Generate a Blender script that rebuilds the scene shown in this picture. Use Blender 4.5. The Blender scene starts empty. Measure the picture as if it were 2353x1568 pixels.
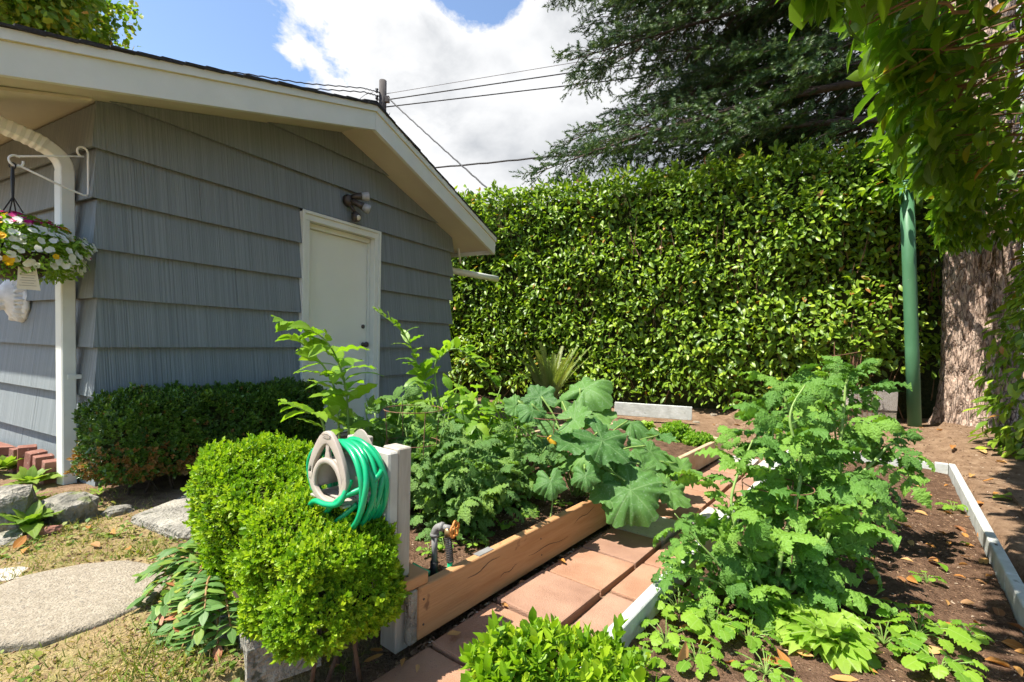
import bpy, bmesh, math, random
import numpy as np
from mathutils import Vector, Matrix, noise as mnoise

random.seed(7)
RNG = np.random.default_rng(11)
SC = bpy.context.scene
COL = SC.collection

# ------------------------------------------------------------------ camera
CAM_H, PITCH, ROLL, FPX, WPX, HPX, SHIFT = 1.05, math.radians(2.0), 0.0244, 1110.0, 2353.0, 1568.0, 0.0165
_f = Vector((0, math.cos(PITCH), -math.sin(PITCH)))
_u0 = Vector((0, math.sin(PITCH), math.cos(PITCH)))
_r0 = Vector((1, 0, 0))
_r = _r0*math.cos(ROLL) + _u0*math.sin(ROLL)
_u = -_r0*math.sin(ROLL) + _u0*math.cos(ROLL)
CAMP = Vector((0, 0, CAM_H))
cam_data = bpy.data.cameras.new('camera')
cam = bpy.data.objects.new('camera', cam_data)
COL.objects.link(cam)
cam.matrix_world = Matrix(((_r.x, _u.x, -_f.x, 0), (_r.y, _u.y, -_f.y, 0), (_r.z, _u.z, -_f.z, CAM_H), (0, 0, 0, 1)))
cam_data.sensor_width = 36.0
cam_data.lens = 36.0*FPX/WPX
cam_data.shift_y = SHIFT
cam_data.clip_start = 0.05
cam_data.clip_end = 3000
SC.camera = cam
SC.render.resolution_x, SC.render.resolution_y = 1024, 682

# ------------------------------------------------------------------ light
SUN_EL = math.radians(60)
SUN_H = Vector((-0.951, -0.31, 0))
SUN_V = Vector((SUN_H.x*math.cos(SUN_EL), SUN_H.y*math.cos(SUN_EL), math.sin(SUN_EL)))
sun_d = bpy.data.lights.new('sun', 'SUN')
sun_d.energy = 3.45
sun_d.angle = math.radians(0.53)
sun_d.color = (1.0, 0.95, 0.86)
sun = bpy.data.objects.new('sun', sun_d)
COL.objects.link(sun)
sun.rotation_euler = SUN_V.to_track_quat('Z', 'Y').to_euler()
sun.location = SUN_V*30
SC.view_settings.view_transform = 'Standard'
SC.view_settings.look = 'None'
SC.view_settings.exposure = 1.64
SC.view_settings.gamma = 1.0
SC.view_settings.use_curve_mapping = False
SC.cycles.max_bounces = 6
SC.cycles.diffuse_bounces = 4
SC.cycles.glossy_bounces = 2
SC.cycles.transmission_bounces = 3
SC.cycles.caustics_reflective = False
SC.cycles.caustics_refractive = False
SC.cycles.use_adaptive_sampling = True
SC.cycles.adaptive_threshold = 0.03
SC.cycles.transparent_max_bounces = 8
SC.cycles.use_denoising = True

W = bpy.data.worlds.new('World')
SC.world = W
W.use_nodes = True
wn, wl = W.node_tree.nodes, W.node_tree.links
wn.clear()
def nd(tree, t, **kw):
    n = tree.nodes.new(t)
    for k, v in kw.items():
        setattr(n, k, v)
    return n
def mth(tree, op, a, b=None, c=None, clamp=False):
    n = tree.nodes.new('ShaderNodeMath'); n.operation = op; n.use_clamp = clamp
    for i, x in enumerate((a, b, c)):
        if x is None: continue
        if isinstance(x, (int, float)): n.inputs[i].default_value = x
        else: tree.links.new(x, n.inputs[i])
    return n.outputs[0]
def build_world():
    t = W.node_tree
    out = nd(t, 'ShaderNodeOutputWorld'); bg = nd(t, 'ShaderNodeBackground')
    sky = nd(t, 'ShaderNodeTexSky'); sky.sky_type = 'NISHITA'; sky.sun_disc = False
    sky.sun_elevation = SUN_EL
    sky.sun_rotation = math.atan2(SUN_V.x, SUN_V.y)
    sky.air_density = 1.0; sky.dust_density = 0.6; sky.ozone_density = 2.0
    tc = nd(t, 'ShaderNodeTexCoord')
    mp = nd(t, 'ShaderNodeMapping'); mp.inputs['Scale'].default_value = (1, 1, 1.5)
    t.links.new(tc.outputs['Generated'], mp.inputs['Vector'])
    def noi(scale, det, rough, off):
        m2 = nd(t, 'ShaderNodeMapping'); m2.inputs['Location'].default_value = off
        t.links.new(mp.outputs[0], m2.inputs['Vector'])
        n = nd(t, 'ShaderNodeTexNoise'); n.inputs['Scale'].default_value = scale
        n.inputs['Detail'].default_value = det; n.inputs['Roughness'].default_value = rough
        n.inputs['Distortion'].default_value = 0.25
        t.links.new(m2.outputs[0], n.inputs['Vector'])
        return n.outputs['Fac']
    n1 = noi(2.6, 9, 0.62, (3.35, 0.4, 1.7))
    n2 = noi(9.0, 8, 0.62, (0.3, 5.0, 2.0))
    n3 = noi(1.5, 4, 0.5, (7.3, 2.2, 4.4))
    n4 = noi(3.6, 5, 0.5, (1.3, 8.2, 0.4))
    # a cumulus bank ahead
    dp = nd(t, 'ShaderNodeVectorMath'); dp.operation = 'DOT_PRODUCT'
    t.links.new(tc.outputs['Generated'], dp.inputs[0])
    dp.inputs[1].default_value = Vector((0.30, 0.85, 0.40)).normalized()
    blob = mth(t, 'MULTIPLY_ADD', dp.outputs['Value'], 1.0, -0.79)
    nn = mth(t, 'MULTIPLY_ADD', n1, 0.40, -0.20)
    nn2 = mth(t, 'MULTIPLY_ADD', n2, 0.26, -0.13)
    dq = nd(t, 'ShaderNodeVectorMath'); dq.operation = 'DOT_PRODUCT'       # a break in the bank
    t.links.new(tc.outputs['Generated'], dq.inputs[0]); dq.inputs[1].default_value = Vector((-0.075, 1.0, 0.75)).normalized()
    hole = mth(t, 'MULTIPLY', mth(t, 'MULTIPLY_ADD', dq.outputs['Value'], 1.0, -0.9925, clamp=True), -24.0)
    s = mth(t, 'ADD', mth(t, 'ADD', mth(t, 'ADD', blob, nn), nn2), hole)
    bank = mth(t, 'MULTIPLY', s, 26.0, clamp=True)
    gen = mth(t, 'MULTIPLY_ADD', mth(t, 'MULTIPLY_ADD', n2, 0.3, n3), 7.0, -5.3, clamp=True)
    gen = mth(t, 'MULTIPLY', gen, 0.9)
    mask = mth(t, 'MAXIMUM', bank, gen)
    core = mth(t, 'MULTIPLY', mth(t, 'ADD', s, -0.05), 7.0, clamp=True)
    shade = mth(t, 'MULTIPLY', core, mth(t, 'MULTIPLY_ADD', n4, 4.5, -1.75, clamp=True))
    cc = nd(t, 'ShaderNodeMix'); cc.data_type = 'RGBA'
    cc.inputs[6].default_value = (0.345, 0.347, 0.35, 1)
    cc.inputs[7].default_value = (0.165, 0.175, 0.19, 1)
    t.links.new(shade, cc.inputs[0])
    sm = nd(t, 'ShaderNodeVectorMath'); sm.operation = 'SCALE'; sm.inputs['Scale'].default_value = 0.080
    t.links.new(sky.outputs[0], sm.inputs[0])
    mx = nd(t, 'ShaderNodeMix'); mx.data_type = 'RGBA'
    t.links.new(mask, mx.inputs[0]); t.links.new(sm.outputs[0], mx.inputs[6]); t.links.new(cc.outputs[2], mx.inputs[7])
    t.links.new(mx.outputs[2], bg.inputs[0]); bg.inputs[1].default_value = 1.0
    t.links.new(bg.outputs[0], out.inputs[0])
build_world()

# ------------------------------------------------------------------ helpers
def ray(u, v):
    return _f + _r*((u-WPX/2)/FPX) + _u*(-(v-HPX/2-SHIFT*WPX)/FPX)
def G(u, v, z=0.0):
    d = ray(u, v); return CAMP + d*((z-CAM_H)/d.z)
def D(u, v, dep):
    d = ray(u, v); return CAMP + d*(dep/d.y)
PD = Vector((0.616, 0.788, 0)); PC = Vector((0.788, -0.616, 0))     # along / across the garden path
def SCP(s, c, z=0.0): return PD*s + PC*c + Vector((0, 0, z))
def sstep(a, b, x):
    t = max(0.0, min(1.0, (x-a)/(b-a))); return t*t*(3-2*t)

def tag(o, label=None, cat=None, group=None, kind=None):
    if label: o['label'] = label
    if cat: o['category'] = cat
    if group: o['group'] = group
    if kind: o['kind'] = kind
    return o
def thing(name, label, cat, loc=(0, 0, 0), rotz=0.0, group=None):
    o = bpy.data.objects.new(name, None); COL.objects.link(o)
    o.location = loc; o.rotation_euler = (0, 0, rotz); o.empty_display_size = 0.1
    return tag(o, label, cat, group)
def mesh(name, verts, faces, mat=None, smooth=False, uvs=None):
    me = bpy.data.meshes.new(name)
    me.from_pydata([tuple(v) for v in verts], [], faces)
    if mat: me.materials.append(mat)
    if smooth: me.polygons.foreach_set('use_smooth', np.ones(len(me.polygons), dtype=bool))
    if uvs is not None:
        ul = me.uv_layers.new(name='UVMap')
        idx = np.empty(len(me.loops), dtype=np.int32); me.loops.foreach_get('vertex_index', idx)
        ul.data.foreach_set('uv', np.asarray(uvs, dtype=np.float32)[idx].ravel())
    me.update(); return me
def obj(name, me, parent=None, mat4=None):
    o = bpy.data.objects.new(name, me); COL.objects.link(o)
    if parent is not None: o.parent = parent
    if mat4 is not None: o.matrix_basis = mat4
    return o
class MB:
    """collects shapes; build() links them as one mesh object"""
    def __init__(s, origin=(0, 0, 0)): s.v = []; s.f = []; s.o = Vector(origin)
    def add(s, vs, fs):
        k = len(s.v); s.v += [Vector(v)-s.o for v in vs]; s.f += [tuple(i+k for i in f) for f in fs]; return s
    def box(s, c, ax, ay, az):
        c = Vector(c); ax, ay, az = Vector(ax), Vector(ay), Vector(az)
        vs = [c+ax*i+ay*j+az*k for k in (-1, 1) for j in (-1, 1) for i in (-1, 1)]
        return s.add(vs, [(0, 2, 3, 1), (4, 5, 7, 6), (0, 1, 5, 4), (2, 6, 7, 3), (0, 4, 6, 2), (1, 3, 7, 5)])
    def bx(s, x0, x1, y0, y1, z0, z1):
        return s.box(((x0+x1)/2, (y0+y1)/2, (z0+z1)/2), ((x1-x0)/2, 0, 0), (0, (y1-y0)/2, 0), (0, 0, (z1-z0)/2))
    def tube(s, pts, rad, n=8, caps=True):
        pts = [Vector(p) for p in pts]; m = len(pts)
        if not hasattr(rad, '__len__'): rad = [rad]*m
        vs, fs = [], []; ref = None
        for i, p in enumerate(pts):
            d = (pts[min(i+1, m-1)]-pts[max(i-1, 0)])
            d = d.normalized() if d.length > 1e-9 else Vector((0, 0, 1))
            if ref is None:
                ref = d.orthogonal().normalized()
            ref = (ref-d*ref.dot(d)); ref = ref.normalized() if ref.length > 1e-6 else d.orthogonal().normalized()
            b = d.cross(ref)
            for k in range(n):
                a = 2*math.pi*k/n; vs.append(p+(ref*math.cos(a)+b*math.sin(a))*rad[i])
        for i in range(m-1):
            for k in range(n):
                k2 = (k+1) % n; fs.append((i*n+k, i*n+k2, (i+1)*n+k2, (i+1)*n+k))
        if caps: fs.append(tuple(range(n-1, -1, -1))); fs.append(tuple((m-1)*n+k for k in range(n)))
        return s.add(vs, fs)
    def lathe(s, prof, n=16, c=(0, 0, 0)):
        c = Vector(c); vs, fs = [], []
        for r, z in prof:
            for k in range(n):
                a = 2*math.pi*k/n; vs.append(c+Vector((r*math.cos(a), r*math.sin(a), z)))
        for i in range(len(prof)-1):
            for k in range(n):
                k2 = (k+1) % n; fs.append((i*n+k, i*n+k2, (i+1)*n+k2, (i+1)*n+k))
        fs.append(tuple(range(n-1, -1, -1))); fs.append(tuple((len(prof)-1)*n+k for k in range(n)))
        return s.add(vs, fs)
    def prism(s, poly, h, ex):
        """poly: list of 3D points, extruded by vector ex"""
        n = len(poly); ex = Vector(ex); poly = [Vector(p) for p in poly]
        vs = poly+[p+ex for p in poly]
        fs = [tuple(range(n-1, -1, -1)), tuple(range(n, 2*n))]+[(i, (i+1) % n, n+(i+1) % n, n+i) for i in range(n)]
        return s.add(vs, fs)
    def mesh(s, name, mat, smooth=False, bevel=0.0, seg=1):
        me = mesh(name, s.v, s.f, mat, smooth)
        if True:
            bm = bmesh.new(); bm.from_mesh(me)
            bmesh.ops.recalc_face_normals(bm, faces=bm.faces)
            if bevel > 0:
                ed = [e for e in bm.edges if len(e.link_faces) == 2 and e.calc_face_angle(0) > 0.6]
                bmesh.ops.bevel(bm, geom=ed, offset=bevel, segments=seg, affect='EDGES', profile=0.6)
            bm.to_mesh(me); bm.free()
        return me
    def build(s, name, mat, parent=None, smooth=False, bevel=0.0, seg=1, mat4=None):
        return obj(name, s.mesh(name, mat, smooth, bevel, seg), parent, mat4)

# ------------------------------------------------------------------ materials
def ramp(t, cols):
    r = nd(t, 'ShaderNodeValToRGB'); e = r.color_ramp.elements
    while len(e) < len(cols): e.new(0.5)
    for i, (p, c) in enumerate(cols):
        e[i].position = p; e[i].color = (c[0], c[1], c[2], 1)
    return r
def mat_std(name, c1, c2, scale=6.0, rough=0.75, bump=0.25, bscale=60.0, stretch=(1, 1, 1), spec=0.3, metal=0.0,
            spots=None, spot_scale=90.0, spot_t=0.62, bdist=0.01, detail=6, coord='Object', c3=None):
    m = bpy.data.materials.new(name); m.use_nodes = True; t = m.node_tree
    bs = t.nodes['Principled BSDF']
    tc = nd(t, 'ShaderNodeTexCoord'); oi = nd(t, 'ShaderNodeObjectInfo')
    ad = nd(t, 'ShaderNodeVectorMath'); ad.operation = 'MULTIPLY_ADD'
    t.links.new(oi.outputs['Random'], ad.inputs[0]); ad.inputs[1].default_value = (13.1, 7.7, 5.3)
    t.links.new(tc.outputs[coord], ad.inputs[2])
    mp = nd(t, 'ShaderNodeMapping'); mp.inputs['Scale'].default_value = stretch
    t.links.new(ad.outputs[0], mp.inputs['Vector'])
    n1 = nd(t, 'ShaderNodeTexNoise'); n1.inputs['Scale'].default_value = scale; n1.inputs['Detail'].default_value = detail
    n1.inputs['Roughness'].default_value = 0.6
    t.links.new(mp.outputs[0], n1.inputs['Vector'])
    cols = [(0.32, c1), (0.68, c2)] if c3 is None else [(0.3, c1), (0.5, c2), (0.7, c3)]
    r = ramp(t, cols); t.links.new(n1.outputs['Fac'], r.inputs[0])
    colout = r.outputs[0]
    nb = nd(t, 'ShaderNodeTexNoise'); nb.inputs['Scale'].default_value = bscale; nb.inputs['Detail'].default_value = 5
    t.links.new(mp.outputs[0], nb.inputs['Vector'])
    if spots is not None:
        ns = nd(t, 'ShaderNodeTexNoise'); ns.inputs['Scale'].default_value = spot_scale; ns.inputs['Detail'].default_value = 3
        t.links.new(ad.outputs[0], ns.inputs['Vector'])
        k = mth(t, 'MULTIPLY_ADD', ns.outputs['Fac'], 14.0, -14.0*spot_t, clamp=True)
        mx = nd(t, 'ShaderNodeMix'); mx.data_type = 'RGBA'
        t.links.new(k, mx.inputs[0]); t.links.new(colout, mx.inputs[6]); mx.inputs[7].default_value = (*spots, 1)
        colout = mx.outputs[2]
    t.links.new(colout, bs.inputs['Base Color'])
    bs.inputs['Roughness'].default_value = rough; bs.inputs['Specular IOR Level'].default_value = spec
    bs.inputs['Metallic'].default_value = metal
    if bump > 0:
        b = nd(t, 'ShaderNodeBump'); b.inputs['Strength'].default_value = bump; b.inputs['Distance'].default_value = bdist
        t.links.new(nb.outputs['Fac'], b.inputs['Height']); t.links.new(b.outputs[0], bs.inputs['Normal'])
    return m
def mat_leaf(name, cols, rough=0.4, trans=0.3, spec=0.4, vein=None, mottled=None, tcol=None, bumpy=0.0, bscale=40.0):
    """leaf: colour picked per leaf; paler midrib; light shining through"""
    m = bpy.data.materials.new(name); m.use_nodes = True; t = m.node_tree
    bs = t.nodes['Principled BSDF']; out = t.nodes['Material Output']
    at = nd(t, 'ShaderNodeAttribute'); at.attribute_name = 'rnd'
    oi = nd(t, 'ShaderNodeObjectInfo')
    v = mth(t, 'FRACT', mth(t, 'ADD', at.outputs['Fac'], oi.outputs['Random']))
    r = ramp(t, cols); t.links.new(v, r.inputs[0]); col = r.outputs[0]
    tc = nd(t, 'ShaderNodeTexCoord')
    if mottled:
        ns = nd(t, 'ShaderNodeTexNoise'); ns.inputs['Scale'].default_value = 26; ns.inputs['Detail'].default_value = 4
        t.links.new(tc.outputs['Object'], ns.inputs['Vector'])
        k = mth(t, 'MULTIPLY_ADD', ns.outputs['Fac'], 7.0, -3.9, clamp=True)
        mx = nd(t, 'ShaderNodeMix'); mx.data_type = 'RGBA'
        t.links.new(mth(t, 'MULTIPLY', k, 0.6), mx.inputs[0]); t.links.new(col, mx.inputs[6]); mx.inputs[7].default_value = (*mottled, 1)
        col = mx.outputs[2]
    if vein:
        sx = nd(t, 'ShaderNodeSeparateXYZ'); t.links.new(tc.outputs['UV'], sx.inputs[0])
        du = mth(t, 'ABSOLUTE', mth(t, 'SUBTRACT', sx.outputs[0], 0.5))
        mid = mth(t, 'MULTIPLY_ADD', du, -26.0, 1.0, clamp=True)
        w = mth(t, 'FRACT', mth(t, 'MULTIPLY', mth(t, 'SUBTRACT', sx.outputs[1], mth(t, 'MULTIPLY', du, 0.8)), 8.0))
        sv = mth(t, 'MULTIPLY', mth(t, 'MULTIPLY_ADD', mth(t, 'ABSOLUTE', mth(t, 'SUBTRACT', w, 0.5)), -12.0, 1.0, clamp=True), 0.45)
        k = mth(t, 'MAXIMUM', mid, sv)
        mx = nd(t, 'ShaderNodeMix'); mx.data_type = 'RGBA'
        t.links.new(mth(t, 'MULTIPLY', k, 0.65), mx.inputs[0]); t.links.new(col, mx.inputs[6]); mx.inputs[7].default_value = (*vein, 1)
        col = mx.outputs[2]
    t.links.new(col, bs.inputs['Base Color'])
    bs.inputs['Roughness'].default_value = rough; bs.inputs['Specular IOR Level'].default_value = spec
    if bumpy > 0:
        nb = nd(t, 'ShaderNodeTexNoise'); nb.inputs['Scale'].default_value = bscale; nb.inputs['Detail'].default_value = 3
        t.links.new(tc.outputs['Object'], nb.inputs['Vector'])
        b = nd(t, 'ShaderNodeBump'); b.inputs['Strength'].default_value = bumpy; b.inputs['Distance'].default_value = 0.02
        t.links.new(nb.outputs['Fac'], b.inputs['Height']); t.links.new(b.outputs[0], bs.inputs['Normal'])
    tr = nd(t, 'ShaderNodeBsdfTranslucent')
    g = nd(t, 'ShaderNodeVectorMath'); g.operation = 'MULTIPLY'
    t.links.new(col, g.inputs[0]); g.inputs[1].default_value = tcol or (1.5, 1.55, 0.55)
    t.links.new(g.outputs[0], tr.inputs[0])
    ms = nd(t, 'ShaderNodeMixShader'); ms.inputs[0].default_value = trans
    t.links.new(bs.outputs[0], ms.inputs[1]); t.links.new(tr.outputs[0], ms.inputs[2])
    t.links.new(ms.outputs[0], out.inputs['Surface'])
    return m

M = {}
M['siding'] = mat_std('siding_grey_paint', (0.160, 0.184, 0.190), (0.240, 0.268, 0.272), scale=2.6, rough=0.7, bump=1.0, bscale=3.2, stretch=(34, 0.3, 0.05), bdist=0.008, detail=3)
M['siding_side'] = mat_std('siding_grey_paint_side', (0.160, 0.184, 0.190), (0.240, 0.268, 0.272), scale=2.6, rough=0.7, bump=1.0, bscale=3.2, stretch=(0.3, 34, 0.05), bdist=0.008, detail=3)
M['white'] = mat_std('white_paint', (0.64, 0.66, 0.58), (0.72, 0.73, 0.65), scale=3, rough=0.5, bump=0.08, bscale=90)
M['soffit'] = mat_std('soffit_cream_paint', (0.55, 0.50, 0.38), (0.62, 0.57, 0.44), scale=2, rough=0.6, bump=0.1)
M['caulk'] = mat_std('yellowed_caulk', (0.62, 0.55, 0.28), (0.70, 0.62, 0.34), scale=8, rough=0.6, bump=0.05)
M['door'] = mat_std('door_paint', (0.70, 0.71, 0.60), (0.75, 0.76, 0.65), scale=1.2, rough=0.45, bump=0.04)
M['shingle'] = mat_std('asphalt_shingle', (0.025, 0.024, 0.024), (0.06, 0.056, 0.052), scale=60, rough=0.95, bump=0.6, bscale=200)
M['sheath'] = mat_std('wall_sheathing', (0.12, 0.13, 0.14), (0.16, 0.17, 0.18), rough=0.8)
M['dark_metal'] = mat_std('dark_bronze', (0.05, 0.042, 0.036), (0.10, 0.082, 0.07), scale=20, rough=0.45, bump=0.1, metal=0.3)
M['lamp_glass'] = mat_std('lamp_lens', (0.30, 0.31, 0.31), (0.42, 0.43, 0.43), rough=0.15, bump=0.2, bscale=160, spec=0.6)
M['downspout'] = mat_std('downspout_enamel', (0.66, 0.67, 0.60), (0.76, 0.77, 0.70), scale=4, rough=0.4, bump=0.05, spots=(0.35, 0.33, 0.28), spot_scale=30, spot_t=0.74)
M['wire_white'] = mat_std('white_enamel_wire', (0.72, 0.72, 0.68), (0.8, 0.8, 0.76), rough=0.4, bump=0)
M['black'] = mat_std('black_plastic', (0.012, 0.012, 0.012), (0.025, 0.025, 0.025), rough=0.5, bump=0.05)
M['plaster'] = mat_std('white_plaster', (0.66, 0.66, 0.65), (0.78, 0.78, 0.77), scale=30, rough=0.7, bump=0.25, bscale=70)
M['brick'] = mat_std('red_brick', (0.20, 0.085, 0.06), (0.31, 0.15, 0.11), scale=14, rough=0.9, bump=0.5, bscale=90, spots=(0.40, 0.30, 0.25), spot_scale=40, spot_t=0.66)
M['rock'] = mat_std('grey_rock', (0.11, 0.105, 0.085), (0.36, 0.33, 0.27), scale=11, rough=0.95, bump=1.0, bscale=22, bdist=0.05, spots=(0.16, 0.18, 0.08), spot_scale=9, spot_t=0.58)
M['concrete'] = mat_std('aggregate_concrete', (0.235, 0.195, 0.14), (0.36, 0.31, 0.235), scale=45, rough=0.95, bump=0.9, bscale=120, spots=(0.17, 0.15, 0.12), spot_scale=130, spot_t=0.58)
M['concrete_d'] = mat_std('weathered_concrete', (0.20, 0.185, 0.155), (0.40, 0.37, 0.30), scale=10, rough=0.95, bump=1.0, bscale=55, bdist=0.03, spots=(0.10, 0.10, 0.07), spot_scale=22, spot_t=0.60)
M['block'] = mat_std('concrete_block', (0.33, 0.29, 0.25), (0.46, 0.42, 0.37), scale=60, rough=0.95, bump=0.9, bscale=160, spots=(0.18, 0.15, 0.13), spot_scale=120, spot_t=0.58)
M['paver'] = mat_std('terracotta_paver', (0.30, 0.155, 0.09), (0.42, 0.24, 0.15), scale=5, rough=0.92, bump=0.5, bscale=220, spots=(0.26, 0.15, 0.11), spot_scale=150, spot_t=0.63)
M['paver_b'] = mat_std('brown_paver', (0.26, 0.145, 0.095), (0.38, 0.225, 0.15), scale=5, rough=0.92, bump=0.5, bscale=220, spots=(0.24, 0.15, 0.11), spot_scale=150, spot_t=0.62)
M['paver_grey'] = mat_std('pale_paver', (0.42, 0.38, 0.33), (0.55, 0.51, 0.45), scale=8, rough=0.92, bump=0.5, bscale=200, spots=(0.28, 0.25, 0.20), spot_scale=90, spot_t=0.63)
M['cedar'] = mat_std('stained_cedar', (0.37, 0.185, 0.075), (0.49, 0.275, 0.13), scale=3.0, rough=0.75, bump=0.35, bscale=12, stretch=(0.8, 0.8, 9), spots=(0.20, 0.10, 0.05), spot_scale=13, spot_t=0.66)
M['cedar_top'] = mat_std('weathered_cedar', (0.40, 0.27, 0.15), (0.55, 0.42, 0.28), scale=6, rough=0.85, bump=0.4, bscale=30)
M['board_white'] = mat_std('peeling_white_board', (0.37, 0.38, 0.345), (0.54, 0.55, 0.51), scale=9, rough=0.8, bump=0.4, bscale=40, spots=(0.28, 0.29, 0.25), spot_scale=24, spot_t=0.66)
M['post'] = mat_std('painted_post', (0.33, 0.295, 0.24), (0.43, 0.39, 0.32), scale=8, rough=0.7, bump=0.25, bscale=14, stretch=(6, 6, 0.8), spots=(0.22, 0.19, 0.15), spot_scale=12, spot_t=0.74)
M['post_front'] = mat_std('painted_rack_board', (0.42, 0.40, 0.35), (0.52, 0.50, 0.44), scale=6, rough=0.65, bump=0.2, bscale=20, spots=(0.25, 0.22, 0.18), spot_scale=14, spot_t=0.74)
M['hanger'] = mat_std('taupe_plastic', (0.37, 0.315, 0.26), (0.42, 0.36, 0.30), scale=8, rough=0.5, bump=0.08, bscale=120)
M['hose'] = mat_std('green_hose_vinyl', (0.0, 0.30, 0.115), (0.012, 0.38, 0.16), scale=10, rough=0.28, bump=0.0, spec=0.5)
M['pvc'] = mat_std('grey_pvc', (0.17, 0.168, 0.16), (0.25, 0.245, 0.235), scale=25, rough=0.55, bump=0.15)
M['brass'] = mat_std('old_brass', (0.35, 0.24, 0.10), (0.48, 0.35, 0.17), scale=20, rough=0.4, metal=0.7, bump=0.1)
M['orange'] = mat_std('orange_handle', (0.48, 0.17, 0.035), (0.58, 0.24, 0.06), scale=30, rough=0.5, bump=0.2)
M['pole_green'] = mat_std('green_pole_paint', (0.055, 0.155, 0.075), (0.085, 0.21, 0.105), scale=5, rough=0.45, bump=0.12, bscale=20, stretch=(1, 1, 0.4), spots=(0.20, 0.24, 0.18), spot_scale=22, spot_t=0.70)
M['bark'] = mat_std('fir_bark', (0.30, 0.20, 0.145), (0.47, 0.34, 0.26), scale=22, rough=0.95, bump=0.8, bscale=60, bdist=0.02, stretch=(1, 1, 0.6), c3=(0.56, 0.44, 0.35))
M['branch'] = mat_std('branch_bark', (0.045, 0.030, 0.020), (0.10, 0.070, 0.050), scale=20, rough=0.95, bump=0.4)
M['twig'] = mat_std('laurel_twig', (0.14, 0.08, 0.04), (0.26, 0.16, 0.09), scale=9, rough=0.9, bump=0.3)
M['inner'] = mat_std('dark_core_shade', (0.028, 0.034, 0.012), (0.065, 0.068, 0.028), scale=25, rough=1.0, bump=0.8, bscale=30, bdist=0.05, spec=0.0)  # for the solid cores: dark colour stands in for shade deep in the foliage
M['rust'] = mat_std('rusty_wire', (0.14, 0.065, 0.035), (0.24, 0.13, 0.08), scale=40, rough=0.85, bump=0)
M['cable'] = mat_std('black_cable', (0.02, 0.02, 0.02), (0.04, 0.04, 0.04), rough=0.6, bump=0)
M['cable_l'] = mat_std('grey_cable', (0.22, 0.22, 0.22), (0.3, 0.3, 0.3), rough=0.5, bump=0)
M['pole_wood'] = mat_std('creosote_pole', (0.055, 0.048, 0.045), (0.11, 0.10, 0.092), scale=6, rough=0.95, bump=0.5, bscale=8, stretch=(6, 6, 0.4))
M['rubber'] = mat_std('black_rubber', (0.018, 0.018, 0.018), (0.035, 0.035, 0.035), scale=40, rough=0.8, bump=0.6, bscale=90)
M['card'] = mat_std('brown_cardboard', (0.25, 0.15, 0.085), (0.33, 0.205, 0.12), scale=8, rough=0.9, bump=0.15)
M['paper'] = mat_std('plant_tag_card', (0.62, 0.56, 0.42), (0.70, 0.64, 0.50), scale=8, rough=0.7, bump=0)
M['ink'] = mat_std('tag_print', (0.30, 0.26, 0.20), (0.36, 0.31, 0.24), rough=0.7, bump=0)
M['pot'] = mat_std('brown_basket_pot', (0.045, 0.032, 0.024), (0.075, 0.055, 0.04), rough=0.6, bump=0.2)
M['stem'] = mat_std('green_stem', (0.14, 0.24, 0.05), (0.24, 0.34, 0.09), scale=14, rough=0.5, bump=0.1)
M['stem_r'] = mat_std('reddish_stem', (0.24, 0.10, 0.05), (0.30, 0.19, 0.07), scale=10, rough=0.6, bump=0.1)
M['squash_y'] = mat_std('squash_skin', (0.60, 0.30, 0.02), (0.72, 0.42, 0.04), scale=5, rough=0.35, bump=0.05)
M['tomato_g'] = mat_std('green_tomato_skin', (0.16, 0.26, 0.05), (0.24, 0.34, 0.08), scale=3, rough=0.25, bump=0)
Lc = lambda *a: [(i/(max(1, len(a)-1)), c) for i, c in enumerate(a)]
M['laurel'] = mat_leaf('laurel_leaf', [(0, (0.080, 0.155, 0.015)), (0.35, (0.145, 0.250, 0.019)), (0.75, (0.245, 0.365, 0.026)), (0.98, (0.36, 0.46, 0.04)), (0.985, (0.40, 0.20, 0.04)), (1, (0.30, 0.12, 0.03))], rough=0.40, trans=0.30, spec=0.4, vein=(0.18, 0.27, 0.06))
M['laurel_near'] = mat_leaf('laurel_leaf_near', [(0, (0.06, 0.14, 0.012)), (0.5, (0.12, 0.235, 0.016)), (0.98, (0.20, 0.33, 0.022)), (1, (0.32, 0.15, 0.04))], rough=0.36, trans=0.5, spec=0.5, vein=(0.20, 0.28, 0.07))
M['box_bright'] = mat_leaf('boxwood_leaf_bright', Lc((0.09, 0.20, 0.008), (0.19, 0.34, 0.012), (0.36, 0.47, 0.022)), rough=0.45, trans=0.35, spec=0.3)
M['box_dark'] = mat_leaf('boxwood_leaf_dark', Lc((0.045, 0.10, 0.014), (0.085, 0.17, 0.018), (0.15, 0.25, 0.024)), rough=0.35, trans=0.2, spec=0.5)
M['box_dead'] = mat_leaf('boxwood_leaf_dead', Lc((0.22, 0.10, 0.03), (0.34, 0.18, 0.06), (0.30, 0.20, 0.08)), rough=0.6, trans=0.25, spec=0.2)
M['needle'] = mat_leaf('fir_needle', Lc((0.026, 0.060, 0.016), (0.050, 0.100, 0.024), (0.10, 0.155, 0.036)), rough=0.5, trans=0.12, spec=0.3)
M['maple'] = mat_leaf('maple_leaf', [(0, (0.08, 0.17, 0.015)), (0.6, (0.15, 0.26, 0.02)), (0.9, (0.30, 0.34, 0.03)), (1, (0.46, 0.28, 0.06))], rough=0.5, trans=0.35)
M['tomato'] = mat_leaf('tomato_leaf', Lc((0.075, 0.185, 0.030), (0.12, 0.26, 0.036), (0.19, 0.35, 0.042)), rough=0.5, trans=0.3, spec=0.35, vein=(0.17, 0.33, 0.07), bumpy=0.6, bscale=30)
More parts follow.
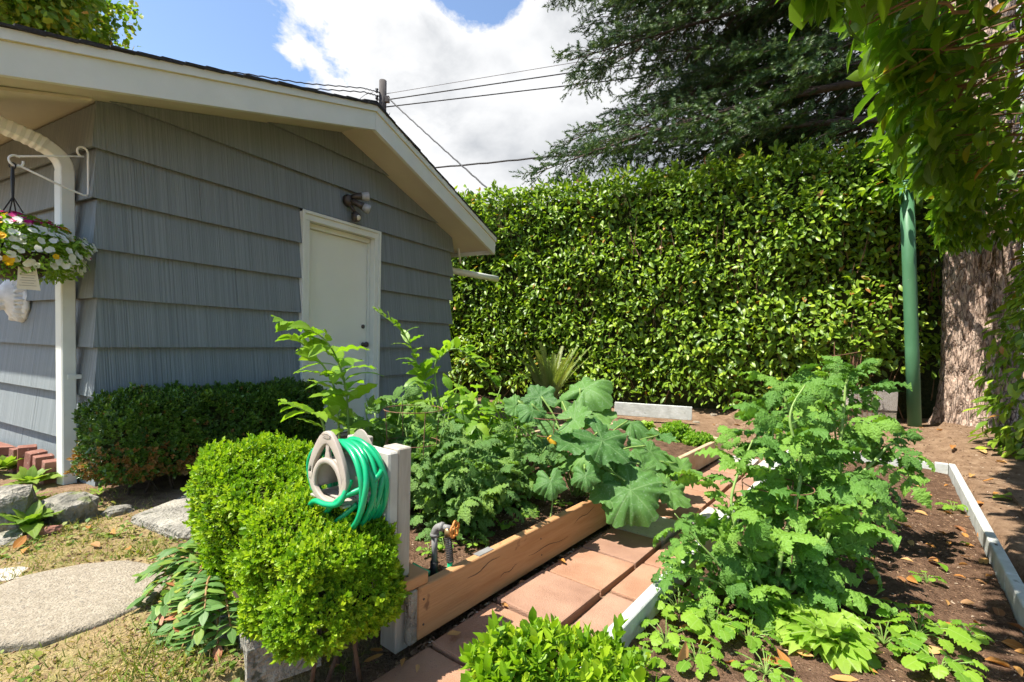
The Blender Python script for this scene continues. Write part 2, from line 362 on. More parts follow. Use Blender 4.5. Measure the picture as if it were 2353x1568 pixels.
M['tomato_d'] = mat_leaf('tomato_leaf_deep', Lc((0.08, 0.18, 0.035), (0.13, 0.25, 0.048), (0.19, 0.32, 0.055)), rough=0.5, trans=0.3, spec=0.35, vein=(0.18, 0.32, 0.12), bumpy=0.6, bscale=30)
M['squash'] = mat_leaf('squash_leaf', Lc((0.06, 0.155, 0.036), (0.085, 0.20, 0.045), (0.13, 0.26, 0.05)), rough=0.6, trans=0.3, spec=0.3, vein=None, mottled=(0.22, 0.33, 0.20), bumpy=0.5, bscale=16)
M['seal'] = mat_leaf('lily_leaf', Lc((0.12, 0.25, 0.020), (0.19, 0.34, 0.025), (0.25, 0.39, 0.03)), rough=0.45, trans=0.45, spec=0.4, vein=(0.24, 0.38, 0.08))
M['hosta'] = mat_leaf('hosta_leaf', Lc((0.10, 0.20, 0.020), (0.19, 0.30, 0.04), (0.27, 0.36, 0.06)), rough=0.45, trans=0.4, spec=0.4, vein=(0.30, 0.38, 0.12))
M['lettuce'] = mat_leaf('lettuce_leaf', Lc((0.20, 0.36, 0.03), (0.27, 0.43, 0.05), (0.34, 0.48, 0.08)), rough=0.45, trans=0.45, spec=0.4, vein=(0.42, 0.52, 0.2))
M['seedling'] = mat_leaf('seedling_leaf', Lc((0.13, 0.28, 0.025), (0.20, 0.36, 0.03), (0.26, 0.42, 0.04)), rough=0.5, trans=0.4, spec=0.3, vein=(0.32, 0.45, 0.12))
M['wort'] = mat_leaf('wort_leaf', [(0, (0.08, 0.175, 0.045)), (0.5, (0.125, 0.245, 0.055)), (0.85, (0.20, 0.32, 0.05)), (0.93, (0.30, 0.33, 0.05)), (0.95, (0.42, 0.15, 0.07)), (1, (0.45, 0.17, 0.08))], rough=0.5, trans=0.3, spec=0.35, vein=(0.24, 0.32, 0.14))
M['fern'] = mat_leaf('fern_leaf', Lc((0.16, 0.22, 0.05), (0.24, 0.29, 0.08), (0.30, 0.34, 0.11)), rough=0.5, trans=0.3)
M['basket_leaf'] = mat_leaf('basket_leaf', Lc((0.10, 0.22, 0.02), (0.18, 0.33, 0.03), (0.26, 0.40, 0.05)), rough=0.5, trans=0.35)
M['petal_w'] = mat_leaf('white_petal', Lc((0.70, 0.72, 0.62), (0.8, 0.8, 0.74)), rough=0.6, trans=0.3, spec=0.2, tcol=(1, 1, 0.9))
M['petal_y'] = mat_leaf('yellow_petal', Lc((0.72, 0.40, 0.01), (0.80, 0.55, 0.02)), rough=0.6, trans=0.3, spec=0.2, tcol=(1, 0.9, 0.5))
M['petal_m'] = mat_leaf('magenta_petal', Lc((0.40, 0.01, 0.10), (0.52, 0.02, 0.20)), rough=0.6, trans=0.3, spec=0.2, tcol=(1.2, 0.5, 0.9))
M['dryleaf'] = mat_leaf('dry_leaf', [(0, (0.36, 0.15, 0.035)), (0.4, (0.46, 0.22, 0.05)), (0.7, (0.52, 0.32, 0.13)), (1, (0.24, 0.10, 0.04))], rough=0.6, trans=0.2, spec=0.25, vein=(0.5, 0.34, 0.16), tcol=(1.2, 1.0, 0.7))
M['freshleaf'] = mat_leaf('fallen_green_leaf', Lc((0.14, 0.30, 0.02), (0.30, 0.42, 0.03)), rough=0.35, trans=0.3, vein=(0.35, 0.45, 0.1))
M['grass'] = mat_leaf('grass_blade', [(0, (0.10, 0.17, 0.025)), (0.4, (0.19, 0.24, 0.04)), (0.65, (0.36, 0.29, 0.10)), (1, (0.46, 0.36, 0.16))], rough=0.7, trans=0.25, spec=0.15)
M['clover'] = mat_leaf('clover_leaf', Lc((0.08, 0.16, 0.02), (0.17, 0.24, 0.03), (0.30, 0.30, 0.06)), rough=0.6, trans=0.3)
M['chip'] = mat_leaf('bark_chip', [(0, (0.06, 0.035, 0.02)), (0.5, (0.15, 0.085, 0.05)), (0.85, (0.28, 0.18, 0.105)), (1, (0.42, 0.33, 0.24))], rough=0.95, trans=0.0, spec=0.1)
M['soil'] = mat_std('dark_bed_soil', (0.065, 0.036, 0.022), (0.175, 0.105, 0.066), scale=16, rough=1.0, bump=1.0, bscale=90, bdist=0.02, spec=0.1, spots=(0.28, 0.19, 0.125), spot_scale=140, spot_t=0.635, detail=9)

def bark_fissures():
    """dark fissures between the bark plates"""
    m = M['bark']; t = m.node_tree; bs = t.nodes['Principled BSDF']; tc = nd(t, 'ShaderNodeTexCoord')
    mp = nd(t, 'ShaderNodeMapping'); mp.inputs['Scale'].default_value = (1, 1, 0.22); t.links.new(tc.outputs['Object'], mp.inputs['Vector'])
    n = nd(t, 'ShaderNodeTexNoise'); n.inputs['Scale'].default_value = 9; n.inputs['Detail'].default_value = 4; t.links.new(mp.outputs[0], n.inputs['Vector'])
    w = nd(t, 'ShaderNodeVectorMath'); w.operation = 'MULTIPLY_ADD'; t.links.new(n.outputs['Color'], w.inputs[0]); w.inputs[1].default_value = (0.16, 0.16, 0.16); t.links.new(mp.outputs[0], w.inputs[2])
    v = nd(t, 'ShaderNodeTexVoronoi'); v.feature = 'DISTANCE_TO_EDGE'; v.inputs['Scale'].default_value = 24; t.links.new(w.outputs[0], v.inputs['Vector'])
    k = mth(t, 'MULTIPLY_ADD', v.outputs['Distance'], -9.0, 1.0, clamp=True)
    src = bs.inputs['Base Color'].links[0].from_socket
    mx = nd(t, 'ShaderNodeMix'); mx.data_type = 'RGBA'; t.links.new(mth(t, 'MULTIPLY', k, 0.85), mx.inputs[0]); t.links.new(src, mx.inputs[6]); mx.inputs[7].default_value = (0.07, 0.045, 0.033, 1)
    t.links.new(mx.outputs[2], bs.inputs['Base Color'])
    b = nd(t, 'ShaderNodeBump'); b.inputs['Strength'].default_value = 1.0; b.inputs['Distance'].default_value = 0.04
    t.links.new(mth(t, 'MINIMUM', v.outputs['Distance'], 0.2), b.inputs['Height'])
    old = bs.inputs['Normal'].links[0].from_node; t.links.new(b.outputs[0], old.inputs['Normal'])
bark_fissures()

# ================================================================== the ground
D1 = Vector((0.474, 0.880, 0)).normalized(); D2 = Vector((-D1.y, D1.x, 0))      # shed gable wall / side wall directions
C0 = Vector((-2.654, 3.10, 0))
def shed_local(x, y):
    p = Vector((x, y, 0))-C0; return p.dot(D1), p.dot(D2)
def gz(x, y):
    s = x*PD.x+y*PD.y; c = x*PC.x+y*PC.y
    z = 0.0
    if c > -1.45 and c < 0.62 and s < 5.5: z = -0.06
    if c >= 0.50: z = 0.05
    if -1.25 < c < -0.68 and s < 5.0: z = -0.032
    z += 0.15*sstep(5.3, 6.8, s)*(1 if c > -1.6 else sstep(6.0, 8.0, s))
    lx, ly = shed_local(x, y)
    if c < -1.5: z += 0.05*sstep(-1.6, -0.3, lx)
    z += 0.022*mnoise.noise((x*1.3, y*1.3, 2.0)) + 0.004*mnoise.noise((x*6, y*6, 5.0))
    return z
def lawn_w(x, y):
    s = x*PD.x+y*PD.y; c = x*PC.x+y*PC.y; lx, ly = shed_local(x, y)
    w = sstep(-1.25, -1.55, c)
    w *= sstep(-0.55, -0.85, lx) if ly > -0.05 else sstep(0.3, -0.6, lx)+0.0
    return max(0.0, min(1.0, w + 0.25*mnoise.noise((x*3, y*3, 0))*(w > 0.02)))
def build_ground():
    def axis(a, b, st, far):
        near = list(np.arange(a, b+1e-6, st)); lo, hi = [], []
        d = st*2; x = a
        while x > -far: x -= d; d *= 1.5; lo.append(x)
        d = st*2; x = b
        while x < far: x += d; d *= 1.5; hi.append(x)
        return lo[::-1]+near+hi
    xs, ys = axis(-4.5, 8.0, 0.07, 600), axis(-0.5, 9.5, 0.07, 900)
    vs = []; at = []
    for y in ys:
        for x in xs:
            inn = -5 < x < 9 and -1 < y < 11
            vs.append((x, y, gz(x, y) if inn else 0.12*(y > 6)))
            at.append(lawn_w(x, y) if inn else 0.3)
    nx = len(xs)
    fs = [(j*nx+i, j*nx+i+1, (j+1)*nx+i+1, (j+1)*nx+i) for j in range(len(ys)-1) for i in range(nx-1)]
    m = bpy.data.materials.new('garden_ground'); m.use_nodes = True; t = m.node_tree; bs = t.nodes['Principled BSDF']
    tc = nd(t, 'ShaderNodeTexCoord')
    def noi(sc, det=6, rough=0.6):
        n = nd(t, 'ShaderNodeTexNoise'); n.inputs['Scale'].default_value = sc; n.inputs['Detail'].default_value = det; n.inputs['Roughness'].default_value = rough
        t.links.new(tc.outputs['Object'], n.inputs['Vector']); return n.outputs['Fac']
    a = nd(t, 'ShaderNodeAttribute'); a.attribute_name = 'lawn'
    n_big, n_mid, n_fine = noi(2.2), noi(11, 9, 0.7), noi(110, 4)
    dirt = ramp(t, [(0.30, (0.13, 0.080, 0.048)), (0.5, (0.23, 0.150, 0.095)), (0.72, (0.33, 0.235, 0.155))]); t.links.new(n_mid, dirt.inputs[0])
    dry = ramp(t, [(0.3, (0.17, 0.115, 0.06)), (0.5, (0.33, 0.25, 0.13)), (0.7, (0.42, 0.34, 0.18))]); t.links.new(n_mid, dry.inputs[0])
    moss = ramp(t, [(0.35, (0.09, 0.11, 0.022)), (0.65, (0.22, 0.22, 0.06))]); t.links.new(n_mid, moss.inputs[0])
    def mix(k, x, y):
        mx = nd(t, 'ShaderNodeMix'); mx.data_type = 'RGBA'
        t.links.new(k, mx.inputs[0]); t.links.new(x, mx.inputs[6]); t.links.new(y, mx.inputs[7]); return mx.outputs[2]
    lawn = mix(mth(t, 'MULTIPLY_ADD', mth(t, 'ADD', n_big, mth(t, 'MULTIPLY', n_mid, 0.5)), 6.0, -4.5, clamp=True), dry.outputs[0], moss.outputs[0])
    k = mth(t, 'MULTIPLY_ADD', mth(t, 'ADD', a.outputs['Fac'], mth(t, 'MULTIPLY_ADD', n_mid, 0.6, -0.3)), 4.0, -1.5, clamp=True)
    col = mix(k, dirt.outputs[0], lawn)
    v = nd(t, 'ShaderNodeMix'); v.data_type = 'RGBA'; v.blend_type = 'MULTIPLY'; v.inputs[0].default_value = 0.55
    t.links.new(col, v.inputs[6])
    fr = ramp(t, [(0.3, (0.55, 0.5, 0.45)), (0.65, (1.25, 1.22, 1.15))]); t.links.new(n_fine, fr.inputs[0]); t.links.new(fr.outputs[0], v.inputs[7])
    t.links.new(v.outputs[2], bs.inputs['Base Color']); bs.inputs['Roughness'].default_value = 0.98; bs.inputs['Specular IOR Level'].default_value = 0.1
    b = nd(t, 'ShaderNodeBump'); b.inputs['Strength'].default_value = 0.9; b.inputs['Distance'].default_value = 0.015
    t.links.new(n_fine, b.inputs['Height']); t.links.new(b.outputs[0], bs.inputs['Normal'])
    me = mesh('ground', vs, fs, m, True)
    me.attributes.new('lawn', 'FLOAT', 'POINT').data.foreach_set('value', np.array(at, dtype=np.float32))
    tag(obj('ground', me), 'dry lawn and bare brown garden dirt', None, None, 'structure')
build_ground()

# ------------------------------------------------------------------ paved path
def build_path():
    root = thing('garden_path', 'path of terracotta and pale square pavers between the raised beds', 'path')
    root['kind'] = 'structure'
    me = []
    for k in range(4):
        hx = 0.1465 if k < 2 else 0.096
        b = MB().bx(-1.0*hx, 1.0*hx, -0.1675, 0.1675, -0.055, 0.0).mesh('paver', None, False, 0.008, 2)
        for v in b.vertices:
            v.co.z += 0.003*mnoise.noise((v.co.x*20+k*3, v.co.y*20, k))
        me.append(b)
    mt = [M['paver'], M['paver_grey'], M['paver_b']]
    mats = {}
    for k in range(4):
        for j, mm in enumerate(mt):
            c = me[k].copy(); c.materials.clear(); c.materials.append(mm); mats[(k, j)] = c
    s0, c0 = 0.606, -1.222
    ang = math.atan2(PD.y, PD.x)-math.pi/2
    for r in range(15):
        for q in range(2):
            s = s0+0.350*r+(0.0 if q == 0 else 0.03); c = (c0+0.1535) if q == 0 else -0.800
            if s > 4.9: continue
            grey = (r in (6, 12) and q == 0) or (r == 7 and q == 1) or (r == 12 and q == 1)
            p = SCP(s, c, random.uniform(-0.006, 0.004)+(0.012 if (r, q) == (3, 0) else 0))
            mtx = Matrix.Translation(p) @ Matrix.Rotation(ang+random.uniform(-0.014, 0.014), 4, 'Z') @ Matrix.Rotation(random.uniform(-0.012, 0.012), 4, 'X') @ Matrix.Rotation(random.uniform(-0.012, 0.012), 4, 'Y')
            obj('paver', mats[(2*q+(r % 2), 1 if grey else (2 if (r*5+q*3) % 7 in (1, 4) else 0))], root, mtx)
build_path()

# ------------------------------------------------------------------ bed soil sheets
def soil_sheet(name, s0, s1, c0, c1, zf, label):
    ns, nc = int((s1-s0)/0.035), int((c1-c0)/0.035); vs = []
    for i in range(ns+1):
        for j in range(nc+1):
            s = s0+(s1-s0)*i/ns; c = c0+(c1-c0)*j/nc; p = SCP(s, c)
            vs.append((p.x, p.y, zf(s, c)+0.016*mnoise.noise((p.x*5, p.y*5, 1))+0.010*mnoise.noise((p.x*17, p.y*17, 3))))
    fs = [(i*(nc+1)+j, i*(nc+1)+j+1, (i+1)*(nc+1)+j+1, (i+1)*(nc+1)+j) for i in range(ns) for j in range(nc)]
    o = obj(name, mesh(name, vs, fs, M['soil'], True)); tag(o, label, None, None, 'structure'); return o
LB = dict(s0=1.14, s1=4.83, c0=-2.65, c1=-1.29)      # left raised bed
RB = dict(s0=0.15, s1=5.40, c0=-0.655, c1=0.42)     # right raised bed
soil_sheet('bed_soil', LB['s0'], LB['s1'], LB['c0'], LB['c1'], lambda s, c: 0.125, 'dark crumbly soil inside the cedar sided bed')
soil_sheet('bed_soil', RB['s0'], RB['s1'], RB['c0'], RB['c1'], lambda s, c: 0.035, 'dark crumbly soil inside the white edged bed')
def ground_z(x, y):
    s = x*PD.x+y*PD.y; c = x*PC.x+y*PC.y
    if LB['s0'] < s < LB['s1'] and LB['c0'] < c < LB['c1']: return 0.125
    if RB['s0'] < s < RB['s1'] and RB['c0'] < c < RB['c1']: return 0.035
    if -1.22 < c < -0.66 and 0.5 < s < 4.9: return 0.0
    return gz(x, y)

# ================================================================== the shed
def clip(poly, a, b, c):
    """keep a*x+b*z<=c"""
    out = []
    for i in range(len(poly)):
        p, q = poly[i], poly[(i+1) % len(poly)]
        dp, dq = a*p[0]+b*p[1]-c, a*q[0]+b*q[1]-c
        if dp <= 0: out.append(p)
        if dp*dq < 0:
            t = dp/(dp-dq); out.append((p[0]+(q[0]-p[0])*t, p[1]+(q[1]-p[1])*t))
    return out
WID, APX, SL, SR, ZA, OVH, LEN = 3.78, 1.935, 0.285, 0.348, 3.05, 0.452, 5.0
EL, ER = -0.62, 4.18
def zu(x): return ZA-SL*(APX-x) if x < APX else ZA-SR*(x-APX)
def build_shed():
    root = thing('garden_shed', 'grey shingled garden shed with white door and low gable roof', 'shed', C0, math.atan2(D1.y, D1.x))
    # core walls
    prof = [(0.06, 0.0), (WID-0.06, 0.0), (WID-0.06, zu(WID-0.06)-0.01), (APX, ZA-0.01), (0.06, zu(0.06)-0.01)]
    MB().prism([(x, 0.10, z) for x, z in prof], 0, (0, LEN-0.2, 0)).build('wall', M['sheath'], root)
    DX0, DX1, DZ = 1.476, 2.443, 2.175
    rows = [(0.005+0.313*k) for k in range(11)]
    rr = random.Random(3)
    for k, z0 in enumerate(rows):
        z1 = z0+0.335
        # gable wall, facing -y
        segs = [(-0.012, DX0+0.004), (DX1-0.004, WID+0.012)] if z0 < DZ-0.02 else [(-0.012, WID+0.012)]
        for (a, b) in segs:
            x = a
            while x < b-0.02:
                w = rr.choice((0.62, 0.9, 1.22, 1.22))
                e = min(b, x+w);  e = b if b-e < 0.3 else e
                xl0, xl1 = (x+0.0015, x+0.0015) if x > 0 else (-0.047, -0.007)
                xr0, xr1 = (e-0.0015, e-0.0015) if e < WID else (WID+0.047, WID+0.007)
                poly = [(xl0, z0+rr.uniform(-0.003, 0.003)), (xr0, z0+rr.uniform(-0.003, 0.003)), (xr1, z1), (xl1, z1)]
                if z0 < DZ-0.02 < z1-0.16 and False: pass
                poly = clip(poly, -SL, 1, ZA-SL*APX-0.002); poly = clip(poly, SR, 1, ZA+SR*APX-0.002) if len(poly) > 2 else poly
                if len(poly) > 2:
                    off = lambda z: -0.046+0.040*(z-z0)/0.335
                    n = len(poly)
                    vs = [(px, off(pz), pz) for px, pz in poly]+[(px, off(pz)+0.016, pz) for px, pz in poly]
                    MB().add(vs, [tuple(range(n)), tuple(range(2*n-1, n-1, -1))]+[(i, n+i, n+(i+1) % n, (i+1) % n) for i in range(n)]).build('siding_panel', M['siding'], root)
                x = e
        # side wall, facing -x
        if z0 < zu(0)-0.06:
            y = -0.030
            while y < LEN-0.05:
                w = rr.choice((0.75, 0.95, 1.22)); e = min(LEN, y+w); zt = min(z1, zu(0)-0.02)
                off = lambda z: -0.046+0.040*(z-z0)/0.335
                vs = []
                for t_ in (0, 0.016):
                    ya0, ya1 = (y+0.002, y+0.002) if y > 0 else (off(z0)+0.0165, off(zt)+0.0165)
                    vs += [(off(z0)+t_, ya0, z0), (off(z0)+t_, e-0.002, z0), (off(zt)+t_, e-0.002, zt), (off(zt)+t_, ya1, zt)]
                MB().add(vs, [(3, 2, 1, 0), (4, 5, 6, 7), (0, 1, 5, 4), (1, 2, 6, 5), (2, 3, 7, 6), (3, 0, 4, 7)]).build('siding_panel', M['siding_side'], root)
                y = e
    # roof
    roof = MB()
    for (xa, xb) in ((EL, APX), (APX, ER)):
        za, zb = zu(xa), zu(xb)
        roof.prism([(xa, -OVH+0.03, za), (xb, -OVH+0.03, zb), (xb, -OVH+0.03, zb+0.15), (xa, -OVH+0.03, za+0.15)], 0, (0, LEN+2*OVH-0.06, 0))
    rf = roof.build('roof', M['soffit'], root)
    # shingles, courses up each slope; each tab its own piece at the rake, one long run behind
    for side in (0, 1):
        sl = SL if side == 0 else SR; xe = EL if side == 0 else ER; sg = 1 if side == 0 else -1
        run = abs(APX-xe); cosA = 1/math.sqrt(1+sl*sl); ncrs = int(run/cosA/0.135)+1
        for k in range(ncrs):
            for q in range(2):
                y0 = -OVH-0.035-rr.uniform(0, 0.016) if q == 0 else -OVH+0.9
                y1 = -OVH+0.895 if q == 0 else LEN+OVH
                xa = xe-sg*0.03+sg*k*0.135*cosA; xb = xa+sg*0.26*cosA
                if (xb-APX)*sg > 0: xb = APX
                if abs(xb-xa) < 0.03: continue
                za = zu(xe)+sl*abs(xa-xe)*(1 if (xa-xe)*sg >= 0 else -1)+0.168+rr.uniform(-0.003, 0.004); zb = zu(xe)+sl*abs(xb-xe)+0.158
                h = 0.011+rr.uniform(0, 0.006)
                vs = [(xa, y0, za), (xb, y0, zb), (xb, y1, zb), (xa, y1, za), (xa, y0, za+h), (xb, y0, zb+h), (xb, y1, zb+h), (xa, y1, za+h)]
                MB().add(vs, [(0, 3, 2, 1), (4, 5, 6, 7), (0, 1, 5, 4), (1, 2, 6, 5), (2, 3, 7, 6), (3, 0, 4, 7)]).build('shingle', M['shingle'], rf)
    for k in range(14):
        y0 = -OVH-0.03+0.42*k
        MB().prism([(APX-0.16, y0, zu(APX-0.16)+0.185), (APX, y0, ZA+0.188), (APX+0.16, y0, zu(APX+0.16)+0.185), (APX+0.16, y0, zu(APX+0.16)+0.197), (APX, y0, ZA+0.203), (APX-0.16, y0, zu(APX-0.16)+0.197)], 0, (0, 0.46, 0.008)).build('ridge_shingle', M['shingle'], rf)
    # barge boards
    for nm, z0, z1, y0, y1, mt in (('barge_board', -0.058, 0.105, -OVH-0.012, -OVH+0.028, 'white'), ('rake_trim', 0.109, 0.162, -OVH-0.030, -OVH+0.028, 'white'), ('caulk_line', 0.1055, 0.1085, -OVH-0.020, -OVH+0.02, 'caulk')):
        for (xa, xb) in ((EL, APX-0.0006), (APX+0.0006, ER)):
            za, zb = zu(xa), zu(xb)
            MB().prism([(xa, y0, za+z0), (xb, y0, zb+z0), (xb, y0, zb+z1), (xa, y0, za+z1)], 0, (0, y1-y0, 0)).build(nm, M[mt], root)
    # side fascia and gutter
    for sg, xe in ((-1, EL), (1, ER)):
        MB().bx(min(xe, xe+sg*0.02), max(xe, xe+sg*0.02), -OVH+0.03, LEN+OVH-0.03, zu(xe)-0.05, zu(xe)+0.14).build('fascia', M['white'], root)
    gx = EL-0.022
    gp = [(gx, zu(EL)+0.10), (gx, zu(EL)-0.02), (gx-0.06, zu(EL)-0.02), (gx-0.11, zu(EL)+0.10), (gx-0.105, zu(EL)+0.10), (gx-0.058, zu(EL)-0.012), (gx-0.008, zu(EL)-0.012), (gx-0.008, zu(EL)+0.10)]
    MB().prism([(x, -OVH+0.02, z) for x, z in gp], 0, (0, LEN+0.8, 0)).build('gutter', M['downspout'], root)
    gx = ER+0.022
    gp = [(2*gx-x+2*(EL-0.022)-2*gx+0, z) for x, z in gp]
    gp = [(gx, zu(ER)+0.10), (gx, zu(ER)-0.02), (gx+0.06, zu(ER)-0.02), (gx+0.11, zu(ER)+0.10), (gx+0.105, zu(ER)+0.10), (gx+0.058, zu(ER)-0.012), (gx+0.008, zu(ER)-0.012), (gx+0.008, zu(ER)+0.10)]
    MB().prism([(x, -OVH+0.06, z) for x, z in gp], 0, (0, LEN+0.8, 0)).build('gutter', M['downspout'], root)
    # eave return board under the left overhang and bird box
    MB().prism([(EL+0.02, 0.02, zu(EL)-0.002), (-0.05, 0.02, zu(-0.05)-0.002), (-0.05, 0.02, zu(-0.05)-0.02), (EL+0.02, 0.02, zu(EL)-0.02)], 0, (0, -0.085, 0)).build('eave_trim', M['soffit'], root)
    # door, casing, jambs
    dr = MB().bx(DX0+0.11, DX1-0.085, 0.045, 0.085, 0.07, DZ-0.125).build('door', M['door'], root, bevel=0.003)
    MB().lathe([(0.012, 0), (0.024, 0.004), (0.024, 0.012), (0.012, 0.016), (0.012, 0.035), (0.028, 0.045), (0.030, 0.060), (0.018, 0.072)], 14).build('door_knob', M['dark_metal'], dr, True, mat4=Matrix.Translation((DX1-0.135, 0.044, 0.975)) @ Matrix.Rotation(math.pi/2, 4, 'X'))
    MB().lathe([(0.022, 0), (0.022, 0.010), (0.010, 0.014)], 14).build('deadbolt', M['dark_metal'], dr, True, mat4=Matrix.Translation((DX1-0.135, 0.044, 1.165)) @ Matrix.Rotation(math.pi/2, 4, 'X'))
    # stepped casing
    for (x0, x1, z0, z1) in ((DX0, DX0+0.075, 0.06, DZ-0.075), (DX1-0.075, DX1, 0.06, DZ-0.075), (DX0, DX1, DZ-0.0745, DZ)):
        b = MB().bx(x0, x1, -0.056, 0.012, z0, z1)
        b.build('casing', M['white'], root, bevel=0.004)
    for (x0, x1, z0, z1) in ((DX0-0.008, DX0+0.022, 0.06, DZ+0.0125), (DX1-0.022, DX1+0.008, 0.06, DZ+0.0125), (DX0+0.0225, DX1-0.0225, DZ-0.018, DZ+0.012)):
        MB().bx(x0, x1, -0.070, -0.0565, z0, z1).build('casing_bead', M['white'], root, bevel=0.003)
    for (x0, x1, z0, z1) in ((DX0+0.055, DX0+0.108, 0.06, DZ-0.0755), (DX1-0.083, DX1-0.055, 0.06, DZ-0.0755), (DX0+0.109, DX1-0.084, DZ-0.123, DZ-0.0755)):
        MB().bx(x0, x1, 0.0125, 0.098, z0, z1).build('jamb', M['white'], root, bevel=0.002)
    MB().bx(DX0, DX1, -0.02, 0.12, 0.0, 0.058).build('threshold', M['cedar_top'], root, bevel=0.006)
    return root
SHED = build_shed()
def SH(t, o, z):
    """shed coordinates: t along the gable wall, o out from it"""
    return C0 + D1*t - D2*o + Vector((0, 0, z))
def SW(s, o, z):
    """side wall: s along it away from the corner, o out from it"""
    return C0 + D2*s - D1*o + Vector((0, 0, z))

def build_downspout():
    root = thing('downspout', 'white corrugated downspout running down beside the shed corner', 'downspout', SW(0.21, 0.085, 0))
    L = root.location
    def rect(path, w, d, wax, name, rib=0):
        vs, fs = [], []
        n = len(path)
        for i, p in enumerate(path):
            t_ = (path[min(i+1, n-1)]-path[max(i-1, 0)]).normalized()
            a = (wax-t_*wax.dot(t_)).normalized(); b = t_.cross(a)
            k = 1.0+(rib*(0.5 if i % 2 else -0.5))
            for (x, y) in ((-.5, -.42), (-.42, -.5), (-.16, -.5), (-.13, -.45), (.13, -.45), (.16, -.5), (.42, -.5), (.5, -.42), (.5, .42), (.42, .5), (-.42, .5), (-.5, .42)):
                vs.append(p+a*x*w*k+b*y*d*k)
        m = 12
        for i in range(n-1):
            for q in range(m): fs.append((i*m+q, i*m+(q+1) % m, (i+1)*m+(q+1) % m, (i+1)*m+q))
        fs += [tuple(range(m-1, -1, -1)), tuple((n-1)*m+q for q in range(m))]
        return MB(L).add(vs, fs).build(name, M['downspout'], root)
    top = 2.06
    rect([SW(0.21, 0.092, z) for z in (0.03, 0.6, 1.2, 1.7, top)], 0.098, 0.075, D2, 'pipe')
    pts = []
    a, b, c, d = SW(0.21, 0.090, top-0.01), SW(0.21, 0.090, top+0.16), SW(0.24, 0.30, top+0.17), SW(0.26, 0.60, zu(EL)-0.03)
    for i in range(34):
        t_ = i/33
        p = a*(1-t_)**3+b*3*t_*(1-t_)**2+c*3*t_*t_*(1-t_)+d*t_**3
        pts.append(p)
    rect(pts[:14], 0.094, 0.072, D2, 'elbow')
    rect(pts[13:], 0.098, 0.076, D2, 'corrugated_elbow', 0.10)
    for z in (1.55, 0.75):
        MB(L).box(SW(0.21, 0.06, z), D2*0.056, D1*0.042, (0, 0, 0.014)).build('strap', M['downspout'], root)
build_downspout()

def build_far_spout():
    a = SH(3.80, -0.25, 2.02); root = thing('drain_pipe', 'slanting white drain pipe leaving the far shed corner towards the hedge', 'drain pipe', a)
    end = D(1143, 642, 7.3)
    pts = [a+(D2*0.0)+Vector((0, 0, 0.03)), a+D1*0.10+Vector((0, 0, 0.02)), a.lerp(end, 0.2), a.lerp(end, 0.6), end]
    MB(a).tube(pts, 0.045, 10).build('pipe', M['downspout'], root, True)
    e = D(1058, 606, 6.75)
    MB(a).tube([D(1052, 556, 6.7), D(1054, 575, 6.72), e], 0.016, 6).build('hanger_strap', M['downspout'], root, True)
build_far_spout()

def build_floodlight():
    p = SH(2.0, 0.042, 2.40); root = thing('flood_light', 'bronze twin floodlight with motion sensor above the shed door', 'light fixture', p)
    n = -D2
    MB(p).tube([p, p+n*0.045], [0.062, 0.05], 16).build('back_plate', M['dark_metal'], root, True)
    for (dx, dz, hx, hz, ln) in ((0.02, 0.040, 0.92, 0.12, 0.125), (0.05, 0.0, 0.80, -0.35, 0.15)):
        a = p+n*0.045+D1*0.01+Vector((0, 0, dz)); d = (D1*hx*0.75+n*0.55+Vector((0, 0, hz))).normalized()
        MB(p).tube([a-n*0.02, a+d*0.03, a+d*(ln-0.06), a+d*(ln-0.03)], [0.014, 0.030, 0.033, 0.040], 14).build('lamp_housing', M['dark_metal'], root, True)
        MB(p).tube([a+d*(ln-0.032), a+d*ln, a+d*(ln+0.035), a+d*(ln+0.045)], [0.039, 0.046, 0.047, 0.036], 14).build('lamp_lens', M['lamp_glass'], root, True)
    s = p+n*0.06+D1*0.05+Vector((0, 0, -0.155))
    MB(p).tube([p+n*0.03+Vector((0, 0, -0.04)), s+Vector((0, 0, 0.04))], 0.016, 8).build('sensor_arm', M['dark_metal'], root, True)
    so = MB(p).tube([s-n*0.035-D1*0.01, s-n*0.02, s+n*0.03, s+n*0.045], [0.03, 0.048, 0.046, 0.03], 12).build('motion_sensor', M['dark_metal'], root, True)
    MB(p).tube([s+n*0.040+Vector((0, 0, -0.01)), s+n*0.052+Vector((0, 0, -0.012))], [0.030, 0.020], 10).build('sensor_lens', M['paper'], so, True)
build_floodlight()

